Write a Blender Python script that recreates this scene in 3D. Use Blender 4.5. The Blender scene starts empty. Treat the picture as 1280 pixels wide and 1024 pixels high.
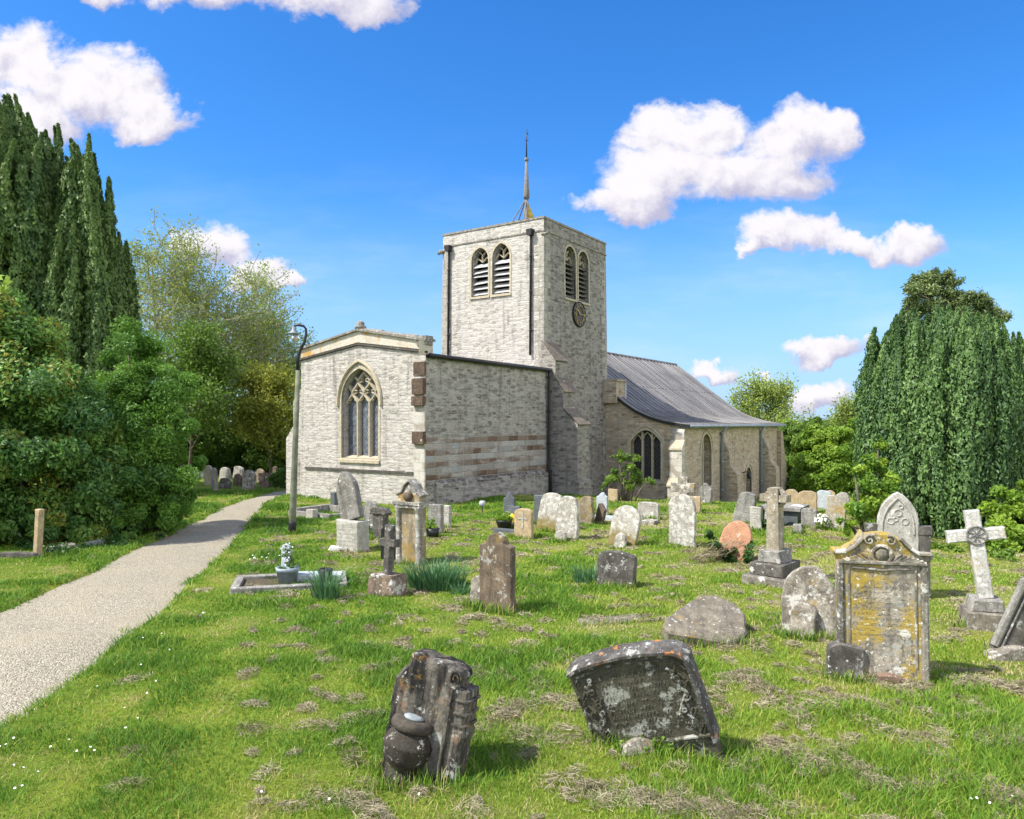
import bpy, bmesh, math, random
import numpy as np
from mathutils import Vector, Matrix, noise as mnoise
from mathutils.geometry import tessellate_polygon

R = math.radians
rng = np.random.default_rng(7)
random.seed(7)
SC = bpy.context.scene
COL = SC.collection

# ------------------------------------------------------------------ camera
FPX, CZ, HOR = 930.0, 2.5, 528.0            # focal length in photo pixels, eye height, horizon row
cam_d = bpy.data.cameras.new('camera')
cam = bpy.data.objects.new('camera', cam_d)
COL.objects.link(cam)
cam.location = (0, 0, CZ)
cam.rotation_euler = (R(90), 0, 0)
cam_d.sensor_width = 36.0
cam_d.sensor_fit = 'HORIZONTAL'
cam_d.lens = 36.0 * FPX / 1280.0
cam_d.shift_y = (HOR - 512.0) / 1280.0
cam_d.clip_start = 0.05
cam_d.clip_end = 3000
SC.camera = cam

# ------------------------------------------------------------------ light
SUN_H = Vector((-0.93, -0.37, 0)).normalized()
SUN_EL = R(52)
SUN_DIR = Vector((SUN_H.x * math.cos(SUN_EL), SUN_H.y * math.cos(SUN_EL), math.sin(SUN_EL)))
sun_d = bpy.data.lights.new('sun', 'SUN')
sun_d.energy = 3.9
sun_d.angle = R(0.6)
sun_d.color = (1.0, 0.94, 0.845)
sun = bpy.data.objects.new('sun', sun_d)
COL.objects.link(sun)
sun.rotation_euler = (-SUN_DIR).to_track_quat('-Z', 'Y').to_euler()
sun.location = (-30, -12, 60)

SC.view_settings.view_transform = 'Standard'
SC.view_settings.look = 'None'
SC.view_settings.exposure = 1.12
SC.view_settings.gamma = 1.0
SC.view_settings.use_curve_mapping = False
SC.cycles.max_bounces = 6
SC.cycles.diffuse_bounces = 3
SC.cycles.transparent_max_bounces = 6


class Nodes:
    """Small helper for writing node trees."""
    def __init__(self, tree):
        self.t = tree
        tree.nodes.clear()

    def put(self, sock, v):
        if hasattr(v, 'is_output'):
            self.t.links.new(v, sock)
        elif isinstance(v, (tuple, list)):
            if len(v) == 3 and sock.type == 'RGBA':
                v = tuple(v) + (1.0,)
            sock.default_value = v
        else:
            sock.default_value = v

    def __call__(self, typ, ins=None, **kw):
        n = self.t.nodes.new(typ)
        for k, v in kw.items():
            setattr(n, k, v)
        for k, v in (ins or {}).items():
            self.put(n.inputs[k], v)
        return n

    def math(self, op, a, b=0.0, c=None, clamp=False):
        n = self.t.nodes.new('ShaderNodeMath')
        n.operation = op
        n.use_clamp = clamp
        self.put(n.inputs[0], a)
        self.put(n.inputs[1], b)
        if c is not None:
            self.put(n.inputs[2], c)
        return n.outputs[0]

    def vmath(self, op, a, b=(0, 0, 0), c=None):
        n = self.t.nodes.new('ShaderNodeVectorMath')
        n.operation = op
        self.put(n.inputs[0], a)
        self.put(n.inputs[1], b)
        if c is not None:
            self.put(n.inputs[2], c)
        return n.outputs['Value'] if op in ('DOT_PRODUCT', 'LENGTH', 'DISTANCE') else n.outputs['Vector']

    def mix(self, f, a, b, blend='MIX'):
        n = self.t.nodes.new('ShaderNodeMix')
        n.data_type = 'RGBA'
        n.blend_type = blend
        self.put(n.inputs[0], f)
        self.put(n.inputs[6], a)
        self.put(n.inputs[7], b)
        return n.outputs[2]

    def step(self, v, a, b):
        """smooth 0..1 between a and b"""
        n = self.t.nodes.new('ShaderNodeMapRange')
        n.interpolation_type = 'SMOOTHSTEP'
        self.put(n.inputs[0], v)
        n.inputs[1].default_value = a
        n.inputs[2].default_value = b
        n.inputs[3].default_value = 0.0
        n.inputs[4].default_value = 1.0
        return n.outputs[0]

    def noise(self, vec, scale, detail=4.0, rough=0.55, dist=0.0, out='Fac'):
        n = self('ShaderNodeTexNoise', {'Vector': vec, 'Scale': scale, 'Detail': detail, 'Roughness': rough, 'Distortion': dist})
        return n.outputs[out]

    def ramp(self, f, stops, interp='LINEAR'):
        n = self.t.nodes.new('ShaderNodeValToRGB')
        n.color_ramp.interpolation = interp
        el = n.color_ramp.elements
        while len(el) < len(stops):
            el.new(0.5)
        for e, (p, c) in zip(el, stops):
            e.position = p
            e.color = tuple(c) + (1.0,) if len(c) == 3 else c
        self.put(n.inputs[0], f)
        return n.outputs[0]


# ------------------------------------------------------------------ sky with its clouds, plus added fill clouds
W = bpy.data.worlds.new('World')
SC.world = W
W.use_nodes = True
N = Nodes(W.node_tree)
sky = N('ShaderNodeTexSky', sky_type='NISHITA')
sky.sun_disc = False
sky.sun_elevation = SUN_EL
sky.sun_rotation = math.atan2(SUN_H.x, SUN_H.y)
sky.altitude = 100
sky.air_density = 1.0
sky.dust_density = 0.6
sky.ozone_density = 2.0
hs = N('ShaderNodeHueSaturation', {'Saturation': 1.32, 'Value': 1.0, 'Hue': 0.497, 'Color': sky.outputs[0]})
tc = N('ShaderNodeTexCoord')
D = tc.outputs['Generated']
sp = N('ShaderNodeSeparateXYZ', {0: D})
yy = N.math('MAXIMUM', sp.outputs[1], 0.02)
U = N.math('DIVIDE', sp.outputs[0], yy)
V = N.math('DIVIDE', sp.outputs[2], yy)
P = N('ShaderNodeCombineXYZ', {0: U, 1: V, 2: 0.0}).outputs[0]
# billowy edges: warp the position by noise on the sky direction
wn = N.noise(P, 9.0, 7.0, 0.6, 0.3, out='Color')
wv = N.vmath('SUBTRACT', wn, (0.5, 0.5, 0.5))
wn2 = N.noise(P, 42.0, 5.0, 0.6, 0.0, out='Color')
wv2 = N.vmath('SUBTRACT', wn2, (0.5, 0.5, 0.5))
P2 = N.vmath('MULTIPLY_ADD', wv, (0.125, 0.10, 0.0), P)
P2 = N.vmath('MULTIPLY_ADD', wv2, (0.03, 0.024, 0.0), P2)
BLOBS = [(860, 165, 98, 52), (985, 178, 96, 62), (825, 218, 96, 58), (930, 222, 125, 58), (785, 250, 84, 34), (1030, 170, 52, 42),
         (985, 300, 66, 40), (1060, 306, 84, 26), (1130, 302, 58, 34), (945, 316, 34, 16),
         (1035, 445, 62, 24), (888, 463, 44, 16), (1025, 499, 52, 26), (960, 470, 20, 8),
         (20, 85, 90, 60), (120, 112, 105, 66), (190, 145, 68, 42), (40, 150, 90, 50),
         (330, -14, 210, 60), (435, 4, 90, 42), (110, -4, 66, 26), (250, -8, 90, 36),
         (272, 308, 56, 38), (325, 338, 54, 30), (368, 356, 40, 19)]
dens = None
SW = SB = None
for (cx, cy, rx, ry) in BLOBS:
    ux, uy, ax, ay = (cx - 640) / FPX, (HOR - cy) / FPX, rx / FPX, ry / FPX
    q = N.vmath('MULTIPLY_ADD', P2, (1 / ax, 1 / ay, 0), (-ux / ax, -uy / ay, 0))
    qm = N.math('MINIMUM', N.vmath('DOT_PRODUCT', q, (0, 1, 0)), 0.0)
    r2 = N.math('ADD', N.vmath('DOT_PRODUCT', q, q), N.math('MULTIPLY', N.math('MULTIPLY', qm, qm), 0.9))
    w = N.math('SUBTRACT', 1.0, r2, clamp=True)
    b = N.math('MULTIPLY', N.vmath('DOT_PRODUCT', q, (-0.35, 0.94, 0)), w)
    dens = w if dens is None else N.math('MAXIMUM', dens, w)
    SW = w if SW is None else N.math('ADD', SW, w)
    SB = b if SB is None else N.math('ADD', SB, b)
hgt = N.math('DIVIDE', SB, N.math('ADD', SW, 0.02))
fb = N.noise(N.vmath('MULTIPLY', P, (1.0, 1.35, 1.0)), 13.0, 11.0, 0.64, 0.25)
has = N.step(dens, 0.0, 0.22)
e_ = N.math('ADD', dens, N.math('MULTIPLY', N.math('SUBTRACT', fb, 0.5), 1.7))
alpha = N.math('MULTIPLY', N.step(e_, 0.05, 0.72), has)
front = N.step(sp.outputs[1], 0.05, 0.15)
alpha = N.math('MULTIPLY', alpha, front)
bill = N.noise(N.vmath('MULTIPLY_ADD', wv, (0.03, 0.03, 0), P), 22.0, 6.0, 0.6)
bill2 = N.noise(N.vmath('ADD', N.vmath('MULTIPLY_ADD', wv, (0.03, 0.03, 0), P), (0.010, -0.016, 0)), 22.0, 6.0, 0.6)
relief = N.math('MULTIPLY', N.math('SUBTRACT', bill, bill2), 1.6)
sh = N.math('ADD', N.math('MULTIPLY', hgt, 0.85), N.math('MULTIPLY', relief, 0.8))
sh = N.math('ADD', sh, N.math('MULTIPLY', N.math('SUBTRACT', e_, 0.75), 0.35))
lit = N.step(sh, -0.62, 0.30)
ccol = N.mix(lit, (1.70, 1.68, 2.25), (3.1, 3.0, 3.12))
# thin high veil low in the sky
veil = N.noise(N.vmath('MULTIPLY', P, (1.2, 4.0, 1.0)), 3.0, 6.0, 0.6)
veil = N.math('MULTIPLY', N.step(veil, 0.40, 0.8), N.math('MULTIPLY', N.step(V, 0.42, 0.05), 0.45))
veil = N.math('MULTIPLY', veil, front)
base_sky = N.mix(1.0, hs.outputs[0], (0.36, 0.55, 0.74), 'MULTIPLY')
low = N.step(V, 0.34, 0.0)
base_sky = N.mix(N.math('MULTIPLY', low, 0.8), base_sky, (1.40, 2.12, 3.2))
c0 = N.mix(veil, base_sky, (2.6, 3.0, 3.5))
c1 = N.mix(alpha, c0, ccol)
# unseen bright clouds added out of view as fill for the shaded walls
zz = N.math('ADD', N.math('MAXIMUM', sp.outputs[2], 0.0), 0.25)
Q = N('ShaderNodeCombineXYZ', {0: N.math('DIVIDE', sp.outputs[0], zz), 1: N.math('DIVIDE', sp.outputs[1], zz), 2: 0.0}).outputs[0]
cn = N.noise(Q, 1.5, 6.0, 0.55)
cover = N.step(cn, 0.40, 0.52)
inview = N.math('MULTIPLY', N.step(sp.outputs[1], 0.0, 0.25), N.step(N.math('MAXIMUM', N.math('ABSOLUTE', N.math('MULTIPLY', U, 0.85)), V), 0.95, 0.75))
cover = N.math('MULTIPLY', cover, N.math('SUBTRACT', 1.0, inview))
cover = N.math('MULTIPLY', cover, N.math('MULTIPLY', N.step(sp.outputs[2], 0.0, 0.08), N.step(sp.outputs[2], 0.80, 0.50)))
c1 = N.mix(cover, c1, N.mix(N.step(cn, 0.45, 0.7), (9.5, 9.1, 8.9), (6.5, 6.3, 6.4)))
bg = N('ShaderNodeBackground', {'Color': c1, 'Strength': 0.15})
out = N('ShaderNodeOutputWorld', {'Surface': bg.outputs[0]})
# ------------------------------------------------------------------ helpers
def tag(o, label=None, cat=None, group=None, kind=None):
    if label: o['label'] = label
    if cat: o['category'] = cat
    if group: o['group'] = group
    if kind: o['kind'] = kind
    return o


def thing(name, label, cat, loc=(0, 0, 0), rot=(0, 0, 0), group=None):
    o = bpy.data.objects.new(name, None)
    COL.objects.link(o)
    o.location = loc
    o.rotation_euler = rot
    o.empty_display_size = 0.2
    return tag(o, label, cat, group)


def mesh_np(name, V, F, mats=None, parent=None, smooth=False, tone=None, midx=None):
    """fast mesh from arrays; F is (n,3) or (n,4)"""
    me = bpy.data.meshes.new(name)
    V = np.asarray(V, np.float32)
    F = np.asarray(F, np.int32)
    k = F.shape[1]
    me.vertices.add(len(V))
    me.vertices.foreach_set('co', V.ravel())
    me.loops.add(F.size)
    me.loops.foreach_set('vertex_index', F.ravel())
    me.polygons.add(len(F))
    me.polygons.foreach_set('loop_start', np.arange(0, F.size, k, dtype=np.int32))
    me.polygons.foreach_set('loop_total', np.full(len(F), k, np.int32))
    if smooth:
        me.polygons.foreach_set('use_smooth', np.ones(len(F), bool))
    if midx is not None:
        me.polygons.foreach_set('material_index', np.asarray(midx, np.int32))
    if tone is not None:
        a = me.attributes.new('tone', 'FLOAT', 'POINT')
        a.data.foreach_set('value', np.asarray(tone, np.float32))
    me.update(calc_edges=True)
    for m in (mats if isinstance(mats, (list, tuple)) else [mats]):
        if m: me.materials.append(m)
    o = bpy.data.objects.new(name, me)
    COL.objects.link(o)
    if parent: o.parent = parent
    return o


class MB:
    """collects faces and links them as ONE mesh object with UVs in metres"""
    def __init__(self):
        self.v, self.f, self.m, self.s = [], [], [], []
        self.mi = 0
        self.sm = False
        self.M = None

    def face(self, pts):
        i0 = len(self.v)
        for p in pts:
            p = Vector(p)
            self.v.append(self.M @ p if self.M else p)
        self.f.append(list(range(i0, i0 + len(pts))))
        self.m.append(self.mi)
        self.s.append(self.sm)

    def grid(self, rows, closed=False, cap=False):
        """rows of points, shared vertices"""
        i0 = len(self.v)
        n = len(rows[0])
        for r in rows:
            for p in r:
                p = Vector(p)
                self.v.append(self.M @ p if self.M else p)
        def add(f):
            self.f.append(f); self.m.append(self.mi); self.s.append(self.sm)
        for a in range(len(rows) - 1):
            for b in range(n if closed else n - 1):
                c = (b + 1) % n
                add([i0 + a * n + b, i0 + a * n + c, i0 + (a + 1) * n + c, i0 + (a + 1) * n + b])
        if cap and closed:
            add([i0 + b for b in range(n)][::-1])
            add([i0 + (len(rows) - 1) * n + b for b in range(n)])

    def box(self, x0, x1, y0, y1, z0, z1):
        p = lambda x, y, z: (x, y, z)
        self.face([p(x0, y0, z0), p(x1, y0, z0), p(x1, y0, z1), p(x0, y0, z1)])
        self.face([p(x1, y1, z0), p(x0, y1, z0), p(x0, y1, z1), p(x1, y1, z1)])
        self.face([p(x0, y1, z0), p(x0, y0, z0), p(x0, y0, z1), p(x0, y1, z1)])
        self.face([p(x1, y0, z0), p(x1, y1, z0), p(x1, y1, z1), p(x1, y0, z1)])
        self.face([p(x0, y0, z1), p(x1, y0, z1), p(x1, y1, z1), p(x0, y1, z1)])
        self.face([p(x0, y1, z0), p(x1, y1, z0), p(x1, y0, z0), p(x0, y0, z0)])

    def prism(self, poly, a0, a1, f):
        """2-D polygon (ccw seen from +axis) swept from a0 to a1; f(u,v,a)->3-D"""
        n = len(poly)
        for i in range(n):
            (u0, v0), (u1, v1) = poly[i], poly[(i + 1) % n]
            self.face([f(u0, v0, a0), f(u1, v1, a0), f(u1, v1, a1), f(u0, v0, a1)])
        self.face([f(u, v, a1) for u, v in poly])
        self.face([f(u, v, a0) for u, v in reversed(poly)])

    def tube(self, pts, r, seg=8, cap=True):
        pts = [Vector(p) for p in pts]
        rows = []
        up = Vector((0, 0, 1))
        for i, p in enumerate(pts):
            t = (pts[min(i + 1, len(pts) - 1)] - pts[max(i - 1, 0)]).normalized()
            a = t.cross(up if abs(t.z) < 0.9 else Vector((0, 1, 0))).normalized()
            b = t.cross(a).normalized()
            rr = r[i] if isinstance(r, (list, tuple)) else r
            rows.append([p + a * (rr * math.cos(2 * math.pi * k / seg)) + b * (rr * math.sin(2 * math.pi * k / seg)) for k in range(seg)])
        s = self.sm
        self.sm = True
        self.grid(rows, True, cap)
        self.sm = s

    def bar(self, pts, wid, dep, f):
        """rectangular bar along a 2-D polyline; f(u,v,d)->3-D, d=0 front, d=dep back"""
        n = len(pts)
        rows = []
        for i in range(n):
            p = Vector(pts[i]); a = Vector(pts[max(i - 1, 0)]); b = Vector(pts[min(i + 1, n - 1)])
            t = (b - a).normalized(); q = Vector((-t.y, t.x)) * wid * 0.5
            e = q * 0.45
            rows.append([f(p.x - q.x, p.y - q.y, dep), f(p.x - q.x, p.y - q.y, dep * .4), f(p.x - e.x, p.y - e.y, 0), f(p.x + e.x, p.y + e.y, 0),
                         f(p.x + q.x, p.y + q.y, dep * .4), f(p.x + q.x, p.y + q.y, dep)])
        self.grid(rows, True, True)

    def lathe(self, prof, c=(0, 0, 0), seg=20):
        rows = []
        for r, z in prof:
            rows.append([(c[0] + r * math.cos(2 * math.pi * k / seg), c[1] + r * math.sin(2 * math.pi * k / seg), c[2] + z) for k in range(seg)])
        s = self.sm
        self.sm = True
        self.grid(rows, True, True)
        self.sm = s

    def wall(self, outer, holes, f, depth):
        """flat wall with openings: f(u,v,d)->3-D; the openings get reveals of the given depth"""
        polys = [outer] + holes
        tris = tessellate_polygon([[Vector((u, v, 0)) for u, v in p] for p in polys])
        flat = [q for p in polys for q in p]
        for t in tris:
            a, b, c = (flat[i] for i in t)
            ar = (b[0] - a[0]) * (c[1] - a[1]) - (b[1] - a[1]) * (c[0] - a[0])
            if abs(ar) < 1e-9: continue
            q = (a, b, c) if ar > 0 else (a, c, b)
            self.face([f(u, v, 0) for u, v in q])
        for h in holes:
            n = len(h)
            for i in range(n):
                (u0, v0), (u1, v1) = h[i], h[(i + 1) % n]
                self.face([f(u0, v0, 0), f(u0, v0, depth), f(u1, v1, depth), f(u1, v1, 0)])

    def build(self, name, mats, parent=None, kindless=True, weld=False, bevel=0.0):
        me = bpy.data.meshes.new(name)
        me.from_pydata([tuple(v) for v in self.v], [], self.f)
        mats = mats if isinstance(mats, (list, tuple)) else [mats]
        for m in mats: me.materials.append(m)
        me.polygons.foreach_set('material_index', self.m)
        me.polygons.foreach_set('use_smooth', self.s)
        uv = me.uv_layers.new(name='UVMap')
        co = np.zeros(len(uv.data) * 2, np.float32)
        for p in me.polygons:
            nx, ny, nz = p.normal
            for li in p.loop_indices:
                x, y, z = me.vertices[me.loops[li].vertex_index].co
                if abs(nz) > 0.9: a, b = x, y
                elif abs(nx) > abs(ny): a, b = y, z
                else: a, b = x, z
                co[2 * li], co[2 * li + 1] = a, b
        uv.data.foreach_set('uv', co)
        o = bpy.data.objects.new(name, me)
        COL.objects.link(o)
        if parent: o.parent = parent
        return o


def arch(u0, u1, z0, zs, za, n=9):
    """opening outline with a pointed head, counter-clockwise from the lower left"""
    c, w, h = (u0 + u1) / 2, (u1 - u0) / 2, za - zs
    pts = [(u0, z0), (u1, z0)]
    if h >= w * 0.98:
        rad = (w * w + h * h) / (2 * w)
        cx = u1 - rad
        a1 = math.atan2(h, c - cx)
        right = [(cx + rad * math.cos(a1 * i / n), zs + rad * math.sin(a1 * i / n)) for i in range(n + 1)]
    else:  # depressed pointed arch
        right = []
        for i in range(n + 1):
            t = i / n
            right.append((u1 - w * t, zs + h * (1 - (1 - t) ** 2) * 0.5 + h * 0.5 * math.sin(t * math.pi / 2)))
    pts += right
    pts += [(2 * c - x, z) for x, z in right[-2::-1]]
    return pts


# ---- lie of the land: thin-plate interpolation of measured heights
CTRL = np.array([(-6, 3, .04), (0, 3, 0), (6, 3, 0), (0, 9, 0), (-5, 12, -.05), (6, 9, 0), (10, 13, -.1), (-10, 20, -.12), (-2.8, 24, -.27),
                 (-7.8, 27.3, -.24), (-13, 35, -.3), (-22, 30, -.2), (1.4, 30, -.36), (7.6, 32.8, -1.02), (4.5, 34.8, -1.1), (10.3, 37, -1.55),
                 (13, 41.3, -1.65), (17.5, 48, -2.05), (26, 40, -1.9), (30, 62, -2.6), (8.4, 21.6, -.15), (3.6, 16, -.05), (12.5, 28, -.75),
                 (0, 90, -2.2), (-60, 90, -.5), (60, 90, -3), (0, -20, .3), (-40, 10, 0), (40, 10, -.3), (14, 20, -.15), (-25, 55, -.4), (-1, 17, -.1)], float)


def _tps(d2):
    return np.where(d2 > 1e-12, d2 * np.log(np.maximum(d2, 1e-12)), 0.0)


_n = len(CTRL)
_K = _tps(((CTRL[:, None, :2] - CTRL[None, :, :2]) ** 2).sum(-1)) + np.eye(_n) * 20.0
_Pm = np.c_[np.ones(_n), CTRL[:, :2]]
_A = np.block([[_K, _Pm], [_Pm.T, np.zeros((3, 3))]])
_sol = np.linalg.solve(_A, np.r_[CTRL[:, 2], 0, 0, 0])


def vnoise(x, y, s, seed=0):
    """smooth value noise on arrays, -1..1"""
    x = np.asarray(x, float) / s + seed * 17.31; y = np.asarray(y, float) / s - seed * 9.73
    xi, yi = np.floor(x).astype(np.int64), np.floor(y).astype(np.int64)
    fx, fy = x - xi, y - yi
    fx, fy = fx * fx * (3 - 2 * fx), fy * fy * (3 - 2 * fy)
    def h(a, b):
        k = (a * 374761393 + b * 668265263 + seed * 974711) & 0xffffffff
        k = ((k ^ (k >> 13)) * 1274126177) & 0xffffffff
        return ((k ^ (k >> 16)) & 0xffff) / 32767.5 - 1
    return (h(xi, yi) * (1 - fx) + h(xi + 1, yi) * fx) * (1 - fy) + (h(xi, yi + 1) * (1 - fx) + h(xi + 1, yi + 1) * fx) * fy


def ground_base(x, y):
    x = np.atleast_1d(np.asarray(x, float)); y = np.atleast_1d(np.asarray(y, float))
    xc, yc = np.clip(x, -80, 80), np.clip(y, -25, 110)
    d2 = (xc[:, None] - CTRL[None, :, 0]) ** 2 + (yc[:, None] - CTRL[None, :, 1]) ** 2
    return _tps(d2) @ _sol[:_n] + _sol[_n] + _sol[_n + 1] * xc + _sol[_n + 2] * yc


def ground(x, y):
    x = np.atleast_1d(np.asarray(x, float)); y = np.atleast_1d(np.asarray(y, float))
    z = ground_base(x, y)
    fade = np.clip((60 - np.hypot(x, y)) / 40, 0, 1)
    z = z + fade * (0.035 * vnoise(x, y, 1.7, 1) + 0.022 * vnoise(x, y, 0.6, 2) + 0.05 * vnoise(x, y, 4.3, 3))
    return z


def gz(x, y):
    return float(ground(x, y)[0])


def at(px, py):
    """the point of the ground seen at a photo pixel"""
    u, v = (px - 640) / FPX, -(py - HOR) / FPX
    ds = np.arange(2.5, 90, 0.02)
    g = ground_base(u * ds, ds)
    hit = np.nonzero(CZ + v * ds <= g)[0]
    d = ds[hit[0]] if len(hit) else 90.0
    x, y = u * d, d
    return Vector((x, y, gz(x, y)))


def at_depth(px, py, d):
    return Vector(((px - 640) / FPX * d, d, CZ - (py - HOR) / FPX * d))
# ------------------------------------------------------------------ materials
def new_mat(name):
    m = bpy.data.materials.new(name)
    m.use_nodes = True
    return m, Nodes(m.node_tree)


def finish(N, color, rough=0.9, bump=None, bstr=0.5, bdist=0.01, spec=0.3, **kw):
    p = N('ShaderNodeBsdfPrincipled', {'Base Color': color, 'Roughness': rough, 'Specular IOR Level': spec})
    for k, v in kw.items():
        N.put(p.inputs[k.replace('_', ' ')], v)
    if bump is not None:
        b = N('ShaderNodeBump', {'Strength': bstr, 'Distance': bdist, 'Height': bump})
        N.put(p.inputs['Normal'], b.outputs[0])
    N('ShaderNodeOutputMaterial', {'Surface': p.outputs[0]})


def plain(name, col, rough=0.7, metal=0.0, var=0.25, scale=12.0, bstr=0.25):
    m, N = new_mat(name)
    tc = N('ShaderNodeTexCoord')
    n = N.noise(tc.outputs['Object'], scale, 6, 0.6)
    c = N.mix(N.step(n, 0.3, 0.7), tuple(x * (1 - var) for x in col), tuple(min(1, x * (1 + var)) for x in col))
    finish(N, c, rough, n, bstr, 0.004, Metallic=metal)
    return m


def rubble(name, palette, mortar, bw=0.25, bh=0.095, stain=0.3, courses=None, whiten=0.0, lich=0.12, rel=0.9):
    """coursed rubble walling in UV metres; palette = ramp stops picked stone by stone"""
    m, N = new_mat(name)
    tc = N('ShaderNodeTexCoord')
    uv = tc.outputs['UV']
    geo = N('ShaderNodeNewGeometry')
    w = N.vmath('SUBTRACT', N.noise(uv, 3.0, 4, 0.5, out='Color'), (0.5, 0.5, 0.5))
    w2 = N.vmath('SUBTRACT', N.noise(uv, 9.0, 3, 0.6, out='Color'), (0.5, 0.5, 0.5))
    p = N.vmath('MULTIPLY_ADD', w, (0.12, 0.055, 0), uv)
    p = N.vmath('MULTIPLY_ADD', w2, (0.07, 0.03, 0), p)
    def bricks(bw, bh, ms, offf=0.5):
        b = N('ShaderNodeTexBrick', {'Vector': p, 'Color1': (0, 0, 0, 1), 'Color2': (1, 1, 1, 1), 'Mortar': (0.5, 0.5, 0.5, 1), 'Scale': 1.0,
                                     'Mortar Size': ms, 'Mortar Smooth': 0.6, 'Bias': 0.0, 'Brick Width': bw, 'Row Height': bh})
        b.offset = offf
        b.squash = 1.35
        b.squash_frequency = 3
        return b
    b1 = bricks(bw, bh, 0.012)
    # irregular small stones between the coursed ones
    vo = N('ShaderNodeTexVoronoi', {'Vector': N.vmath('MULTIPLY', p, (1.0 / bw * .85, 1.0 / bh * .85, 1.0)), 'Scale': 1.0, 'Randomness': 0.9})
    vs = N('ShaderNodeSeparateXYZ', {0: vo.outputs['Color']})
    pick = N.mix(N.math('ADD', 0.45, N.math('MULTIPLY', N.step(N.noise(uv, 0.9, 4), 0.4, 0.6), 0.4)), b1.outputs[0], vs.outputs[0])
    col = N.ramp(pick, palette)
    fac = N.math('MAXIMUM', N.math('MULTIPLY', b1.outputs[1], 0.7), N.math('MULTIPLY', N.step(vo.outputs['Distance'], 0.42, 0.75), 0.8))
    if courses is not None:      # larger squared courses below a height: (top, palette, bw, bh)
        top, pal2, bw2, bh2 = courses
        b2 = bricks(bw2, bh2, 0.014, 0.37)
        sv = N('ShaderNodeSeparateXYZ', {0: p})
        k = N.step(sv.outputs[1], top + 0.06, top - 0.06)
        k = N.math('MULTIPLY', k, N.step(sv.outputs[1], 0.5, 0.62))
        row = N.math('FRACT', N.math('MULTIPLY', N.math('FLOOR', N.math('DIVIDE', sv.outputs[1], bh2)), 0.5))
        brown = N.math('MULTIPLY', N.step(row, 0.2, 0.3), N.step(N.noise(N.vmath('MULTIPLY', uv, (0.55, 2.4, 1.0)), 1.0, 3, 0.6), 0.40, 0.52))
        pc = N.mix(brown, N.ramp(b2.outputs[0], pal2), N.ramp(b2.outputs[0], [(0.0, (.12, .075, .05)), (.35, (.19, .125, .085)), (.6, (.24, .20, .165)), (.8, (.15, .092, .062)), (1.0, (.30, .26, .215))]))
        col = N.mix(k, col, pc)
        fac = N.math('ADD', N.math('MULTIPLY', fac, N.math('SUBTRACT', 1.0, k)), N.math('MULTIPLY', b2.outputs[1], k))
        # dark weathered ledge along the footing
        ledge = N.step(N.math('ABSOLUTE', N.math('SUBTRACT', sv.outputs[1], 0.5)), 0.22, 0.06)
        ledge = N.math('MULTIPLY', ledge, N.step(N.noise(uv, 3.0, 5), 0.3, 0.6))
        col = N.mix(N.math('MULTIPLY', ledge, 0.88), col, (0.075, 0.06, 0.05))
    fine = N.noise(uv, 26.0, 8, 0.7)
    mid = N.noise(uv, 4.5, 6, 0.65)
    big = N.noise(N.vmath('MULTIPLY', uv, (1.0, 0.55, 1.0)), 0.75, 6, 0.6)
    col = N.mix(N.step(fac, 0.1, 0.9), col, mortar)
    col = N.mix(0.9, col, N.ramp(fine, [(0.28, (0.33, 0.32, 0.31)), (0.5, (1, 1, 1)), (0.72, (1.35, 1.35, 1.35))]), 'MULTIPLY')
    pit = N.step(N.noise(N.vmath('MULTIPLY', uv, (9.0, 17.0, 1.0)), 1.0, 6, 0.75), 0.56, 0.68)
    col = N.mix(N.math('MULTIPLY', pit, 0.72), col, (0.10, 0.09, 0.075))
    if whiten > 0:                 # paler patches over the stone
        f = N.step(N.math('ADD', N.math('MULTIPLY', big, 0.6), N.math('MULTIPLY', mid, 0.5)), 0.42, 0.62)
        col = N.mix(N.math('MULTIPLY', f, whiten), col, (0.50, 0.475, 0.44))
    streak = N.noise(N.vmath('MULTIPLY', uv, (3.0, 0.35, 1.0)), 1.0, 6, 0.65)
    col = N.mix(N.math('MULTIPLY', N.step(streak, 0.50, 0.70), stain), col, (0.10, 0.092, 0.08))
    pale = N.step(N.noise(N.vmath('ADD', uv, (31.0, 7.0, 0)), 6.0, 7, 0.7), 0.58, 0.68)
    col = N.mix(N.math('MULTIPLY', pale, lich * 3), col, (0.55, 0.54, 0.48))
    och = N.step(N.noise(N.vmath('ADD', uv, (11.0, 3.0, 0)), 2.6, 7, 0.7), 0.62, 0.70)
    col = N.mix(N.math('MULTIPLY', och, lich), col, (0.36, 0.23, 0.08))
    h = N.math('ADD', N.math('MULTIPLY', N.math('SUBTRACT', 1.0, fac), 0.55), N.math('MULTIPLY', fine, 0.9))
    h = N.math('ADD', h, N.math('MULTIPLY', mid, 0.3))
    h = N.math('SUBTRACT', h, N.math('MULTIPLY', pit, 0.5))
    h = N.math('ADD', h, N.math('MULTIPLY', b1.outputs[0], 0.25))
    finish(N, col, 0.95, h, rel, 0.032, 0.15)
    return m


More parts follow.
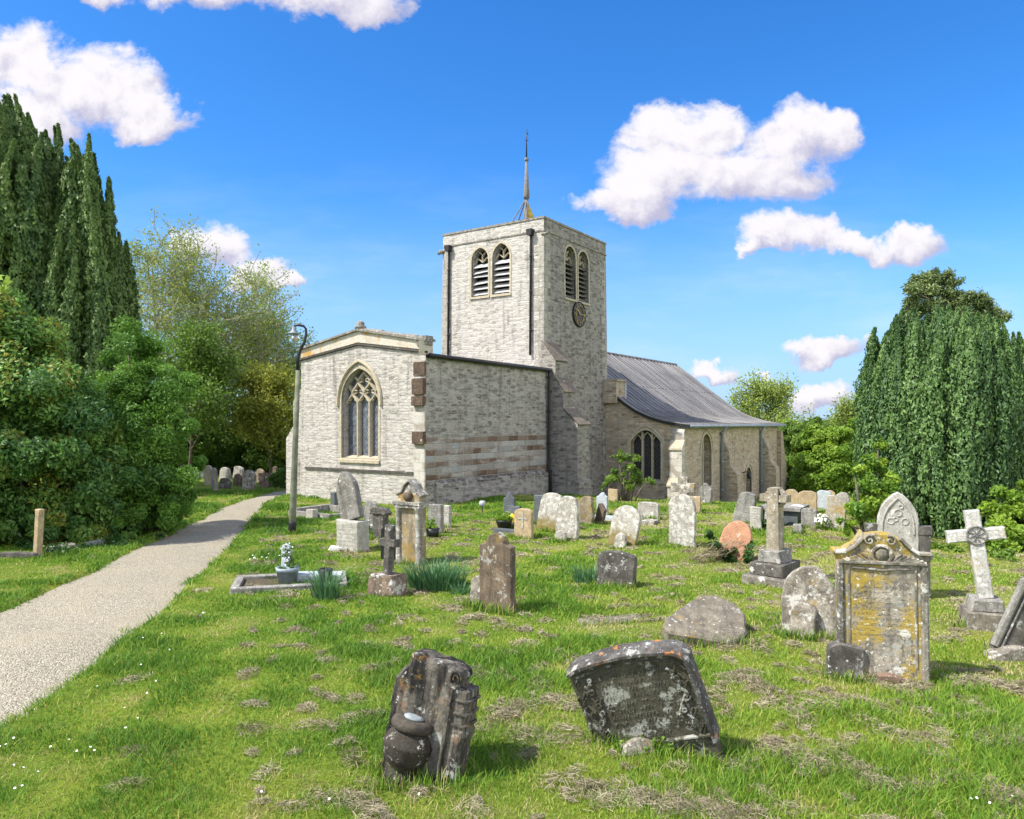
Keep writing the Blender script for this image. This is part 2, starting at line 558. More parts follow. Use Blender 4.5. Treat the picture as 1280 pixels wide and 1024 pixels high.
PAL_WHITE = [(0.0, (0.12, 0.11, 0.093)), (0.2, (0.26, 0.24, 0.212)), (0.5, (0.395, 0.37, 0.332)), (0.9, (0.51, 0.482, 0.44)), (1.0, (0.28, 0.21, 0.145))]
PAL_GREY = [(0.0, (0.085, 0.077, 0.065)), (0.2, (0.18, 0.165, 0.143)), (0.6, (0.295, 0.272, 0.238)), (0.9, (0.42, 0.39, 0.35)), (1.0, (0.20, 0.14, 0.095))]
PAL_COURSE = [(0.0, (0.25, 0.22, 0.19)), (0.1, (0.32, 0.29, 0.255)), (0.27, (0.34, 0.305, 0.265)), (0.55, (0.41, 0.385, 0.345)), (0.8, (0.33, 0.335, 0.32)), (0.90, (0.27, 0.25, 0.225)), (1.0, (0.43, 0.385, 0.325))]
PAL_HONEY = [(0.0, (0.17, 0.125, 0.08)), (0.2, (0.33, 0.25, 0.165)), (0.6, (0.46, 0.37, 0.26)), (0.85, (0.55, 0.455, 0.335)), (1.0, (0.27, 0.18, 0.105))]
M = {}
M['wall_white'] = rubble('pale_rubble', PAL_WHITE, (0.44, 0.41, 0.35), stain=0.55, whiten=0.6, lich=0.10, rel=1.0)  # paler mix for the chancel's east and north and the tower's east faces
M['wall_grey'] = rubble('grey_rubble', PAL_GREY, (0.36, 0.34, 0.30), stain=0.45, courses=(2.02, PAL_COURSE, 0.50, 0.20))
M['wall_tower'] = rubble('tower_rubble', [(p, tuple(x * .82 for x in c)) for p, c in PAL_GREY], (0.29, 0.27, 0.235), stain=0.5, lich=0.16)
M['wall_honey'] = rubble('honey_rubble', PAL_HONEY, (0.37, 0.32, 0.25), bw=0.26, bh=0.10, stain=0.35, lich=0.16)


def stone(name, base, base2=None, dark=(0.05, 0.047, 0.042), dk=0.35, white=0.2, ochre=0.2, grey=0.15, och=(0.36, 0.23, 0.045), wcol=(0.58, 0.57, 0.52),
          rows=None, sc=1.0, moss=0.0, red=0.0, rough=0.92, rel=0.6):
    """weathered gravestone: streaks, lichen discs, crusts and, if asked, rows of worn-away engraving"""
    m, N = new_mat(name)
    tc = N('ShaderNodeTexCoord')
    oi = N('ShaderNodeObjectInfo')
    off = N('ShaderNodeCombineXYZ', {0: N.math('MULTIPLY', oi.outputs['Random'], 37.0), 1: N.math('MULTIPLY', oi.outputs['Random'], 91.0), 2: 0.0}).outputs[0]
    p0 = tc.outputs['Object']
    p = N.vmath('ADD', p0, off)
    base2 = base2 or tuple(c * 0.62 for c in base)
    fine = N.noise(p, 55 * sc, 8, 0.7)
    mid = N.noise(p, 7 * sc, 8, 0.65)
    big = N.noise(p, 2.3 * sc, 4, 0.6)
    col = N.mix(N.step(mid, 0.32, 0.68), base2, base)
    st = N.noise(N.vmath('MULTIPLY', p, (9.0, 9.0, 1.1)), 1.0 * sc, 7, 0.65)
    col = N.mix(N.math('MULTIPLY', N.step(st, 0.53 - 0.12 * dk, 0.69 - 0.10 * dk), dk), col, dark)
    col = N.mix(0.9, col, N.ramp(fine, [(0.28, (0.35, 0.34, 0.33)), (0.5, (1, 1, 1)), (0.72, (1.4, 1.4, 1.38))]), 'MULTIPLY')
    grain = N.step(N.noise(N.vmath('ADD', p, (2, 9, 4)), 20 * sc, 8, 0.75), 0.54, 0.66)
    col = N.mix(N.math('MULTIPLY', grain, 0.28 + dk * .5), col, dark)
    blot = N.step(N.noise(N.vmath('ADD', p, (6, 2, 3)), 3.4 * sc, 6, 0.7), 0.50, 0.66)
    col = N.mix(N.math('MULTIPLY', blot, dk * .75), col, tuple(c * .45 for c in base2))
    if ochre > 0:
        f = N.step(N.math('ADD', N.math('MULTIPLY', N.noise(N.vmath('ADD', p, (5, 1, 9)), 3.2 * sc, 8, 0.7), 0.75), N.math('MULTIPLY', fine, 0.25)), 0.66 - 0.28 * ochre, 0.74 - 0.28 * ochre)
        col = N.mix(N.math('MULTIPLY', f, 0.85), col, N.mix(fine, tuple(c * 0.65 for c in och), och))
    if grey > 0:
        f = N.step(N.noise(N.vmath('ADD', p, (3, 8, 2)), 5.0 * sc, 8, 0.72), 0.66 - 0.25 * grey, 0.70 - 0.25 * grey)
        col = N.mix(N.math('MULTIPLY', f, 0.8), col, (0.34, 0.345, 0.31))
    h = N.math('ADD', N.math('MULTIPLY', mid, 0.55), N.math('MULTIPLY', fine, 0.75))
    h = N.math('SUBTRACT', h, N.math('MULTIPLY', grain, 0.25))
    if white > 0:
        for k, (s, o) in enumerate(((9.0, 2.0), (31.0, 6.0))):
            v = N('ShaderNodeTexVoronoi', {'Vector': N.vmath('MULTIPLY_ADD', N.vmath('SUBTRACT', N.noise(p, 30 * sc, 4, out='Color'), (.5, .5, .5)), (.09, .09, .09), N.vmath('ADD', p, (o, o, o))), 'Scale': s * sc, 'Randomness': 1.0})
            sv = N('ShaderNodeSeparateXYZ', {0: v.outputs['Color']})
            rad = N.math('MULTIPLY', sv.outputs[0], 0.42)
            on = N.step(sv.outputs[1], 1.0 - white * .6 - 0.04, 1.0 - white * .6 + 0.04)
            f = N.math('MULTIPLY', on, N.step(N.math('SUBTRACT', rad, v.outputs['Distance']), -0.03, 0.06))
            col = N.mix(N.math('MULTIPLY', f, 0.9), col, wcol)
            h = N.math('ADD', h, N.math('MULTIPLY', f, 0.2))
        f = N.step(N.noise(N.vmath('ADD', p, (1, 4, 7)), 6.5 * sc, 9, 0.75), 0.69 - 0.32 * white, 0.735 - 0.32 * white)
        col = N.mix(N.math('MULTIPLY', f, 0.75), col, wcol)
        h = N.math('ADD', h, N.math('MULTIPLY', f, 0.3))
    if red > 0:
        col = N.mix(N.math('MULTIPLY', N.step(N.noise(N.vmath('ADD', p, (8, 8, 1)), 8.0, 6, 0.7), 0.58, 0.64), red), col, (0.45, 0.17, 0.035))
    if moss > 0:
        sz = N('ShaderNodeSeparateXYZ', {0: p0})
        lowm = N.math('MULTIPLY', N.step(N.math('ADD', sz.outputs[2], N.math('MULTIPLY', N.math('SUBTRACT', mid, 0.5), 0.5)), 0.5, 0.05), moss)
        col = N.mix(lowm, col, N.mix(fine, (0.10, 0.075, 0.012), (0.24, 0.18, 0.03)))
    if rows:                       # (spacing, z0, z1, half width): worn rows of engraving
        sp_, z0, z1, hw = rows
        s = N('ShaderNodeSeparateXYZ', {0: p0})
        ph = N.math('FRACT', N.math('DIVIDE', s.outputs[2], sp_))
        rowm = N.math('MULTIPLY', N.step(ph, 0.2, 0.3), N.step(ph, 0.85, 0.75))
        ch = N.noise(N.vmath('MULTIPLY', p, (62.0, 1.0, 46.0)), 1.0, 2, 0.5)
        word = N.noise(N.vmath('MULTIPLY', p, (9.0, 1.0, 1.0 / sp_)), 1.0, 1, 0.5)
        f = N.math('MULTIPLY', N.step(ch, 0.5, 0.56), N.math('MULTIPLY', rowm, N.step(word, 0.36, 0.44)))
        f = N.math('MULTIPLY', f, N.step(N.math('ABSOLUTE', s.outputs[0]), hw, hw - 0.02))
        f = N.math('MULTIPLY', f, N.math('MULTIPLY', N.step(s.outputs[2], z0, z0 + .02), N.step(s.outputs[2], z1, z1 - .02)))
        col = N.mix(N.math('MULTIPLY', f, 0.5), col, tuple(c * 0.35 for c in base))
        h = N.math('SUBTRACT', h, N.math('MULTIPLY', f, 0.9))
    finish(N, col, rough, h, rel, 0.012, 0.2)
    return m


LIME = (0.36, 0.34, 0.29)
S = {}
S['pale'] = stone('pale_limestone', (0.44, 0.42, 0.37), (0.30, 0.28, 0.24), dk=0.3, white=0.25, ochre=0.15, rows=(0.055, 0.25, 0.95, 0.24))
S['whitelichen'] = stone('white_lichened_limestone', (0.42, 0.40, 0.35), (0.26, 0.24, 0.20), dk=0.3, white=0.55, ochre=0.12, dark=(0.09, 0.07, 0.055))
S['ochre'] = stone('ochre_lichened_limestone', (0.33, 0.28, 0.19), (0.21, 0.17, 0.115), dk=0.45, white=0.22, ochre=0.55, och=(0.31, 0.205, 0.05))
S['brown'] = stone('brown_sandstone', (0.17, 0.125, 0.085), (0.10, 0.075, 0.055), dk=0.55, white=0.0, ochre=0.25, grey=0.3, och=(0.20, 0.14, 0.03))
S['honey'] = stone('honey_limestone', (0.42, 0.33, 0.20), (0.30, 0.23, 0.14), dk=0.15, white=0.05, ochre=0.35)
S['orange'] = stone('orange_sandstone', (0.46, 0.25, 0.15), (0.38, 0.20, 0.12), dk=0.15, white=0.08, ochre=0.1, grey=0.1)
S['slate'] = stone('grey_slate', (0.11, 0.125, 0.135), (0.085, 0.095, 0.10), dk=0.1, white=0.0, ochre=0.0, grey=0.0, rows=(0.06, 0.3, 0.85, 0.2), rough=0.55, rel=0.2)
S['black'] = stone('black_granite', (0.02, 0.02, 0.022), (0.014, 0.014, 0.015), dk=0.0, white=0.0, ochre=0.0, grey=0.0, rough=0.25, rel=0.05)
S['marble'] = stone('white_marble', (0.74, 0.74, 0.73), (0.66, 0.66, 0.65), dk=0.03, white=0.0, ochre=0.0, grey=0.0, rough=0.6, rel=0.15)
S['bluegrey'] = stone('blue_grey_stone', (0.42, 0.45, 0.48), (0.33, 0.36, 0.38), dk=0.1, white=0.1, ochre=0.0, grey=0.1, rough=0.7, rel=0.25)
S['grey'] = stone('grey_limestone', (0.30, 0.29, 0.26), (0.19, 0.18, 0.16), dk=0.45, white=0.25, ochre=0.12, rows=(0.055, 0.25, 0.9, 0.24))
S['darkgrey'] = stone('dark_crusted_stone', (0.14, 0.13, 0.115), (0.07, 0.065, 0.055), dk=0.6, white=0.22, ochre=0.15, grey=0.3)
S['mossy'] = stone('mossy_lichened_limestone', (0.44, 0.42, 0.37), (0.29, 0.27, 0.23), dk=0.3, white=0.5, ochre=0.1, moss=0.9)
S['mottled'] = stone('mottled_limestone', (0.38, 0.35, 0.29), (0.16, 0.14, 0.11), dk=0.5, white=0.45, ochre=0.35)
S['redbrown'] = stone('mottled_red_brown_stone', (0.26, 0.17, 0.12), (0.13, 0.09, 0.065), dk=0.4, white=0.35, ochre=0.2)


def leaf_mat(name, dark, light, trans=0.25, rough=0.55, hue2=None, spec=0.35):
    """foliage: tone attribute is the hue of each leaf"""
    m, N = new_mat(name)
    a = N('ShaderNodeAttribute')
    a.attribute_name = 'tone'
    c = N.mix(a.outputs['Fac'], dark, light) if hue2 is None else N.ramp(a.outputs['Fac'], [(0.0, dark), (0.8, light), (0.93, light), (1.0, hue2)])
    p = N('ShaderNodeBsdfPrincipled', {'Base Color': c, 'Roughness': rough, 'Specular IOR Level': spec})
    t = N('ShaderNodeBsdfTranslucent', {'Color': N.mix(0.5, c, (0.30, 0.36, 0.02), 'ADD') if False else c})
    mx = N('ShaderNodeMixShader', {0: trans, 1: p.outputs[0], 2: t.outputs[0]})
    N('ShaderNodeOutputMaterial', {'Surface': mx.outputs[0]})
    return m


L = {}
L['yew'] = leaf_mat('yew_foliage', (0.034, 0.085, 0.022), (0.17, 0.26, 0.055), 0.2)
L['yew_right'] = leaf_mat('yew_foliage_blue_green', (0.030, 0.082, 0.028), (0.165, 0.28, 0.070), 0.2)
L['laurel'] = leaf_mat('glossy_laurel_leaves', (0.050, 0.135, 0.030), (0.18, 0.33, 0.060), 0.35, 0.5, hue2=(0.26, 0.24, 0.03), spec=0.4)
L['hedge'] = leaf_mat('hedge_foliage', (0.055, 0.145, 0.022), (0.18, 0.35, 0.042), 0.4)
L['spring'] = leaf_mat('young_spring_leaves', (0.15, 0.22, 0.04), (0.36, 0.42, 0.09), 0.45)
L['green'] = leaf_mat('mid_green_leaves', (0.07, 0.15, 0.02), (0.22, 0.34, 0.045), 0.4)
L['bright'] = leaf_mat('bright_green_leaves', (0.10, 0.21, 0.02), (0.28, 0.41, 0.04), 0.4)
L['olive'] = leaf_mat('yellow_green_leaves', (0.15, 0.20, 0.025), (0.38, 0.39, 0.055), 0.4)
L['darkwood'] = leaf_mat('dark_wood_leaves', (0.045, 0.12, 0.022), (0.16, 0.29, 0.045), 0.35)
L['shrub'] = leaf_mat('shrub_leaves', (0.05, 0.125, 0.02), (0.18, 0.31, 0.045), 0.35)
L['pine'] = leaf_mat('pine_needles', (0.09, 0.14, 0.05), (0.26, 0.33, 0.12), 0.3)
L['ivy'] = leaf_mat('ivy_leaves', (0.015, 0.055, 0.012), (0.06, 0.14, 0.025), 0.2, 0.4)
L['daffodil'] = leaf_mat('daffodil_leaves', (0.04, 0.12, 0.05), (0.13, 0.27, 0.11), 0.3, 0.45)
L['bare'] = leaf_mat('greyed_leaves', (0.15, 0.21, 0.045), (0.36, 0.45, 0.095), 0.45)
M['bark'] = plain('bark', (0.10, 0.085, 0.065), 0.95, var=0.4, scale=8, bstr=0.6)
M['bark_pale'] = plain('pale_bark', (0.30, 0.285, 0.21), 0.95, var=0.4, scale=8, bstr=0.6)
M['petal_white'] = plain('white_petals', (0.8, 0.8, 0.78), 0.6, var=0.05)
M['petal_yellow'] = plain('yellow_petals', (0.75, 0.55, 0.03), 0.6, var=0.1)
m, N = new_mat('dry_hay')
a = N('ShaderNodeAttribute'); a.attribute_name = 'tone'
c = N.ramp(a.outputs['Fac'], [(0.0, (0.10, 0.085, 0.05)), (0.5, (0.28, 0.24, 0.155)), (1.0, (0.47, 0.42, 0.30))])
finish(N, c, 0.9, spec=0.15)
M['hay'] = m
# ------------------------------------------------------------------ ground and path
PATH_L = [(-330, 860), (-150, 812), (0, 763), (100, 718), (200, 672), (250, 646), (290, 628), (320, 619.5), (338, 616.5)]
PATH_R = [(-330, 1120), (-150, 1000), (0, 908), (80, 862), (150, 803), (205, 765), (250, 718), (290, 682), (312, 655), (330, 632), (345, 623.5)]
CS = Vector((0.561, 0.828)).normalized()      # along the church, eastern end to western end
CN = Vector((-CS.y, CS.x))
C0 = Vector(((532 - 640) / FPX * 24, 24.0))
CANG = math.atan2(CS.y, CS.x)


def cw(s, n):
    p = C0 + CS * s + CN * n
    return p.x, p.y


def resample(P, n):
    P = np.array(P, float)
    t = np.r_[0, np.cumsum(np.hypot(*np.diff(P, axis=0).T))]
    for _ in range(2):     # corner cutting for smooth curves
        Q = [P[0]]
        for a, b in zip(P[:-1], P[1:]):
            Q += [a * .75 + b * .25, a * .25 + b * .75]
        P = np.array(Q + [P[-1]])
    t = np.r_[0, np.cumsum(np.hypot(*np.diff(P, axis=0).T))]
    q = np.linspace(0, t[-1], n)
    return np.c_[np.interp(q, t, P[:, 0]), np.interp(q, t, P[:, 1])]


_pl = [tuple(at(*p).xy) for p in PATH_L] + [cw(1.2, 9.0), cw(8, 9.3), cw(20, 11)]
_pr = [tuple(at(*p).xy) for p in PATH_R] + [cw(0.8, 7.25), cw(8, 7.4), cw(20, 9.2)]
NP_ = 260
PL, PR = resample(_pl, NP_), resample(_pr, NP_)
PM = (PL + PR) / 2
PHW = np.hypot(*(PL - PR).T) / 2


_POLY = np.r_[PL, PR[::-1]]


def path_sd(x, y):
    """signed distance to the path edge, below 0 on the path"""
    x = np.atleast_1d(x); y = np.atleast_1d(y)
    out = np.full(len(x), 9.0)
    idx = np.nonzero((x < 3) & (x > -25) & (y > 0) & (y < 50))[0]
    A, B = _POLY, np.roll(_POLY, -1, 0)
    E_ = np.r_[PL, PR]
    for c in range(0, len(idx), 8000):
        ii = idx[c:c + 8000]
        X, Y = x[ii, None], y[ii, None]
        d = np.sqrt(((X - E_[None, :, 0]) ** 2 + (Y - E_[None, :, 1]) ** 2).min(1))
        cr = ((A[None, :, 1] > Y) != (B[None, :, 1] > Y))
        xi = A[None, :, 0] + (Y - A[None, :, 1]) / np.where(B[:, 1] == A[:, 1], 1e-9, B[:, 1] - A[:, 1])[None] * (B[:, 0] - A[:, 0])[None]
        ins = ((cr & (X < xi)).sum(1) % 2) == 1
        out[ii] = np.where(ins, -d, d)
    return out


def axis(lo, hi, dens):
    """monotone samples with local spacing dens(v)"""
    v = [lo]
    while v[-1] < hi:
        v.append(v[-1] + dens(v[-1]))
    return np.array(v)


gx = axis(-14, 16, lambda v: 0.10)
gx = np.r_[-np.geomspace(400, 14.5, 50), gx, np.geomspace(16.5, 400, 50)]
gy = axis(2.0, 46, lambda v: max(0.09, v * 0.012) if v > 3 else 0.2)
gy = np.r_[-np.geomspace(60, 0.2, 20), [0.6, 1.2, 1.6], gy, np.geomspace(47, 900, 50)]
GX, GY = np.meshgrid(gx, gy)
Zg = ground(GX.ravel(), GY.ravel())
sd = path_sd(GX.ravel(), GY.ravel())
Zg = Zg - 0.075 * np.clip(-sd / 0.12 + 0.3, 0, 1) + 0.02 * np.exp(-((sd - .12) / .15) ** 2)
nx_, ny_ = len(gx), len(gy)
ii = np.arange(nx_ * ny_).reshape(ny_, nx_)
Fq = np.stack([ii[:-1, :-1], ii[:-1, 1:], ii[1:, 1:], ii[1:, :-1]], -1).reshape(-1, 4)

m, N = new_mat('turf')
geo = N('ShaderNodeNewGeometry')
pos = geo.outputs['Position']
n1 = N.noise(pos, 0.55, 5, 0.6)
n2 = N.noise(pos, 2.6, 6, 0.65)
n3 = N.noise(pos, 24.0, 6, 0.7)
n4 = N.noise(pos, 110.0, 3, 0.7)
col = N.mix(N.step(n1, 0.35, 0.65), (0.11, 0.19, 0.02), (0.22, 0.27, 0.035))
dry = N.step(N.math('ADD', N.math('MULTIPLY', n2, 0.7), N.math('MULTIPLY', n3, 0.35)), 0.55, 0.66)
col = N.mix(N.math('MULTIPLY', dry, 0.75), col, (0.26, 0.235, 0.085))
col = N.mix(0.75, col, N.ramp(n3, [(0.25, (0.5, 0.5, 0.5)), (0.5, (1, 1, 1)), (0.75, (1.3, 1.3, 1.2))]), 'MULTIPLY')
col = N.mix(0.6, col, N.ramp(n4, [(0.25, (0.55, 0.55, 0.55)), (0.5, (1, 1, 1)), (0.75, (1.35, 1.35, 1.35))]), 'MULTIPLY')
finish(N, col, 0.95, N.math('ADD', N.math('MULTIPLY', n3, 1.0), N.math('MULTIPLY', n4, 0.5)), 0.9, 0.05, 0.1)
M['turf'] = m
g = mesh_np('ground', np.c_[GX.ravel(), GY.ravel(), Zg], Fq, M['turf'], smooth=True)
tag(g, kind='structure')

m, N = new_mat('gravel')
geo = N('ShaderNodeNewGeometry')
pos = geo.outputs['Position']
v = N('ShaderNodeTexVoronoi', {'Vector': pos, 'Scale': 62.0})
v2 = N('ShaderNodeTexVoronoi', {'Vector': pos, 'Scale': 120.0})
s1 = N('ShaderNodeSeparateXYZ', {0: v.outputs['Color']})
s2 = N('ShaderNodeSeparateXYZ', {0: v2.outputs['Color']})
g1 = N.math('ADD', N.math('MULTIPLY', s1.outputs[0], 0.55), N.math('MULTIPLY', s2.outputs[0], 0.45))
col = N.ramp(g1, [(0.1, (0.135, 0.12, 0.086)), (0.4, (0.29, 0.26, 0.193)), (0.7, (0.385, 0.347, 0.262)), (0.95, (0.58, 0.535, 0.43))])
big = N.noise(pos, 1.1, 6, 0.6)
col = N.mix(N.math('MULTIPLY', N.step(big, 0.45, 0.7), 0.45), col, (0.37, 0.32, 0.22))
weed = N.step(N.math('ADD', N.math('MULTIPLY', N.noise(pos, 2.1, 7, 0.7), 0.6), N.math('MULTIPLY', N.noise(pos, 30.0, 4, 0.6), 0.4)), 0.57, 0.68)
col = N.mix(N.math('MULTIPLY', weed, 0.45), col, (0.20, 0.19, 0.09))
h = N.math('ADD', v.outputs['Distance'], N.math('MULTIPLY', v2.outputs['Distance'], 0.5))
finish(N, col, 0.95, N.math('MULTIPLY', h, -1.0), 0.8, 0.02, 0.15)
M['gravel'] = m
rows = 15
T = np.linspace(-0.16, 1.16, rows)
PV = PL[:, None, :] * (1 - T)[None, :, None] + PR[:, None, :] * T[None, :, None]
PV = PV.reshape(-1, 2)
pz = ground(PV[:, 0], PV[:, 1])
tt = np.tile(T, NP_)
pz = pz - 0.045 + 0.03 * (1 - (2 * tt - 1) ** 2) - 0.05 * np.clip((np.abs(2 * tt - 1) - 1.02) / 0.3, 0, 1) + 0.004 * vnoise(PV[:, 0], PV[:, 1], .25, 9)
ii = np.arange(NP_ * rows).reshape(NP_, rows)
Fq = np.stack([ii[:-1, :-1], ii[:-1, 1:], ii[1:, 1:], ii[1:, :-1]], -1).reshape(-1, 4)[:, ::-1]
tag(mesh_np('path', np.c_[PV, pz], Fq, M['gravel'], smooth=True), kind='structure')
# ------------------------------------------------------------------ church (local axes: x = s westward, y = n northward)
def glass_mat(name, base, rough=0.18, lead=(0.03, 0.03, 0.035), sc=9.0, var=0.5):
    m, N = new_mat(name)
    tc = N('ShaderNodeTexCoord')
    uv = tc.outputs['UV']
    s = N('ShaderNodeSeparateXYZ', {0: uv})
    a = N.math('FRACT', N.math('MULTIPLY', N.math('ADD', s.outputs[0], N.math('MULTIPLY', s.outputs[1], 0.62)), sc))
    b = N.math('FRACT', N.math('MULTIPLY', N.math('SUBTRACT', s.outputs[0], N.math('MULTIPLY', s.outputs[1], 0.62)), sc))
    e = N.math('MINIMUM', N.math('MINIMUM', a, N.math('SUBTRACT', 1.0, a)), N.math('MINIMUM', b, N.math('SUBTRACT', 1.0, b)))
    f = N.step(e, 0.13, 0.07)
    bar = N.math('FRACT', N.math('MULTIPLY', s.outputs[1], 2.1))
    f = N.math('MAXIMUM', f, N.step(bar, 0.05, 0.03))
    n = N.noise(uv, 7.0, 4, 0.6)
    c = N.mix(N.step(n, 0.3, 0.7), tuple(x * (1 - var) for x in base), tuple(x * (1 + var) for x in base))
    finish(N, N.mix(f, c, lead), N.math('ADD', rough, N.math('MULTIPLY', f, 0.4)), N.math('ADD', N.math('MULTIPLY', n, 1.0), N.math('MULTIPLY', f, 0.6)), 0.35, 0.02, 0.6)
    return m


M['glass_light'] = glass_mat('leaded_glass_grey', (0.13, 0.15, 0.18), 0.25)
M['glass_dark'] = glass_mat('leaded_glass_dark', (0.018, 0.018, 0.02), 0.22)
M['dressed'] = stone('dressed_limestone', (0.46, 0.41, 0.31), (0.36, 0.31, 0.22), dk=0.2, white=0.12, ochre=0.22, grey=0.1)
M['dressed_pale'] = stone('pale_corner_stones', (0.40, 0.375, 0.325), (0.27, 0.25, 0.215), dk=0.35, white=0.15, ochre=0.12, grey=0.2)
M['coping'] = stone('coping_stone', (0.30, 0.28, 0.24), (0.17, 0.155, 0.13), dk=0.5, white=0.3, ochre=0.2)
M['coping_ochre'] = stone('ochre_crusted_coping', (0.50, 0.47, 0.40), (0.44, 0.40, 0.32), dk=0.12, white=0.1, ochre=0.50, och=(0.50, 0.26, 0.04), sc=0.5)
M['string'] = stone('dark_string_course', (0.10, 0.09, 0.075), (0.06, 0.055, 0.05), dk=0.4, white=0.12, ochre=0.1)
M['ironstone'] = stone('brown_ironstone', (0.14, 0.092, 0.06), (0.07, 0.05, 0.038), dk=0.5, white=0.12, ochre=0.15)
M['ashlar'] = rubble('ashlar_quoins', [(0, (.36, .33, .28)), (.5, (.47, .45, .40)), (1, (.54, .51, .45))], (0.30, 0.27, 0.22), bw=0.42, bh=0.30, stain=0.35, lich=0.1, rel=0.5)
M['roof_stone'] = stone('weathering_slabs', (0.20, 0.165, 0.13), (0.13, 0.11, 0.09), dk=0.3, white=0.05, ochre=0.3)
M['iron'] = plain('black_painted_iron', (0.018, 0.018, 0.02), 0.45)
M['greypipe'] = plain('grey_painted_pipe', (0.20, 0.24, 0.27), 0.5)
M['louvre'] = plain('weathered_oak_boards', (0.36, 0.355, 0.35), 0.9, var=0.25)
M['louvre_dark'] = plain('dark_slats', (0.16, 0.15, 0.135), 0.9, var=0.3)
M['void'] = plain('unlit_interior', (0.012, 0.011, 0.010), 1.0)
M['oak'] = plain('dark_oak_door', (0.045, 0.028, 0.018), 0.7)
M['gold'] = plain('gilding', (0.50, 0.37, 0.11), 0.45, metal=0.3, var=0.1)
M['clockblack'] = plain('black_clock_dial', (0.014, 0.014, 0.016), 0.5)
M['leadgrey'] = plain('lead_flashing', (0.36, 0.38, 0.40), 0.6, var=0.15)
M['yellowlead'] = plain('yellow_lichened_lead', (0.42, 0.30, 0.05), 0.9, var=0.35, scale=6)

m, N = new_mat('lead_roof_sheets')
tc = N('ShaderNodeTexCoord')
n = N.noise(N.vmath('MULTIPLY', tc.outputs['Object'], (1.6, .25, .25)), 1.5, 7, 0.65)
n2 = N.noise(tc.outputs['Object'], 9.0, 6, 0.65)
c = N.mix(N.step(n, 0.35, 0.68), (0.115, 0.112, 0.112), (0.225, 0.215, 0.208))
c = N.mix(0.5, c, N.ramp(n2, [(0.3, (0.6, 0.6, 0.6)), (0.7, (1.25, 1.25, 1.25))]), 'MULTIPLY')
finish(N, c, 0.55, n2, 0.3, 0.02, 0.4)
M['leadroof'] = m

church = thing('church', 'old stone parish church with a square tower, clock and lead nave roof', 'church', (C0.x, C0.y, 0), (0, 0, CANG))
fE = lambda s0: (lambda u, v, d: (s0 + d, -u, v))          # east face: u = -n (to the right as seen from the east)
fS = lambda n0: (lambda u, v, d: (u, n0 + d, v))           # south face: u = s
fN = lambda n0: (lambda u, v, d: (-u, n0 - d, v))

# ---- chancel
b = MB()
b.mi = 0
win = arch(-3.88, -2.10, 1.26, 3.27, 4.36, 10)
b.wall([(-6.0, -1.2), (0, -1.2), (0, 4.78), (-3.05, 5.2), (-6.0, 4.80)], [win], fE(0), 0.34)
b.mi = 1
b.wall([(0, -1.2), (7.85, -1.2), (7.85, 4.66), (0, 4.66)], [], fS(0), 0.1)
b.mi = 0
b.wall([(-7.85, -1.2), (0, -1.2), (0, 4.66), (-7.85, 4.66)], [], fN(6.0), 0.1)
b.build('chancel_wall', [M['wall_white'], M['wall_grey']], church)
b = MB()   # footing ledge along the south side
b.prism([(-1.2, 0.10), (0.47, 0.10), (0.56, 0.0), (-1.2, 0.0)], 0.46, 7.5, lambda u, v, a: (a, -v - 0.001, u))
b.build('plinth', M['wall_grey'], church)
b = MB()   # string course on the east wall
b.box(-0.05, 0.06, 0.5, 5.75, 0.80, 0.88)
b.build('string_course', M['string'], church)
b = MB()
b.bar([(-6.02, 4.79), (-3.05, 5.19), (0.02, 4.77)], 0.085, 0.16, lambda u, v, d: (-0.07 + d, -u, v))
b.build('string_course', M['string'], church)
b = MB()   # gable parapet above the string
b.wall([(-6.0, 4.86), (-3.05, 5.26), (0.0, 4.84), (0.0, 5.12), (-3.05, 5.66), (-6.0, 5.16)], [], fE(-0.012), .1)
b.box(0.0, 0.35, -0.012, 0.0, 4.7, 5.1)
b.wall([(-0.35, 4.66), (0.012, 4.66), (0.012, 5.12), (-0.35, 5.12)], [], fS(-0.012), 0.1)
b.face([(0.35, 0, 4.6), (0.35, 0, 5.12), (0.35, 3.05, 5.66), (0.35, 6, 5.16), (0.35, 6, 4.6)])
b.build('gable_parapet', M['coping_ochre'], church)
b = MB()
rr = random.Random(3)
for (u0, z0, u1, z1) in ((-6.1, 5.14, -3.05, 5.66), (-3.05, 5.66, 0.1, 5.11)):
    k = 6
    for i in range(k):
        a, c = i / k, (i + 1) / k - 0.006
        pa, pc = (u0 + (u1 - u0) * a, z0 + (z1 - z0) * a), (u0 + (u1 - u0) * c, z0 + (z1 - z0) * c)
        j = rr.uniform(-.012, .02)
        b.prism([(-0.10, 0), (0.42, 0), (0.42, 0.07), (0.16, 0.14 + j), (-0.10, 0.07)], 0, 1,
                lambda u, v, t, pa=pa, pc=pc: (u, -(pa[0] + (pc[0] - pa[0]) * t), pa[1] + (pc[1] - pa[1]) * t + v))
b.build('gable_coping', M['coping'], church)
b = MB()   # carved knob at the apex
b.lathe([(0.05, 0), (0.2, .02), (0.21, .1), (0.13, .16), (0.15, .22), (0.08, .29), (0.01, .31)], (0.1, 3.05, 5.72), 9)
b.build('apex_finial', M['coping'], church)
b = MB()   # square corner kneeler
b.box(-0.06, 0.30, -0.06, 0.34, 5.0, 5.30)
b.build('kneeler', M['coping'], church)

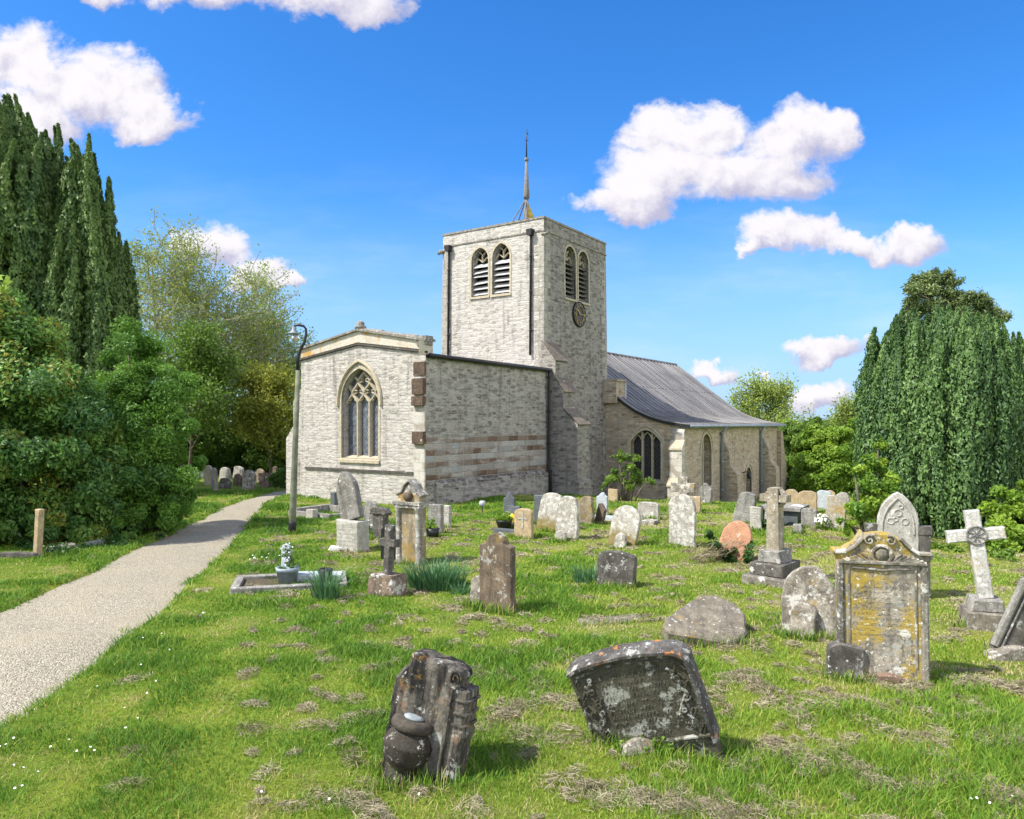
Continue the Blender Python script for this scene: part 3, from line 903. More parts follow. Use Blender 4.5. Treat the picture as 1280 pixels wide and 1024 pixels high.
b = MB()   # south-east quoin pier with worn projecting ironstone blocks
b.box(-0.055, 0.0, 0.0, 0.46, -1.0, 4.5)
b.build('quoin_pier', M['ashlar'], church)
for (z0, z1, pj) in ((4.02, 4.45, .03), (3.40, 3.92, .11), (3.04, 3.34, .13), (1.80, 2.20, .10)):
    b = MB()
    vs = bmesh.new()
    bmesh.ops.create_cube(vs, size=1)
    bmesh.ops.subdivide_edges(vs, edges=vs.edges[:], cuts=4, use_grid_fill=True)
    for v in vs.verts:
        q = Vector((v.co.x, v.co.y, v.co.z))
        w = 0.03 + 0.04 * mnoise.noise(q * 3 + Vector((z0, 0, 0)))
        q *= (1 - 0.10 * (q.length - 0.5)) * (1 + w)
        v.co = (-pj / 2 - 0.03 + q.x * (pj + 0.06), 0.215 + q.y * 0.47, (z0 + z1) / 2 + q.z * (z1 - z0))
    me = bpy.data.meshes.new('quoin_block'); vs.to_mesh(me); vs.free()
    me.materials.append(M['ironstone'] if z0 != 3.02 else M['coping'])
    o = bpy.data.objects.new('quoin_block', me); COL.objects.link(o); o.parent = church

def tracery_window(parent, f, g0, g1, z0, zs, za, dep):
    """three lights with reticulated tracery between g0..g1 (f maps u,v,d)"""
    wfr = MB()
    W_ = g1 - g0
    X = lambda k: g0 + W_ * k
    h = za - zs
    for k in (1 / 3, 2 / 3):
        wfr.bar([(X(k), z0), (X(k), zs)], 0.115, 0.17, lambda u, v, d: f(u, v, dep + d))
    def S_(p, q, wd=0.085):
        pts = []
        for i in range(9):
            t = i / 8
            e = t * t * (3 - 2 * t)
            pts.append((X(p[0] + (q[0] - p[0]) * e), zs + h * (p[1] + (q[1] - p[1]) * t)))
        wfr.bar(pts, wd, 0.15, lambda u, v, d: f(u, v, dep + 0.012 + d))
    R0, R1, R2, R3 = -0.08, 0.27, 0.64, 0.985
    for p, q in (((0, R0), (1/6, R1)), ((1/3, R0), (1/6, R1)), ((1/3, R0), (1/2, R1)), ((2/3, R0), (1/2, R1)), ((2/3, R0), (5/6, R1)), ((1, R0), (5/6, R1)),
                 ((1/6, R1), (1/3, R2)), ((1/2, R1), (1/3, R2)), ((1/2, R1), (2/3, R2)), ((5/6, R1), (2/3, R2)),
                 ((1/6, R1), (0.07, .52)), ((5/6, R1), (0.93, .52)),
                 ((1/3, R2), (1/2, R3)), ((2/3, R2), (1/2, R3)), ((1/3, R2), (0.25, .80)), ((2/3, R2), (0.75, .80))):
        S_(p, q)
    for cx, cz in ((1/3, .31), (2/3, .31), (1/2, .68)):      # cusps
        for sx in (-1, 1):
            for sz in (-1, 1):
                wfr.bar([(X(cx + sx * .125), zs + h * (cz + sz * .075)), (X(cx + sx * .045), zs + h * (cz + sz * .028))], 0.05, 0.10, lambda u, v, d: f(u, v, dep + 0.03 + d))
    for k in (1/6, 1/2, 5/6):
        for sx in (-1, 1):
            wfr.bar([(X(k + sx * .14), zs - .02), (X(k + sx * .06), zs + h * .05)], 0.045, 0.10, lambda u, v, d: f(u, v, dep + 0.03 + d))
    wfr.build('tracery', M['dressed'], parent)


def hood(parent, f, u0, u1, zs, za, wd=0.1, proj=0.07, drop=0.15):
    a = arch(u0, u1, zs - drop, zs, za, 10)
    pts = a[1:] + [a[0]]
    q = MB()
    q.bar(pts, wd, proj + 0.02, lambda u, v, d: f(u, v, d - proj))
    q.build('hood_mould', M['dressed'], parent)


def pane(parent, outline, f, dep, mat):
    q = MB()
    q.face([f(u, v, dep) for u, v in outline])
    return q.build('glass', mat, parent)


def surround(parent, outline, f, mat, wd=0.13, proj=0.012):
    """dressed stone frame round an opening"""
    q = MB()
    n = len(outline)
    ring = []
    for i in range(n):
        a, p, c = Vector(outline[i - 1]), Vector(outline[i]), Vector(outline[(i + 1) % n])
        d1, d2 = (p - a).normalized(), (c - p).normalized()
        nrm = Vector((d1.y + d2.y, -d1.x - d2.x))
        nrm = nrm.normalized() / max(0.35, math.sqrt((1 + d1.dot(d2)) / 2))
        ring.append(p + nrm * wd)
    for i in range(n):
        j = (i + 1) % n
        p0, p1, q0, q1 = outline[i], outline[j], ring[i], ring[j]
        q.face([f(*p0, -proj), f(*p1, -proj), f(*p1, .1), f(*p0, .1)][::-1])
        q.face([f(*q0, -proj), f(*q1, -proj), f(*p1, -proj), f(*p0, -proj)])
        q.face([f(*q0, .02), f(*q1, .02), f(*q1, -proj), f(*q0, -proj)])
    return q.build('surround', mat, parent)


def part(name):
    o = bpy.data.objects.new(name, None)
    COL.objects.link(o)
    o.parent = church
    o.empty_display_size = 0.1
    return o


ew = part('window')
surround(ew, win, fE(0), M['dressed'], 0.10)
pane(ew, arch(-3.86, -2.12, 1.27, 3.27, 4.33, 10), fE(0), 0.33, M['glass_light'])
tracery_window(ew, fE(0), -3.84, -2.14, 1.2, 3.24, 4.30, 0.17)
hood(ew, fE(0), -4.03, -1.95, 3.22, 4.62, 0.11, 0.09)
b = MB()
b.prism([(0.3, 1.34), (-0.07, 1.20), (-0.07, 1.10), (0.3, 1.10)], -3.98, -2.02, lambda u, v, a: (u, -a, v))
b.build('sill', M['dressed'], ew)
tag(ew, label='three-light window with net tracery above grey leaded glass')

# north-east buttress, two stages
b = MB()
b.prism([(6.0, -1.2), (6.9, -1.2), (6.9, 1.9), (6.5, 2.35), (6.5, 3.3), (6.0, 3.8)][::-1], 0.05, 0.75, lambda u, v, a: (a, u, v))
b.build('buttress', M['wall_white'], church)

# chancel roof, gutter and downpipe
b = MB()
b.face([(0.35, -0.08, 4.70), (7.8, -0.08, 4.70), (7.8, 3.05, 4.80), (0.35, 3.05, 4.80)])
b.face([(7.8, 6.08, 4.70), (0.35, 6.08, 4.70), (0.35, 3.05, 4.80), (7.8, 3.05, 4.80)])
b.build('chancel_roof', M['leadroof'], church)
b = MB()
b.tube([(0.05, -0.13, 4.66), (7.60, -0.13, 4.62)], 0.075, 8)
b.box(0.0, 7.55, -0.05, -0.003, 4.60, 4.66)
b.build('gutter', M['iron'], church)
b = MB()
b.tube([(7.46, -0.14, 4.6), (7.46, -0.12, 4.3), (7.46, -0.12, 0.7), (7.46, -0.19, 0.45), (7.46, -0.19, -0.6)], 0.062, 8)
for z in (4.28, 2.9, 1.6, 0.5): b.lathe([(.085, 0), (.085, .09)], (7.46, -.125 if z > .6 else -.18, z), 8)
b.build('downpipe', M['iron'], church)

# ---- tower
T0, T1, TS, TN, TT = 7.80, 13.60, 0.30, 5.86, 10.95
bt = 0.10
b = MB()
lw = [arch(-4.13, -3.22, 8.02, 9.62, 10.14, 6), arch(-3.00, -2.09, 8.02, 9.62, 10.20, 6)]
def fTE(u, v, d): return (T0 + bt * max(0, v) / TT + d, -u - 0.0, v)
def fTS(u, v, d): return (u, TS + bt * max(0, v) / TT + d, v)
k = lambda v: bt * v / TT
b.mi = 0
b.wall([(-TN, -1.4), (-TS, -1.4), (-TS - bt, TT), (-TN + bt, TT)], lw, fTE, 0.45)
sw = [arch(9.62, 10.56, 7.92, 9.70, 10.20, 6), arch(10.80, 11.74, 7.92, 9.70, 10.20, 6)]
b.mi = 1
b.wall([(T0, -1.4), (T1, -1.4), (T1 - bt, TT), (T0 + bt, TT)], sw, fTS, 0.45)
b.face([(T1, TS, -1.4), (T1, TN, -1.4), (T1 - bt, TN - bt, TT), (T1 - bt, TS + bt, TT)])
b.face([(T1, TN, -1.4), (T0, TN, -1.4), (T0 + bt, TN - bt, TT), (T1 - bt, TN - bt, TT)])
b.face([(T0 + bt, TS + bt, TT - .3), (T1 - bt, TS + bt, TT - .3), (T1 - bt, TN - bt, TT - .3), (T0 + bt, TN - bt, TT - .3)])
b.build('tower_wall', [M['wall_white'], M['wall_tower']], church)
b = MB()   # parapet coping and string
e = 0.035
x0, x1, y0, y1 = T0 + bt - e, T1 - bt + e, TS + bt - e, TN - bt + e
for (xa, xb, ya, yb) in ((x0, x1, y0, y0 + .3), (x0, x1, y1 - .3, y1), (x0, x0 + .3, y0 + .302, y1 - .302), (x1 - .3, x1, y0 + .302, y1 - .302)):
    b.box(xa, xb, ya, yb, TT + .002, TT + .085)
for z in (10.42,):
    q = 0.03
    b.box(T0 + .06, T0 + .14, TS + .13, TN - .13, z, z + .06)
    b.box(T0 + .06, T1 - .06, TS + .06, TS + .128, z + .002, z + .058)
b.build('parapet_coping', M['coping'], church)

# dressed corner stones of the tower
b, b2_, b3_ = MB(), MB(), MB()
rr = random.Random(8)
z = -1.2
i = 0
while z < 10.0:
    hh = rr.uniform(.24, .38)
    la, lb = ((.52, .27), (.27, .52))[i % 2]
    la *= rr.uniform(.85, 1.15); lb *= rr.uniform(.85, 1.15)
    z1 = z + hh - .012
    p = rr.uniform(.004, .012)
    zz = (z, z1)
    q = [k(v) for v in zz]
    E_ = lambda n_, v: (T0 + k(v) - p, n_, v)
    if True:
        se = [TS + k(v) - p for v in zz]
        b.face([E_(TS + k(z) + la, z), E_(se[0], z), E_(se[1], z1), E_(TS + k(z1) + la, z1)])
        b.face([(T0 + k(z) - p, se[0], z), (T0 + k(z) + lb, se[0], z), (T0 + k(z1) + lb, se[1], z1), (T0 + k(z1) - p, se[1], z1)])
        b.face([E_(se[1], z1), (T0 + k(z1) + lb, se[1], z1), (T0 + k(z1) + lb, se[1] + p, z1), E_(se[1] + p, z1)])
        b.face([(T0 + k(z) + lb, se[0], z), (T0 + k(z) + lb, se[0] + p, z), (T0 + k(z1) + lb, se[1] + p, z1), (T0 + k(z1) + lb, se[1], z1)])
        b2_.face([E_(TN - k(z), z), E_(TN - k(z) - lb, z), E_(TN - k(z1) - lb, z1), E_(TN - k(z1), z1)])
        b3_.face([(T1 - k(z) - la, se[0], z), (T1 - k(z), se[0], z), (T1 - k(z1), se[1], z1), (T1 - k(z1) - la, se[1], z1)])
    z += hh
    i += 1
for q_ in (b, b2_, b3_): q_.build('quoins', M['dressed_pale'], church)

for (outl, f, mats, irregular) in ((lw[0], fTE, 'louvre', True), (lw[1], fTE, 'louvre', False), (sw[0], fTS, 'louvre_dark', False), (sw[1], fTS, 'louvre_dark', False)):
    wd = part('belfry_window')
    us = [p[0] for p in outl]; zs = [p[1] for p in outl]
    u0, u1, z0, z1 = min(us), max(us), min(zs), max(zs)
    surround(wd, outl, f, M['dressed'], 0.085, 0.02)
    pane(wd, outl, f, 0.44, M['void']).name = 'opening'
    q = MB()      # trefoil head with a small fork
    c = (u0 + u1) / 2
    q.bar([(c, z1 - .62), (c, z1 - .30), (c - .16, z1 - .14)], 0.055, .1, lambda u, v, d, f=f: f(u, v, .16 + d))
    q.bar([(c, z1 - .34), (c + .16, z1 - .14)], 0.055, .1, lambda u, v, d, f=f: f(u, v, .165 + d))
    for sx in (-1, 1):
        q.bar([(c + sx * .44, z1 - .66), (c + sx * .26, z1 - .40), (c + sx * .10, z1 - .52), (c, z1 - .60)], 0.05, .1, lambda u, v, d, f=f: f(u, v, .17 + d))
    q.build('tracery', M['dressed'], wd)
    nl = 6 if mats == 'louvre' else 8
    rr = random.Random(int(u0 * 100))
    top = z1 - .62
    q = MB()
    for i in range(nl):
        if irregular and i == 3: dz = .06
        else: dz = 0
        zc = z0 + .06 + (top - z0 - .05) * i / nl + dz
        hh = (top - z0) / nl
        tl = rr.uniform(-.015, .015) + (.05 if irregular and i in (2, 4) else 0)
        q.prism([(0.06, 0), (0.10, 0), (0.34, hh * .82), (0.30, hh * .82)] if mats == 'louvre' else [(0.08, 0), (0.10, 0), (0.32, hh * .75), (0.28, hh * .75)], 0, 1,
                lambda a, v, t, f=f, zc=zc, tl=tl: f(u0 + .012 + (u1 - u0 - .024) * t, zc + v + tl * (t - .5), a))
    q.build('louvres', M[mats], wd)
    q = MB()
    q.prism([(0.35, z0 + .02), (-0.06, z0 - .03), (-0.06, z0 - .11), (0.02, z0 - .11)], u0 - .08, u1 + .08, lambda a, v, t, f=f: f(t, v, a))
    q.build('sill', M['dressed'], wd)

# clock on the south face
ck = part('clock')
cs, cz, cr = 10.78, 7.30, 0.57
yf = TS + bt * cz / TT
def fc(a, r, d): return (cs + r * math.sin(a), yf - d, cz + r * math.cos(a))
b = MB()
rows = [[fc(2 * math.pi * i / 40, r, d) for i in range(40)] for r, d in ((cr, 0.0), (cr, .075), (cr - .03, .095), (cr - .05, .07), (0.001, .07))]
b.sm = False
b.grid([r[::-1] for r in rows], True)
b.build('dial', M['clockblack'], ck)
b = MB()
for r0, r1 in ((cr - .222, cr - .216),):
    b.grid([[fc(2 * math.pi * i / 48, r, d) for i in range(48)][::-1] for r, d in ((r1, .07), (r1, .101), (r0, .101), (r0, .07))], True)
def stroke(a, x0, y0, x1, y1, w, d=.085):
    """stroke in the frame of hour angle a: x across, y outward"""
    p, q = Vector((x0, y0)), Vector((x1, y1)); t = (q - p).normalized(); s_ = Vector((-t.y, t.x)) * w / 2
    def g(P):
        rad = Vector((math.sin(a), math.cos(a))); tan = Vector((math.cos(a), -math.sin(a)))
        v = rad * P.y + tan * P.x
        return (cs + v.x, yf - d, cz + v.y)
    b.face([g(p + s_), g(p - s_), g(q - s_), g(q + s_)][::-1])
    b.face([g(p + s_), g(p - s_), g(q - s_), g(q + s_)])
NUM = ['XII', 'I', 'II', 'III', 'IIII', 'V', 'VI', 'VII', 'VIII', 'IX', 'X', 'XI']
r0, r1 = cr - .20, cr - .075
for h, s_ in enumerate(NUM):
    a = 2 * math.pi * h / 12
    wds = [{'I': .045, 'V': .08, 'X': .085}[c] for c in s_]
    x = -sum(wds) / 2
    for c, w in zip(s_, wds):
        if c == 'I': stroke(a, x + w / 2, r0, x + w / 2, r1, .017)
        elif c == 'V':
            stroke(a, x + .005, r1, x + w / 2, r0, .017); stroke(a, x + w - .005, r1, x + w / 2, r0, .010)
        else:
            stroke(a, x + .005, r1, x + w - .005, r0, .017); stroke(a, x + w - .005, r1, x + .005, r0, .010)
        x += w
b.build('numerals', M['gold'], ck)
for ang, ln, w, d in ((math.radians(-52), .27, .05, .105), (math.radians(92), .42, .036, .112)):
    b = MB()
    stroke(ang, 0, -.09, 0, ln, w, d); stroke(ang, 0, ln * .75, 0, ln + .05, w * 1.6, d + .002)
    b.build('clock_hand', M['gold'], ck)

# tower downpipes with hopper heads, gargoyle spout
for n_, z0, z1 in ((5.36, 5.4, 10.2), (0.98, 5.3, 10.3)):
    b = MB()
    xx = T0 - .06
    b.tube([(xx + .09, n_, z1 + .12), (xx + .08, n_, z1), (xx + .02, n_, z0)], .05, 8)
    b.prism([(-.10, -.02), (.10, -.02), (.14, .24), (-.14, .24)], xx - .1, xx + .14, lambda u, v, a, n_=n_: (a, n_ + u, z1 + v))
    for z in (z1 - .9, z1 - 2.4, z0 + 1.0): b.lathe([(.066, 0), (.066, .08)], (xx + .03 + .09 * (z - z0) / 12, n_, z), 8)
    b.build('downpipe', M['iron'], church)
b = MB()
b.tube([(T0 + .3, TN - .3, 10.25), (T0 + .02, TN + .02, 10.22), (T0 - .05, TN + .08, 10.12)], [.09, .11, .06], 7)
b.build('gargoyle', M['coping'], church)
b = MB()
b.tube([(T0 + .1, TS + .2, 10.3), (T0 + .0, TS - .16, 10.28)], [.05, .06], 7)
b.build('gargoyle', M['coping'], church)

# tower south-east buttress with three weatherings
b = MB()
prof = [(.45, -1.4), (-1.32, -1.4), (-1.32, .12), (-1.27, .2), (-1.27, 2.42), (-.62, 2.98), (-.62, 3.74), (-.24, 4.28), (-.24, 5.04), (.45, 5.9)]
b.prism(prof[::-1], T0 - .04, T0 + .95, lambda u, v, a: (a, u, v))
b.box(T0 - .10, T0 + 1.0, -1.38, .2, -1.4, .14)
b.build('buttress', [M['wall_tower']], church)
for (ua, za, ub, zb) in ((-1.36, 2.40, -.62, 3.03), (-.70, 3.72, -.22, 4.33), (-.32, 5.01, .30, 5.78)):
    b = MB()
    b.prism([(ua, za), (ub, zb), (ub, zb + .05), (ua, za + .03)], T0 - .045, T0 + .97, lambda u, v, a: (a, u, v))
    b.build('weathering_slab', M['roof_stone'], church)
b = MB()
b.tube([(T0 + 1.25, TS - .03, 2.35), (T0 + 1.25, TS - .03, 3.2), (T0 + 1.33, TS - .03, 3.35), (T0 + 1.42, TS - .03, 3.3)], .035, 6)
b.tube([(T0 + 1.0, TS - .05, 2.36), (T0 + 1.5, TS - .05, 2.34)], .04, 6)
b.build('iron_bracket', M['iron'], church)

# spirelet: mast, stays, yellow-lichened lead fin
sx, sy = 10.75, 3.1
sp = part('spirelet')
b = MB()
b.tube([(sx, sy, 10.5), (sx, sy, 12.9)], [.10, .085], 8)
b.tube([(sx, sy, 12.9), (sx, sy, 13.05), (sx, sy, 13.5), (sx, sy, 14.7)], [.13, .15, .11, .06], 8)
b.lathe([(.06, 0), (.1, .03), (.11, .12), (.05, .17)], (sx, sy, 14.65), 8)
b.build('mast', M['louvre_dark'], sp)
b = MB()
b.tube([(sx, sy, 14.8), (sx, sy, 15.6), (sx + .02, sy - .01, 16.15)], [.035, .025, .012], 6)
b.tube([(sx - .1, sy, 15.62), (sx + .12, sy - .02, 15.64)], .016, 5)
b.face([(sx + .03, sy, 15.9), (sx + .16, sy - .02, 15.95), (sx + .03, sy, 16.03)])
b.build('weathervane', M['iron'], sp)
b = MB()
for (dx, dy) in ((-.5, .9), (-.2, .6), (.6, .75), (-.55, -.1)):
    b.tube([(sx, sy, 12.95), (sx + dx * 1.4, sy + dy * 1.4, 10.6)], .028, 6)
b.build('stay', M['louvre_dark'], sp)
b = MB()
b.prism([(0, 12.85), (0, 10.6), (1.0, 10.6), (.45, 11.9)], -.05, .05, lambda u, v, a: (sx + u * .85 + a * .4, sy - u * .52 + a * .8, v))
b.build('lead_fin', M['yellowlead'], sp)

# ---- nave and aisle
A0, A1, AS = 13.35, 29.2, -3.55
RY, RZ = 3.2, 6.36
RPROF = [(RY, RZ), (1.9, 5.38), (0.6, 4.38), (-.1, 3.86), (-.7, 3.42), (-1.25, 3.07), (-1.9, 2.78), (-2.6, 2.58), (-3.2, 2.47), (-3.86, 2.37)]
MIR = [(2 * RY - n_, z) for n_, z in RPROF[::-1]]
b = MB()
ewin = arch(0.98, 2.45, -.16, 1.62, 2.14, 8)
low = [(-n_, z - .06) for n_, z in RPROF if n_ >= -3.5]
outl = [(-.35, 3.9), (-.35, -2.6), (-AS, -2.6), (-AS, 2.36)] + [(-n_, z - .10) for n_, z in RPROF[::-1] if -3.5 < n_ < .4]
b.wall(outl, [ewin], fE(A0), 0.34)
lan = arch(15.55, 16.95, -.55, 1.15, 1.95, 8)
door = arch(22.45, 23.55, -2.2, -.55, .02, 8)
b.wall([(A0, -3.2), (A1, -3.2), (A1, 2.34), (A0, 2.36)], [lan, door], fS(AS), 0.40)
b.wall([(AS, -3.2), (2 * RY - AS, -3.2)] + [(n_, z - .1) for n_, z in MIR[::-1] if n_ < 2 * RY - AS - .1] + [(n_, z - .1) for n_, z in RPROF[1:] if n_ > AS + .1], [], lambda u, v, d: (A1 - d, u, v), .1)
b.face([(A1, 2 * RY - AS, -3.2), (A0, 2 * RY - AS, -3.2), (A0, 2 * RY - AS, 2.3), (A1, 2 * RY - AS, 2.3)])
b.face([(A0, 2 * RY - AS, -3.2), (A0, TN - .3, -3.2), (A0, TN - .3, 4.5), (A0, 2 * RY - AS, 2.3)])
b.build('nave_wall', M['wall_honey'], church)
b = MB()   # stub of wall rising above the aisle roof beside the tower
b.box(13.1, 14.0, -.35, .34, 3.4, 4.42)
b.box(13.1, 14.05, -.42, .30, 4.422, 4.52)
b.build('wall_stub', M['wall_honey'], church)
b = MB()
b.box(14.0, 14.10, -.40, .2, 3.62, 4.35)
b.build('flashing', M['leadgrey'], church)

def roof_pt(i, s_, lift=0): n_, z = RPROF[i]; return (s_, n_, z + lift)
b = MB()
ss = np.arange(A0 - .12, A1 + .25, .52)
for j in range(len(ss)):          # sheets between rolls
    s0 = ss[j]; s1 = ss[j + 1] if j + 1 < len(ss) else A1 + .22
    b.sm = True
    b.grid([[(s0, n_, z) for n_, z in RPROF], [(s1, n_, z) for n_, z in RPROF]][::-1])
    b.grid([[(s0, n_, z) for n_, z in MIR], [(s1, n_, z) for n_, z in MIR]][::-1])
for s0 in list(ss[1:]) + [A1 + .22, A0 - .12]:
    b.tube([(s0, n_, z + .02) for n_, z in RPROF], .035, 6)
b.tube([(13.6, RY, RZ + .03), (A1 + .24, RY, RZ + .03)], .07, 6)
for n_, z in (RPROF[2], RPROF[5], RPROF[7]):       # drips
    b.tube([(A0, n_, z + .012), (A1 + .2, n_, z + .012)], .016, 5)
b.sm = False
b.build('nave_roof', M['leadroof'], church)
b = MB()    # eaves: fascia below the lead, verge board
b.box(A0 - .1, A1 + .2, -3.84, -3.60, 2.25, 2.34)
b.build('fascia', M['leadgrey'], church)
b = MB()
b.grid([[(A0 - .13, n_, z - .02), (A0 - .13, n_, z - .13), (A0 + .02, n_, z - .13)] for n_, z in RPROF if n_ < .3])
b.build('verge', M['iron'], church)
b = MB()
b.tube([(A0 - .1, -3.90, 2.33), (A1 + .25, -3.90, 2.31)], .065, 8)
b.build('gutter', M['greypipe'], church)
for s_ in (18.25, 25.1):
    b = MB()
    zb = -2.0 if s_ < 20 else -2.4
    b.tube([(s_, -3.88, 2.3), (s_, -3.66, 2.0), (s_, -3.66, zb)], .075, 8)
    for z in (1.9, .5, -.9): b.lathe([(.1, 0), (.1, .09)], (s_, -3.66, z), 8)
    b.build('downpipe', M['greypipe'], church)
for s0, s1, dp in ((18.45, 19.2, .78), (25.35, 26.1, .85)):
    b = MB()
    b.prism([(AS + .02, -3.2), (AS - dp - .1, -3.2), (AS - dp, -.1), (AS - dp * .55, .35), (AS - dp * .5, 1.0), (AS + .02, 1.9)][::-1], s0, s1, lambda u, v, a: (a, u, v))
    b.build('buttress', M['wall_honey'], church)
b = MB()  # west end corner buttress
b.prism([(A1 - .3, -3.4), (A1 + 1.15, -3.4), (A1 + .95, -.2), (A1 + .55, .6), (A1 + .1, 1.9), (A1 - .3, 2.0)], AS - .25, AS + .5, lambda u, v, a: (u, a, v))
b.build('buttress', M['wall_honey'], church)
# south-east corner buttress of the aisle, facing east
b = MB()
b.prism([(0, -3), (-.62, -3), (-.62, -.30), (-.40, -.05), (-.40, 1.30), (-.16, 1.62), (-.16, 2.05), (0, 2.26)][::-1], AS - .06, AS + .52, lambda u, v, a: (A0 + u, a, v))
b.build('buttress', M['ashlar'], church)
for (ua, za, ub, zb) in ((-.67, -.34, -.38, .0), (-.45, 1.27, -.14, 1.67)):
    b = MB()
    b.prism([(ua, za), (ub, zb), (ub, zb + .07), (ua, za + .08)], AS - .09, AS + .55, lambda u, v, a: (A0 + u, a, v))
    b.build('weathering_slab', M['dressed'], church)

nw = part('window')
surround(nw, ewin, fE(A0), M['dressed'], 0.14)
pane(nw, arch(0.99, 2.44, -.15, 1.61, 2.12, 8), fE(A0), .33, M['glass_dark'])
b = MB()
for u in (1.47, 1.96):
    b.bar([(u, -.16), (u, 2.06)], .10, .16, lambda a, v, d: fE(A0)(a, v, .14 + d))
b.bar([(1.0, 1.62), (1.1, 1.82), (1.23, 1.90), (1.36, 1.82), (1.47, 1.62)], .06, .1, lambda a, v, d: fE(A0)(a, v, .17 + d))
b.bar([(1.47, 1.66), (1.58, 1.92), (1.715, 2.04), (1.85, 1.92), (1.96, 1.66)], .06, .1, lambda a, v, d: fE(A0)(a, v, .17 + d))
b.bar([(1.96, 1.62), (2.07, 1.82), (2.2, 1.90), (2.33, 1.82), (2.44, 1.62)], .06, .1, lambda a, v, d: fE(A0)(a, v, .17 + d))
b.build('mullion', M['dressed'], nw)
hood(nw, fE(A0), .80, 2.63, 1.55, 2.33, .09, .07, .02)
b = MB()
b.prism([(.3, -.10), (-.05, -.18), (-.05, -.28), (.3, -.28)], .92, 2.52, lambda u, v, a: (A0 + u, -a, v))
b.build('sill', M['dressed'], nw)
tag(nw, label='three-light pointed window with dark leaded glass')

lw_ = part('window')
surround(lw_, lan, fS(AS), M['dressed'], .12)
pane(lw_, arch(15.57, 16.93, -.54, 1.15, 1.93, 8), fS(AS), .38, M['glass_dark'])
b = MB()
b.bar([(16.25, -.45), (16.25, 1.75)], .12, .2, lambda a, v, d: fS(AS)(a, v, .14 + d))
b.bar([(15.95, -.45), (15.95, 1.5)], .10, .2, lambda a, v, d: fS(AS)(a, v, .2 + d))
b.build('mullion', M['dressed'], lw_)
hood(lw_, fS(AS), 15.38, 17.12, 1.1, 2.12, .09, .07)
dr = part('door')
surround(dr, door, fS(AS), M['dressed'], .13)
q = MB()
q.face([fS(AS)(u, v, .36) for u, v in arch(22.46, 23.54, -2.2, -.55, .0, 8)])
for i in range(6): q.box(22.5 + i * .175, 22.5 + i * .175 + .16, AS + .33, AS + .355, -2.2, -.5)
q.build('leaf', M['oak'], dr)
hood(dr, fS(AS), 22.28, 23.72, -.6, .2, .09, .07)
b = MB()
b.tube([(21.9, AS, -.2), (21.9, AS - .3, -.15), (21.9, AS - .34, -.22)], .03, 6)
b.lathe([(.04, .2), (.12, .12), (.10, -.08), (.05, -.12)], (21.9, AS - .34, -.42), 8)
b.build('wall_lantern', M['iron'], church)
# ------------------------------------------------------------------ vegetation
def unit(a):
    return a / np.maximum(np.linalg.norm(a, axis=-1, keepdims=True), 1e-9)


def sphere(n):
    return unit(rng.normal(size=(n, 3)))


def leaves(C, Nn, size, aspect=0.5, up=0.0, along=None):
    """rhombic leaves: centres, normals, half lengths -> vertices, faces"""
    n = len(C)
    t = rng.normal(size=(n, 3)) if along is None else along + rng.normal(size=(n, 3)) * 0.35
    t = unit(t - (t * Nn).sum(1, keepdims=True) * Nn)
    b = np.cross(Nn, t)
    s = np.asarray(size).reshape(-1, 1) * np.ones((n, 1))
    w = s * aspect
    bend = Nn * s * 0.22
    V = np.stack([C - t * s - bend, C + b * w, C + t * s - bend, C - b * w], 1).reshape(-1, 3)
    F = np.arange(4 * n).reshape(n, 4)
    return V, F


def rep4(t):
    return np.repeat(np.clip(t, 0, 1), 4)


def clump_cloud(clumps, dens, size, shell=0.55, aspect=0.5, jag=0.25, upbias=0.25, tonevar=0.35, flat=0.85, seed=0):
    """leafy masses: clumps [(centre, radius)], each broken up in tufts"""
    Cs, Ns, Ts, Sz = [], [], [], []
    for c, r in clumps:
        c = np.array(c)
        ntuft = max(6, int(26 * r * r))
        td = sphere(ntuft)
        tr = r * (1 - rng.random(ntuft) ** 1.5 * shell)
        tc = c + td * tr[:, None] * np.array([1, 1, flat])
        tone0 = rng.random(ntuft)
        per = max(4, int(dens * r * r * 12.6 / ntuft))
        k = ntuft * per
        rad = 0.42 * r * (0.6 + 0.8 * rng.random(ntuft)) / max(1.0, r ** .5)
        o = sphere(k) * (rng.random(k)[:, None] ** 0.4) * np.repeat(rad, per)[:, None]
        o[:, 2] *= 0.8
        P = np.repeat(tc, per, 0) + o
        out = unit(P - c)
        nn = unit(out * 0.7 + sphere(k) * 0.75 + np.array([0, 0, upbias]))
        Cs.append(P); Ns.append(nn)
        Ts.append(0.5 + (np.repeat(tone0, per) - .5) * tonevar * 1.6 + (rng.random(k) - .5) * tonevar)
        Sz.append(size * (0.65 + 0.7 * rng.random(k)))
    return np.concatenate(Cs), np.concatenate(Ns), np.concatenate(Ts), np.concatenate(Sz)


def bush(name, label, cat, clumps, mat, dens=420, size=0.05, aspect=0.5, group=None, stems=True, **kw):
    base = np.mean([c for c, r in clumps], axis=0)
    z0 = gz(base[0], base[1])
    t = thing(name, label, cat, (base[0], base[1], z0), group=group)
    C, Nn, T, Sz = clump_cloud(clumps, dens, size, aspect=aspect, **kw)
    ok = C[:, 2] > ground(C[:, 0], C[:, 1]) + 0.01
    C, Nn, T, Sz = C[ok], Nn[ok], T[ok], Sz[ok]
    V, F = leaves(C, Nn, Sz, aspect)
    mesh_np('foliage', V - np.array(t.location), F, mat, t, tone=rep4(T))
    if stems:
        b = MB()
        for c, r in clumps:
            p = Vector(c) - t.location
            q = Vector((p.x * .35, p.y * .35, -0.1))
            b.tube([q, q.lerp(p, .5) + Vector((0, 0, .1)), p], [.05, .035, .012], 6)
        b.build('stems', M['bark'], t)
    return t


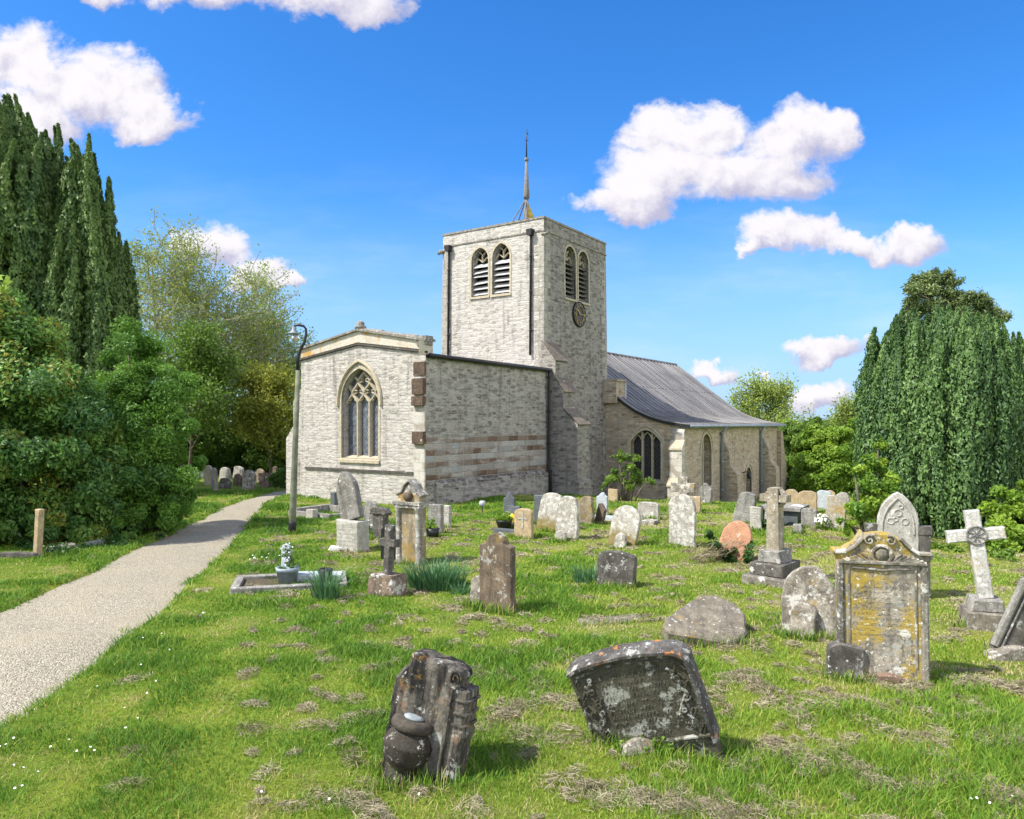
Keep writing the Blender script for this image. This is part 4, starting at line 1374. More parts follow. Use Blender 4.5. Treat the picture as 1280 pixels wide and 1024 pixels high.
def grow(base, height, spread, seed, levels=3, lean=(0, 0), wide=0, first=0.28, kids=(11, 6, 5), r0=None, up=0.35):
    """branch skeleton: polylines with radii, and twig points for the leaves"""
    r = random.Random(seed)
    lines, tips = [], []
    r0 = r0 or height * 0.014
    def bend(p, d, ln, n, wob, upf):
        pts = [p.copy()]
        for i in range(n):
            d = (d + Vector((r.uniform(-wob, wob), r.uniform(-wob, wob), r.uniform(-wob, wob) + upf))).normalized()
            p = p + d * ln / n
            pts.append(p.copy())
        return pts
    def rec(pts, rad, lev, ln):
        lines.append((pts, [rad * (1 - 0.8 * i / (len(pts) - 1)) for i in range(len(pts))], lev))
        if lev == levels:
            tips.extend(pts[1:])
            return
        k = kids[lev]
        for j in range(k):
            f = (first if lev == 0 else 0.25) + (0.98 - (first if lev == 0 else 0.25)) * (j + r.random() * .8) / k
            x = f * (len(pts) - 1); i = min(int(x), len(pts) - 2)
            p = pts[i].lerp(pts[i + 1], x - i)
            d0 = (pts[i + 1] - pts[i]).normalized()
            az = j * 2.4 + r.uniform(-.6, .6)
            side = Vector((math.cos(az), math.sin(az), 0.1))
            side = (side - d0 * side.dot(d0)).normalized()
            an = R(r.uniform(32 + wide, 62 + wide))
            d = (d0 * math.cos(an) + side * math.sin(an)).normalized()
            l2 = (spread * (1.05 - 0.55 * f) * r.uniform(.75, 1.1)) if lev == 0 else ln * r.uniform(.42, .62)
            rec(bend(p, d, l2, 5 if lev < 2 else 3, .16, up * .25), rad * (0.52 if lev == 0 else .5) * (1 - .4 * f), lev + 1, l2)
    tr = bend(Vector(base), Vector((lean[0], lean[1], 1)).normalized(), height, 8, .06, .02)
    rec(tr, r0, 0, height)
    return lines, tips


def branch_tree(name, label, base, height, spread, mat, seed, nleaf=9000, lsize=0.09, tuft=0.28, bark='bark', cat='tree', group=None, aspect=0.55, keep=None, tone=(0.5, 0.35), **kw):
    t = thing(name, label, cat, base, group=group)
    lines, tips = grow((0, 0, -0.2), height, spread, seed, **{k_: v_ for k_, v_ in kw.items() if k_ != 'twig'})
    b = MB()
    for pts, rad, lev in lines:
        b.tube(pts, [max(x, kw.get('twig', .008)) for x in rad], 8 if lev == 0 else (5 if lev == 1 else 4), cap=False)
    b.build('trunk', M[bark], t)
    P = np.array([tuple(p) for p in tips])
    idx = rng.integers(0, len(P), nleaf)
    C = P[idx] + rng.normal(size=(nleaf, 3)) * tuft * .5
    tn = rng.random(len(P))[idx]
    if keep is not None:
        ok = keep(C + np.array(base))
        C, tn = C[ok], tn[ok]
    k = len(C)
    Nn = unit(sphere(k) + np.array([0, 0, .5]))
    V, F = leaves(C, Nn, lsize * (0.6 + .8 * rng.random(k)), aspect)
    mesh_np('crown', V, F, mat, t, tone=rep4(tone[0] + (tn - .5) * tone[1] * 1.4 + (rng.random(k) - .5) * tone[1]))
    return t


def yew(name, label, base, top, rad, nplume, mat, seed, seg=0.5, sprig=0.07, dens=230, pr=(0.22, 0.4), shape=None, lowz=0.3, outline=(.86, .95, 1.0, .95, .80, .66)):
    """upright yew: a crown of tapering plumes"""
    r = np.random.default_rng(seed)
    t = thing(name, label, 'tree', base)
    Cs, Ns, Ts, Al, Sz = [], [], [], [], []
    trunk = MB()
    trunk.tube([(0, 0, -.3), (0.05, 0, top * .35), (0, 0.05, top * .6)], [rad * .16, rad * .12, .05], 10)
    for i in range(nplume):
        f = math.sqrt((i + .5) / nplume)
        az = i * 2.39996 + r.uniform(-.2, .2)
        d = np.array([math.cos(az), math.sin(az)])
        h = top * shape(f) * r.uniform(.84, 1.0)
        inner = f < 0.55
        z0 = lowz + (h * .45 if inner else r.uniform(0, .25) * h * (0.25 if f > .8 else 1.6))
        n_pl = r.integers(1, 3)
        rb = f * rad
        plen = h - z0
        prad = r.uniform(*pr)
        k = int(dens * plen * prad * 6.3)
        u = r.random(k) ** .9
        z = z0 + plen * u
        # bulging crown outline: widest a third of the way up
        prof = np.interp(z / top, [0, .12, .35, .6, .85, 1], outline)
        wob = 0.12 * np.sin(z * 1.3 + i) * rad * .45
        cx = d[0] * (rb * prof) + wob * d[1]; cy = d[1] * (rb * prof) - wob * d[0]
        rr_ = prad * np.minimum(1, (1 - u) * 3.2 + .10) * np.minimum(1, .75 + u * 2) * (0.75 + .25 * np.sin(z * 7.0 + i * 3) ** 2)
        ang = r.random(k) * 2 * math.pi
        tuftn = vnoise(ang * 1.2 + i * 7, z, .22, 40 + i % 9) * .6 + vnoise(ang * 1.2 + i * 7, z, .6, 60 + i % 7) * .5
        rr_ = rr_ * (1 + .62 * tuftn)
        rr_ = rr_ * (r.random(k) ** .25)
        o = np.stack([np.cos(ang), np.sin(ang), np.zeros(k)], 1)
        C = np.stack([cx, cy, z], 1) + o * rr_[:, None]
        nn = unit(o + r.normal(size=(k, 3)) * .45 + np.array([d[0] * .3, d[1] * .3, .15]))
        Cs.append(C); Ns.append(nn)
        Al.append(unit(o * .6 + np.array([0, 0, 1.0])))
        lump = np.sin(z * 9 + i * 2.1) * np.sin(ang * 3 + z * 5)
        Ts.append(.40 + .10 * lump + .30 * tuftn + (r.random() - .5) * .35 + (r.random(k) - .5) * .45)  # bulging tufts lighter, hollows between them darker
        Sz.append(sprig * (.6 + .8 * r.random(k)))
        if i % 3 == 0:
            trunk.tube([(0, 0, .3), (d[0] * rb * .7, d[1] * rb * .7, z0 + .2 * plen), (d[0] * rb * .85, d[1] * rb * .85, z0 + plen * .7)], [.07, .05, .02], 6)
    C, Nn, T, A, Z = (np.concatenate(x) for x in (Cs, Ns, Ts, Al, Sz))
    V, F = leaves(C, Nn, Z, .42, along=A)
    mesh_np('crown', V, F, mat, t, tone=rep4(T))
    trunk.build('trunk', M['bark'], t)
    return t


def G(px, d, dz=0.0):
    x = (px - 640) / FPX * d
    return (x, d, gz(x, d) + dz)


# ---- left: the tall yews, the laurel and the clipped bush by the path
yew('yew_tree', 'tall dark yew of many upright plumes, highest tree at the left', G(-5, 28), 15.6, 4.0, 120, L['yew'], 11, shape=lambda f: 1.0 - .16 * f ** 2, pr=(.30, .56), dens=340, sprig=.075, lowz=1.4)
yew('yew_tree', 'narrower upright yew with pointed plumes, between the tallest yew and the bare spring trees', G(106, 27), 13.3, 1.7, 54, L['yew'], 12, shape=lambda f: 1.0 - .30 * f ** 2, pr=(.24, .42), dens=380, sprig=.07, lowz=1.5)
PX = lambda *c: [(tuple(at_depth(px, py, d)), r) for px, py, d, r in c]
bush('laurel_bush', 'big glossy laurel with a few yellow leaves, spreading below the tall yews', 'bush',
     PX((-70, 400, 16.5, 1.5), (5, 420, 16.4, .95), (-30, 500, 15.8, 1.3), (45, 495, 15.9, 1.0), (95, 545, 16.2, .95), (20, 575, 15.6, 1.05), (100, 610, 16.2, .8), (150, 590, 16.6, .75), (-70, 600, 15.2, 1.4), (50, 635, 15.9, .7), (140, 640, 16.6, .5), (-20, 650, 15.6, .8), (15, 660, 15.4, .6), (85, 655, 15.9, .6), (120, 660, 16.2, .5), (-40, 680, 15.2, .6), (60, 560, 15.6, .8), (95, 652, 16.3, .7), (115, 640, 17.0, .9), (60, 655, 16.8, .9), (30, 665, 16.4, .7), (88, 672, 15.8, .42), (140, 665, 16.6, .5)),
     L['laurel'], dens=800, size=.06, aspect=.40, tonevar=.6, shell=.6)
bush('evergreen_bush', 'clipped dark green bush bulging over the bend of the gravel path', 'bush',
     PX((160, 440, 18.4, .75), (190, 490, 18.3, .85), (213, 545, 18.0, .72), (170, 550, 17.9, .9), (205, 605, 17.7, .72), (180, 625, 17.4, .7), (150, 605, 17.5, .8), (226, 580, 17.9, .50), (150, 500, 18.2, .9), (216, 632, 17.6, .48), (195, 645, 17.3, .5), (165, 650, 17.0, .5), (140, 650, 16.8, .5), (222, 520, 18, .4)),
     L['hedge'], dens=1100, size=.042, aspect=.45, shell=.35)
bush('ground_ivy', 'low ivy and weeds under the laurel', 'ground cover', [(tuple(at(px, py)), r) for px, py, r in ((20, 690, .35), (90, 690, .4), (150, 684, .4), (190, 674, .3), (110, 676, .4), (-20, 700, .4), (60, 675, .4))],
     L['ivy'], dens=420, size=.035, flat=.35, stems=False)['kind'] = 'stuff'

# ---- left background
branch_tree('spring_tree', 'slender spring tree with sparse yellow-green leaves beside the yews', G(205, 42), 11.6, 6.4, L['spring'], 21, nleaf=20000, lsize=.07, tuft=.34, bark='bark_pale', kids=(17, 8, 6), first=.2, wide=12, twig=.016)
branch_tree('spring_tree', 'wide half-bare tree with fine twigs, in front of the low cloud', G(272, 46), 9.7, 7.4, L['bare'], 22, nleaf=21000, lsize=.07, tuft=.36, bark='bark_pale', kids=(19, 8, 6), first=.16, wide=12, twig=.017)
branch_tree('leafy_tree', 'smaller leafy green tree behind the lamp post', G(335, 50), 8.2, 5.4, L['green'], 23, nleaf=15000, lsize=.085, tuft=.7, kids=(13, 6, 5), first=.2)
branch_tree('maple_tree', 'mid green tree drooping over the far headstones', G(236, 37), 6.2, 3.4, L['green'], 24, nleaf=13000, lsize=.09, tuft=.55, kids=(12, 6, 5), first=.22, tone=(.35, .3))
branch_tree('yellow_green_tree', 'low yellow-green tree left of the chancel', G(338, 40), 5.2, 2.6, L['olive'], 25, nleaf=15000, lsize=.085, tuft=.5, kids=(13, 6, 5), first=.15, up=.1)
for i, (px, d, h, r, lab) in enumerate(((205, 40, 3.4, 2.0, 'shrub behind the bend of the path, nearest the clipped bush'), (262, 43, 3.2, 2.2, 'shrub behind the middle of the far row of headstones'),
                                        (312, 44, 3.0, 2.0, 'shrub behind the right end of the far row of headstones'), (355, 42, 2.6, 1.6, 'shrub touching the north corner of the chancel'))):
    c = G(px, d)
    bush('shrub', lab, 'shrub', [((c[0] + a * r * .7, c[1] + b_, c[2] + h * z), r * k) for a, b_, z, k in ((-.8, 0, .35, .6), (.7, .2, .4, .62), (0, -.2, .62, .6), (-.3, .4, .8, .45), (.3, -.3, .2, .6), (-1.0, .2, .12, .5))],
         L['shrub'], dens=420, size=.075, group='shrubs behind the far headstones')
c = G(351, 31.5)
bush('box_bush', 'small rounded bush against the north-east corner of the church', 'bush', [((c[0], c[1], c[2] + .45), .42), ((c[0] + .05, c[1], c[2] + .25), .4)], L['darkwood'], dens=900, size=.04)

# ---- right
yew('yew_tree', 'broad blue-green yew with a rounded top behind the white leaning cross', G(1175, 17.6), 5.35, 1.72, 140, L['yew_right'], 31, shape=lambda f: 1.0 - .13 * f ** 4, pr=(.19, .34), dens=560, sprig=.044, lowz=-.1, outline=(.92, .98, 1.0, .98, .92, .80))
yew('yew_tree', 'dark yew cut off by the right edge of the view', G(1330, 22), 3.3, 2.0, 34, L['yew'], 32, shape=lambda f: 1.0 - .3 * f ** 2, pr=(.26, .42), dens=280, sprig=.08, lowz=.2)
# pine whose flat top rises behind the yew
pb = G(1190, 36)
t = thing('pine_tree', 'pine with a flat spreading top showing above the yew', 'tree', pb)
pl = PX((1150, 350, 36, .34), (1164, 346, 36.2, .36), (1180, 350, 36.4, .38), (1192, 354, 36, .26), (1138, 362, 35.6, .36), (1152, 366, 36.4, .36), (1170, 364, 35.8, .40), (1186, 368, 36, .34), (1140, 378, 36, .4), (1160, 382, 36, .42), (1204, 372, 36.2, .34), (1218, 376, 35.7, .42), (1232, 382, 36, .36), (1200, 386, 36, .46), (1222, 392, 36.3, .46), (1244, 392, 36, .34), (1252, 398, 36, .26), (1182, 390, 36.5, .5), (1238, 402, 36, .4), (1206, 404, 36, .6), (1172, 402, 36, .6), (1140, 396, 36.2, .5))
C, Nn, T, Sz = clump_cloud([(c, r * 1.15) for c, r in pl], 520, .10, aspect=.25, flat=.75, shell=1.0)
C = C + rng.normal(size=C.shape) * .09
V, F = leaves(C, Nn, Sz, .3)
mesh_np('crown', V - np.array(pb), F, L['pine'], t, tone=rep4(T))
b = MB()
b.tube([(0, 0, -.3), (0.1, 0, 4), (-.1, 0, 7), (-.5, 0, 8.6)], [.28, .22, .15, .07], 9)
for c, r in pl:
    p = Vector(c) - Vector(pb)
    b.tube([(-.05, 0, max(5.5, p.z - 1.2)), (p.x * .5, p.y * .5, p.z - .5), tuple(p)], [.09, .06, .025], 6)
b.build('trunk', M['bark'], t)
branch_tree('spring_tree', 'thin-leaved tree rising behind the far end of the nave', G(952, 62), 7.0, 4.0, L['bare'], 41, nleaf=12000, twig=.02, lsize=.10, tuft=.6, kids=(14, 6, 5), first=.25, tone=(.75, .4))
branch_tree('spring_tree', 'small pale tree between the bushy tree and the yew', G(1058, 60), 6.2, 2.8, L['bare'], 42, nleaf=4500, lsize=.11, tuft=.6, kids=(13, 6, 4), first=.25)
for i, (px, d, h, r, mt, lab) in enumerate(((1005, 50, 5.2, 2.2, 'green', 'bushy green tree touching the west end of the nave'), (1043, 47, 4.9, 2.2, 'bright', 'bright green bushy tree between the nave and the yew'),
                                            (1085, 52, 4.6, 2.3, 'green', 'green bushy tree half hidden by the yew'))):
    c = G(px, d)
    t = bush('bushy_tree', lab, 'tree', [((c[0] + a * r, c[1] + b_ * r, c[2] + h * z), r * k) for a, b_, z, k in ((-.6, 0, .35, .5), (.5, .2, .38, .55), (0, -.2, .60, .55), (-.35, .2, .74, .42), (.3, -.1, .80, .40), (-.1, -.3, .25, .6), (.75, -.2, .2, .5), (-.8, -.2, .15, .45))],
             L[mt], dens=420, size=.10)
bush('young_bush', 'loose yellow-green bush growing beside the yew', 'bush', PX((1084, 606, 15.6, .36), (1073, 640, 15.4, .36), (1100, 632, 15.5, .42), (1090, 578, 15.7, .30), (1060, 655, 15.3, .24), (1110, 596, 15.7, .30), (1068, 588, 15.6, .20), (1098, 556, 15.8, .18), (1092, 615, 15.5, .32), (1090, 655, 15.3, .26)),
     L['bright'], dens=720, size=.042, tonevar=.7, shell=.9)
bush('hedge_bush', 'bright green leafy bush behind the white leaning cross', 'bush', PX((1250, 648, 15.0, .44), (1278, 636, 15.1, .52), (1238, 664, 14.9, .36), (1272, 668, 14.8, .50), (1300, 655, 15.0, .55), (1266, 618, 15.2, .34), (1240, 688, 14.7, .30), (1262, 690, 14.6, .36), (1290, 690, 14.6, .4), (1256, 668, 15.0, .42), (1246, 676, 14.8, .34)),
     L['bright'], dens=720, size=.045, shell=.9, stems=False)
bush('weed_clump', 'dark low weeds along the foot of the broad yew', 'ground cover', [(tuple(at(px, py)), r) for px, py, r in ((1165, 690, .22), (1185, 690, .25), (1205, 692, .22), (1150, 684, .2), (1225, 696, .25), (1260, 702, .3))],
     L['green'], dens=900, size=.035, flat=.6, stems=False, tonevar=.2)['kind'] = 'stuff'
bush('pale_bush', 'small green bush with low stems right of the pale leaning stone', 'bush', PX((1066, 640, 21, .3), (1050, 668, 20, .16), (1075, 660, 20.2, .22)), L['olive'], dens=500, size=.04)
c = at(786, 628)
bush('church_shrub', 'small straggly shrub growing against the nave wall below the window', 'shrub',
     [((c.x + a, c.y + b_, c.z + z), r) for a, b_, z, r in ((-.2, 0, 1.0, .42), (.3, -.1, .95, .40), (-.6, .1, .85, .35), (0, 0, 1.45, .35), (.62, -.2, .7, .25), (-.35, 0, 1.6, .26), (-.8, .1, .6, .22), (.1, 0, .65, .35))],
     L['green'], dens=420, size=.042, tonevar=.7, shell=.9)
# far belt of trees
C, Nn, T, Sz = clump_cloud([((x, 105 + 12 * math.sin(x * .13) + 25 * (abs(x) / 90), -2 + 3.2 * (0.6 + .4 * math.sin(x * .7)) * .6), 3.6) for x in range(-95, 120, 4)], 26, .42, shell=.6, flat=.9)
V, F = leaves(C, Nn, Sz, .6)
tag(mesh_np('treeline', V, F, L['darkwood'], None, tone=rep4(T)), 'distant belt of trees beyond the churchyard', 'treeline', kind='stuff')
# tree just outside the left edge, one sprig of it hangs into view
kb = (-4.6, 0.4, gz(-4.6, 0.4))
branch_tree('lime_tree', 'bright young leaves of a tree hanging in at the left edge', kb, 5.4, 1.7, L['bright'], 51, nleaf=5000, lsize=.05, tuft=.3, kids=(13, 6, 5), first=.3,
            keep=lambda P: (P[:, 0] < -0.74 * P[:, 1] - 0.1) | (P[:, 1] < 0))
t = bpy.data.objects['lime_tree']
sp_c = at_depth(2, 356, 3.2)
b = MB()
tipv = Vector(sp_c) - Vector(kb)
bp = [Vector((0.1, .1, 3.3)), Vector((0.75, .9, 3.55)), tipv.lerp(Vector((.75, .9, 3.55)), .35) + Vector((0, 0, .16)), tipv]
b.tube(bp, [.018, .012, .007, .003], 6)
P_ = []
for q in range(26):
    f = .25 + .75 * q / 25
    x_ = f * 3; i_ = min(int(x_), 2)
    P_.append(tuple(bp[i_].lerp(bp[i_ + 1], x_ - i_)))
P_ = np.repeat(np.array(P_), 4, 0)
P_ = P_ + rng.normal(size=P_.shape) * np.array([.05, .05, .05])
vis = P_[:, 0] + kb[0] < -.72 * (P_[:, 1] + kb[1])
P_ = P_[vis]
k = 34
C = np.concatenate([np.array(sp_c) - np.array(kb) + rng.normal(size=(k, 3)) * np.array([.028, .04, .026]) + np.array([-.03, 0, 0]), P_])
k = len(C)
V, F = leaves(C, unit(sphere(k) * .5 + np.array([0, -1, .6])), .017 + .010 * rng.random(k), .6)
mesh_np('leaves', V, F, L['bright'], t, tone=rep4(.8 + .3 * rng.random(k)))
b.build('branch', M['bark'], t)
# ------------------------------------------------------------------ graves
def top_profile(kind, w, h):
    """outline (x, z) from lower left, counter-clockwise"""
    a = w / 2
    P = [(-a, 0), (a, 0)]
    if kind == 'round':
        P += [(a * math.cos(t), h - a * .96 + a * .96 * math.sin(t)) for t in np.linspace(0, math.pi, 15)]
    elif kind == 'oval':
        r = min(h * .5, a * 1.25)
        P += [(a * math.cos(t), h - r + r * math.sin(t)) for t in np.linspace(0, math.pi, 15)]
    elif kind == 'seg':
        r = h * .12 + a * .12
        P += [(a * math.cos(t) if abs(math.cos(t)) < .999 else a * math.copysign(1, math.cos(t)), h - r + r * math.sin(t) ** .8) for t in np.linspace(0, math.pi, 11)]
    elif kind == 'gothic':
        P += arch(-a, a, 0, h - w * .85, h, 7)[2:]
    elif kind == 'gable':
        P += [(a, h * .72), (a * .15, h), (-a * .15, h), (-a, h * .72)]
    elif kind == 'shoulder':
        r = a * .58
        P += [(a, h - r * 1.25), (a * .92, h - r * 1.12), (r + .02, h - r * 1.02)] + [(r * math.cos(t), h - r + r * math.sin(t)) for t in np.linspace(0.1, math.pi - .1, 11)] + [(-r - .02, h - r * 1.02), (-a * .92, h - r * 1.12), (-a, h - r * 1.25)]
    elif kind == 'ogee':
        P += [(a, h * .80), (a * .9, h * .835), (a * .7, h * .85), (a * .5, h * .90), (a * .32, h * .97), (a * .12, h), (-a * .12, h), (-a * .32, h * .97), (-a * .5, h * .90), (-a * .7, h * .85), (-a * .9, h * .835), (-a, h * .80)]
    elif kind == 'worn':
        P += [(a * .98, h * .55), (a * .93, h * .80), (a * .7, h * .95), (a * .2, h), (-a * .3, h * .985), (-a * .8, h * .90), (-a * .97, h * .72), (-a, h * .4)]
    elif kind == 'slope':
        P += [(a, h * .80), (a * .6, h * .86), (-a * .3, h), (-a * .9, h * .97), (-a, h * .9)]
    else:  # flat
        P += [(a, h * .985), (a * .97, h), (-a * .97, h), (-a, h * .985)]
    return P


def slab(prof, t, seed=0, jag=.006, step=.045, bev=.014):
    """stone slab: irregular outline, chamfered arrises; front at y=-t/2"""
    r = random.Random(seed)
    pts = []
    n = len(prof)
    for i in range(n):
        p, q = Vector(prof[i]), Vector(prof[(i + 1) % n])
        k = max(1, int((q - p).length / step))
        for j in range(k):
            pts.append(p.lerp(q, j / k))
    out = []
    for i, p in enumerate(pts):
        d = mnoise.noise(Vector((p.x * 7 + seed * 3.1, p.y * 7, seed))) * jag * 1.5 + r.uniform(-jag, jag) * .5
        c = Vector((0, max(p.y, .05) * .5))
        v = (p - c)
        out.append(p + v.normalized() * d)
    def inset(q):
        c = []
        n = len(out)
        for i in range(n):
            a, p, b_ = out[i - 1], out[i], out[(i + 1) % n]
            tg = (b_ - a).normalized()
            nr = Vector((-tg.y, tg.x))
            c.append(p + nr * q)
        return c
    ins = inset(bev)
    b = MB()
    wv = lambda x, z, s: .006 * mnoise.noise(Vector((x * 5, z * 5, seed + s)))
    rows = [[(p.x, -t / 2 + wv(p.x, p.y, 0), p.y) for p in ins], [(p.x, -t / 2 + bev, p.y) for p in out], [(p.x, t / 2 - bev, p.y) for p in out], [(p.x, t / 2, p.y) for p in ins]]
    b.sm = False
    b.grid(rows, True)
    tri = tessellate_polygon([[Vector((p.x, p.y, 0)) for p in ins]])
    for tq in tri:
        q = [ins[i] for i in tq]
        ar = (q[1].x - q[0].x) * (q[2].y - q[0].y) - (q[1].y - q[0].y) * (q[2].x - q[0].x)
        if ar < 0: q = q[::-1]
        b.face([(p.x, -t / 2 + wv(p.x, p.y, 0), p.y) for p in q])
        b.face([(p.x, t / 2, p.y) for p in q[::-1]])
    return b


def place(px, py, wpx, hpx, yaw, t):
    """ground point and true size of a stone seen at a pixel"""
    p = at(px, py)
    view = Vector((-p.x, -p.y)).normalized()
    nr = Vector((math.sin(R(yaw)), -math.cos(R(yaw))))
    c = max(.35, abs(view.dot(nr)))
    s = math.sqrt(max(0, 1 - c * c))
    w = max(.06, (wpx / FPX * p.y - t * s) / c)
    return p, w, hpx / FPX * p.y


SEED = [100]


def headstone(px, py, wpx, hpx, kind, mat, label, yaw=-32, roll=0, pitch=0, t=.10, name='headstone', cat='headstone', group=None, panel=False, sink=.12, jag=.006):
    """roll > 0 leans to the right in the picture, pitch > 0 leans back"""
    SEED[0] += 1
    p, w, h = place(px, py, wpx, hpx, yaw, t)
    prof = top_profile(kind, w, h)
    prof = [(x, z if z > 0 else -sink) for x, z in prof]
    b = slab(prof, t, SEED[0], jag=jag * (1 + p.y / 20), step=.045 if p.y < 14 else .09)
    M4 = Matrix.Translation(p) @ Matrix.Rotation(R(yaw), 4, 'Z') @ Matrix.Rotation(R(roll), 4, 'Y') @ Matrix.Rotation(R(-pitch), 4, 'X')
    if panel:
        e = thing(name, label, cat, group=group)
        e.matrix_world = M4
        b.build('slab', S[mat] if isinstance(mat, str) else mat, e)
        return e, w, h, t
    o = b.build(name, S[mat] if isinstance(mat, str) else mat)
    o.matrix_world = M4
    return tag(o, label, cat, group)


S['fallen'] = stone('grey_fallen_stone', (.21, .185, .14), (.12, .105, .08), dk=.45, white=.14, ochre=.3, grey=.25)
S['palegrey'] = stone('pale_grey_stone', (.42, .405, .36), (.30, .285, .25), dk=.3, white=.15, ochre=.25, och=(.36, .28, .13))
S['yellowtop'] = stone('yellow_lichened_stone', (.40, .37, .30), (.28, .25, .19), dk=.3, white=.3, ochre=.42)
# ---- the far stones beyond the path, left
FAR = 'old headstones beyond the path'
for px, py, wpx, hpx, kind, mat, roll, lab in (
        (246, 598, 13, 17, 'round', 'bluegrey', 0, 'far headstone smothered in ivy at the left end of the row'),
        (253, 597, 7, 9, 'flat', 'pale', 0, 'small pale square stone beside the ivy-covered headstone'),
        (262, 607, 12, 25, 'round', 'yellowtop', -8, 'tallest yellow-brown stone of the far row, leaning left'),
        (269, 617, 8, 32, 'gothic', 'grey', -4, 'narrow blue-grey leaning stone in front of the yellow-brown one'),
        (281, 603, 14, 18, 'worn', 'pale', 6, 'pale square-topped stone behind a low dark one in the far row'),
        (281, 611, 15, 13, 'worn', 'darkgrey', 8, 'low dark stone in front of the pale square-topped one'),
        (297, 603, 13, 20, 'seg', 'pale', 10, 'pale headstone rising behind a brown one in the middle of the far row'),
        (297, 608, 11, 15, 'round', 'brown', 5, 'brown headstone leaning in front of a taller pale one'),
        (311, 613, 17, 25, 'worn', 'mottled', 5, 'grey lichened headstone with narrow foot closest to the path edge in the far row'),
        (325, 603, 13, 17, 'round', 'ochre', 0, 'sandy round-topped stone behind the mottled brown stone'),
        (331, 609, 15, 17, 'flat', 'redbrown', -3, 'mottled brown broad stone near the right end of the far row'),
        (341, 605, 4, 13, 'flat', 'marble', 0, 'thin white stone near the right end of the far row'),
        (344, 603, 7, 20, 'seg', 'brown', 0, 'brown stone half behind the rounded bush'),
        (235, 619, 7, 20, 'gothic', 'darkgrey', -14, 'dark leaning stone nearest the clipped bush'),
        (238, 600, 5, 14, 'seg', 'pale', 0, 'narrow pale stone peeping out beside the clipped bush')):
    headstone(px, py, wpx, hpx, kind, mat, lab, roll=roll, group=FAR, t=.12)
p = at(246, 597)
C, Nn, T, Sz = clump_cloud([((p.x, p.y - .1, p.z + .35), .28), ((p.x - .1, p.y - .1, p.z + .1), .25)], 700, .045)
t_ = thing('ivy', 'ivy growing over the leftmost headstone of the far row', 'ivy', tuple(p))
V, F = leaves(C, Nn, Sz, .7)
mesh_np('foliage', V - np.array(p), F, L['green'], t_, tone=rep4(T + .2))

# ---- left of the path
headstone(47, 697, 11, 60, 'flat', 'honey', 'slim upright stone post at the edge of the laurel', yaw=-20, roll=4, t=.12, name='stone_post', cat='stone post')
e = headstone(113, 684, 34, 8, 'worn', 'grey', 'pale broken slab lying tilted on the verge under the laurel', yaw=10, roll=-10, pitch=62, t=.10, name='fallen_stone', cat='stone slab')
for px, py, w_, lab in ((22, 698, 46, 'low kerb stone left of the slim stone post'), (84, 689, 22, 'short worn kerb stone between the post and the fallen slab'), (66, 692, 16, 'small kerb stone right beside the slim stone post')):
    headstone(px, py, w_, 7, 'worn', 'darkgrey' if px < 50 else 'mottled', lab, yaw=-6, t=.15, name='kerb_stone', cat='kerb stone', group='grave kerbs under the laurel')

# ---- in front of the chancel
headstone(420, 634, 14, 18, 'flat', 'slate', 'small greenish block standing against the chancel wall', t=.3, yaw=-34, name='stone_block', cat='stone block')
p0 = at(405, 645)
kg = thing('kerbed_grave', 'low overgrown stone kerb of a grave in front of the chancel', 'grave', tuple(p0), (0, 0, R(-34)))
for x0, x1, y0, y1, h in ((-.95, .75, -.5, -.36, .16), (-.95, -.75, -.355, 1.0, .22), (.62, .75, -.355, 1.0, .15), (-.745, .615, .86, 1.0, .2)):
    b = MB(); b.box(x0, x1, y0, y1, -.15, h); b.build('kerb', S['grey'], kg)
b = MB(); b.box(.05, .32, -.7, -.505, -.1, .28); b.build('corner_post', S['pale'], kg)
# leaning pointed slab slipped from its inscribed block
pb = at(441, 689)
e = thing('headstone', 'grey pointed headstone slipped sideways on its inscribed block, in front of the chancel', 'headstone', tuple(pb), (0, 0, R(-32)))
b = MB()
wb = 38 / FPX * pb.y
bb = slab([(-wb * .5, -.1), (wb * .5, -.1), (wb * .48, .60), (-wb * .48, .62)], .34, 5, .006, .05, .02)
bb.build('base_block', stone('inscribed_block', (0.42, 0.40, 0.35), (0.30, 0.29, 0.25), dk=.3, white=.2, ochre=.1, rows=(.075, .05, .52, .3)), e)
sl = slab([(x, z) for x, z in top_profile('gothic', .52, 1.02)], .16, 6)
o = sl.build('slab', stone('ribbed_grey_slab', (0.22, 0.21, 0.185), (0.15, 0.14, 0.12), dk=.45, white=.12, ochre=.1, rows=(.06, .2, .75, .18)), e)
o.matrix_local = Matrix.Translation((-.02, .03, .60)) @ Matrix.Rotation(R(-19), 4, 'Y') @ Matrix.Rotation(R(-5), 4, 'X')
headstone(464, 668, 20, 42, 'round', 'grey', 'plain grey round-topped headstone between the leaning pointed slab and the dark carved stone', t=.1)
# worn dark carved stone
e, w, h, t = headstone(476, 675, 20, 34, 'flat', 'darkgrey', 'dark eroded headstone with a heavy crumbling top behind the black polished one', t=.18, panel=True)
bm_ = slab([(-w * .72, h * .93), (w * .72, h * .93), (w * .78, h * 1.02), (w * .45, h * 1.16), (-w * .3, h * 1.2), (-w * .7, h * 1.08)], .24, 9, .02)
bm_.build('cap', S['darkgrey'], e)
headstone(487, 700, 23, 46, 'ogee', 'black', 'polished black headstone half behind the small stone cross', t=.09, yaw=-36)
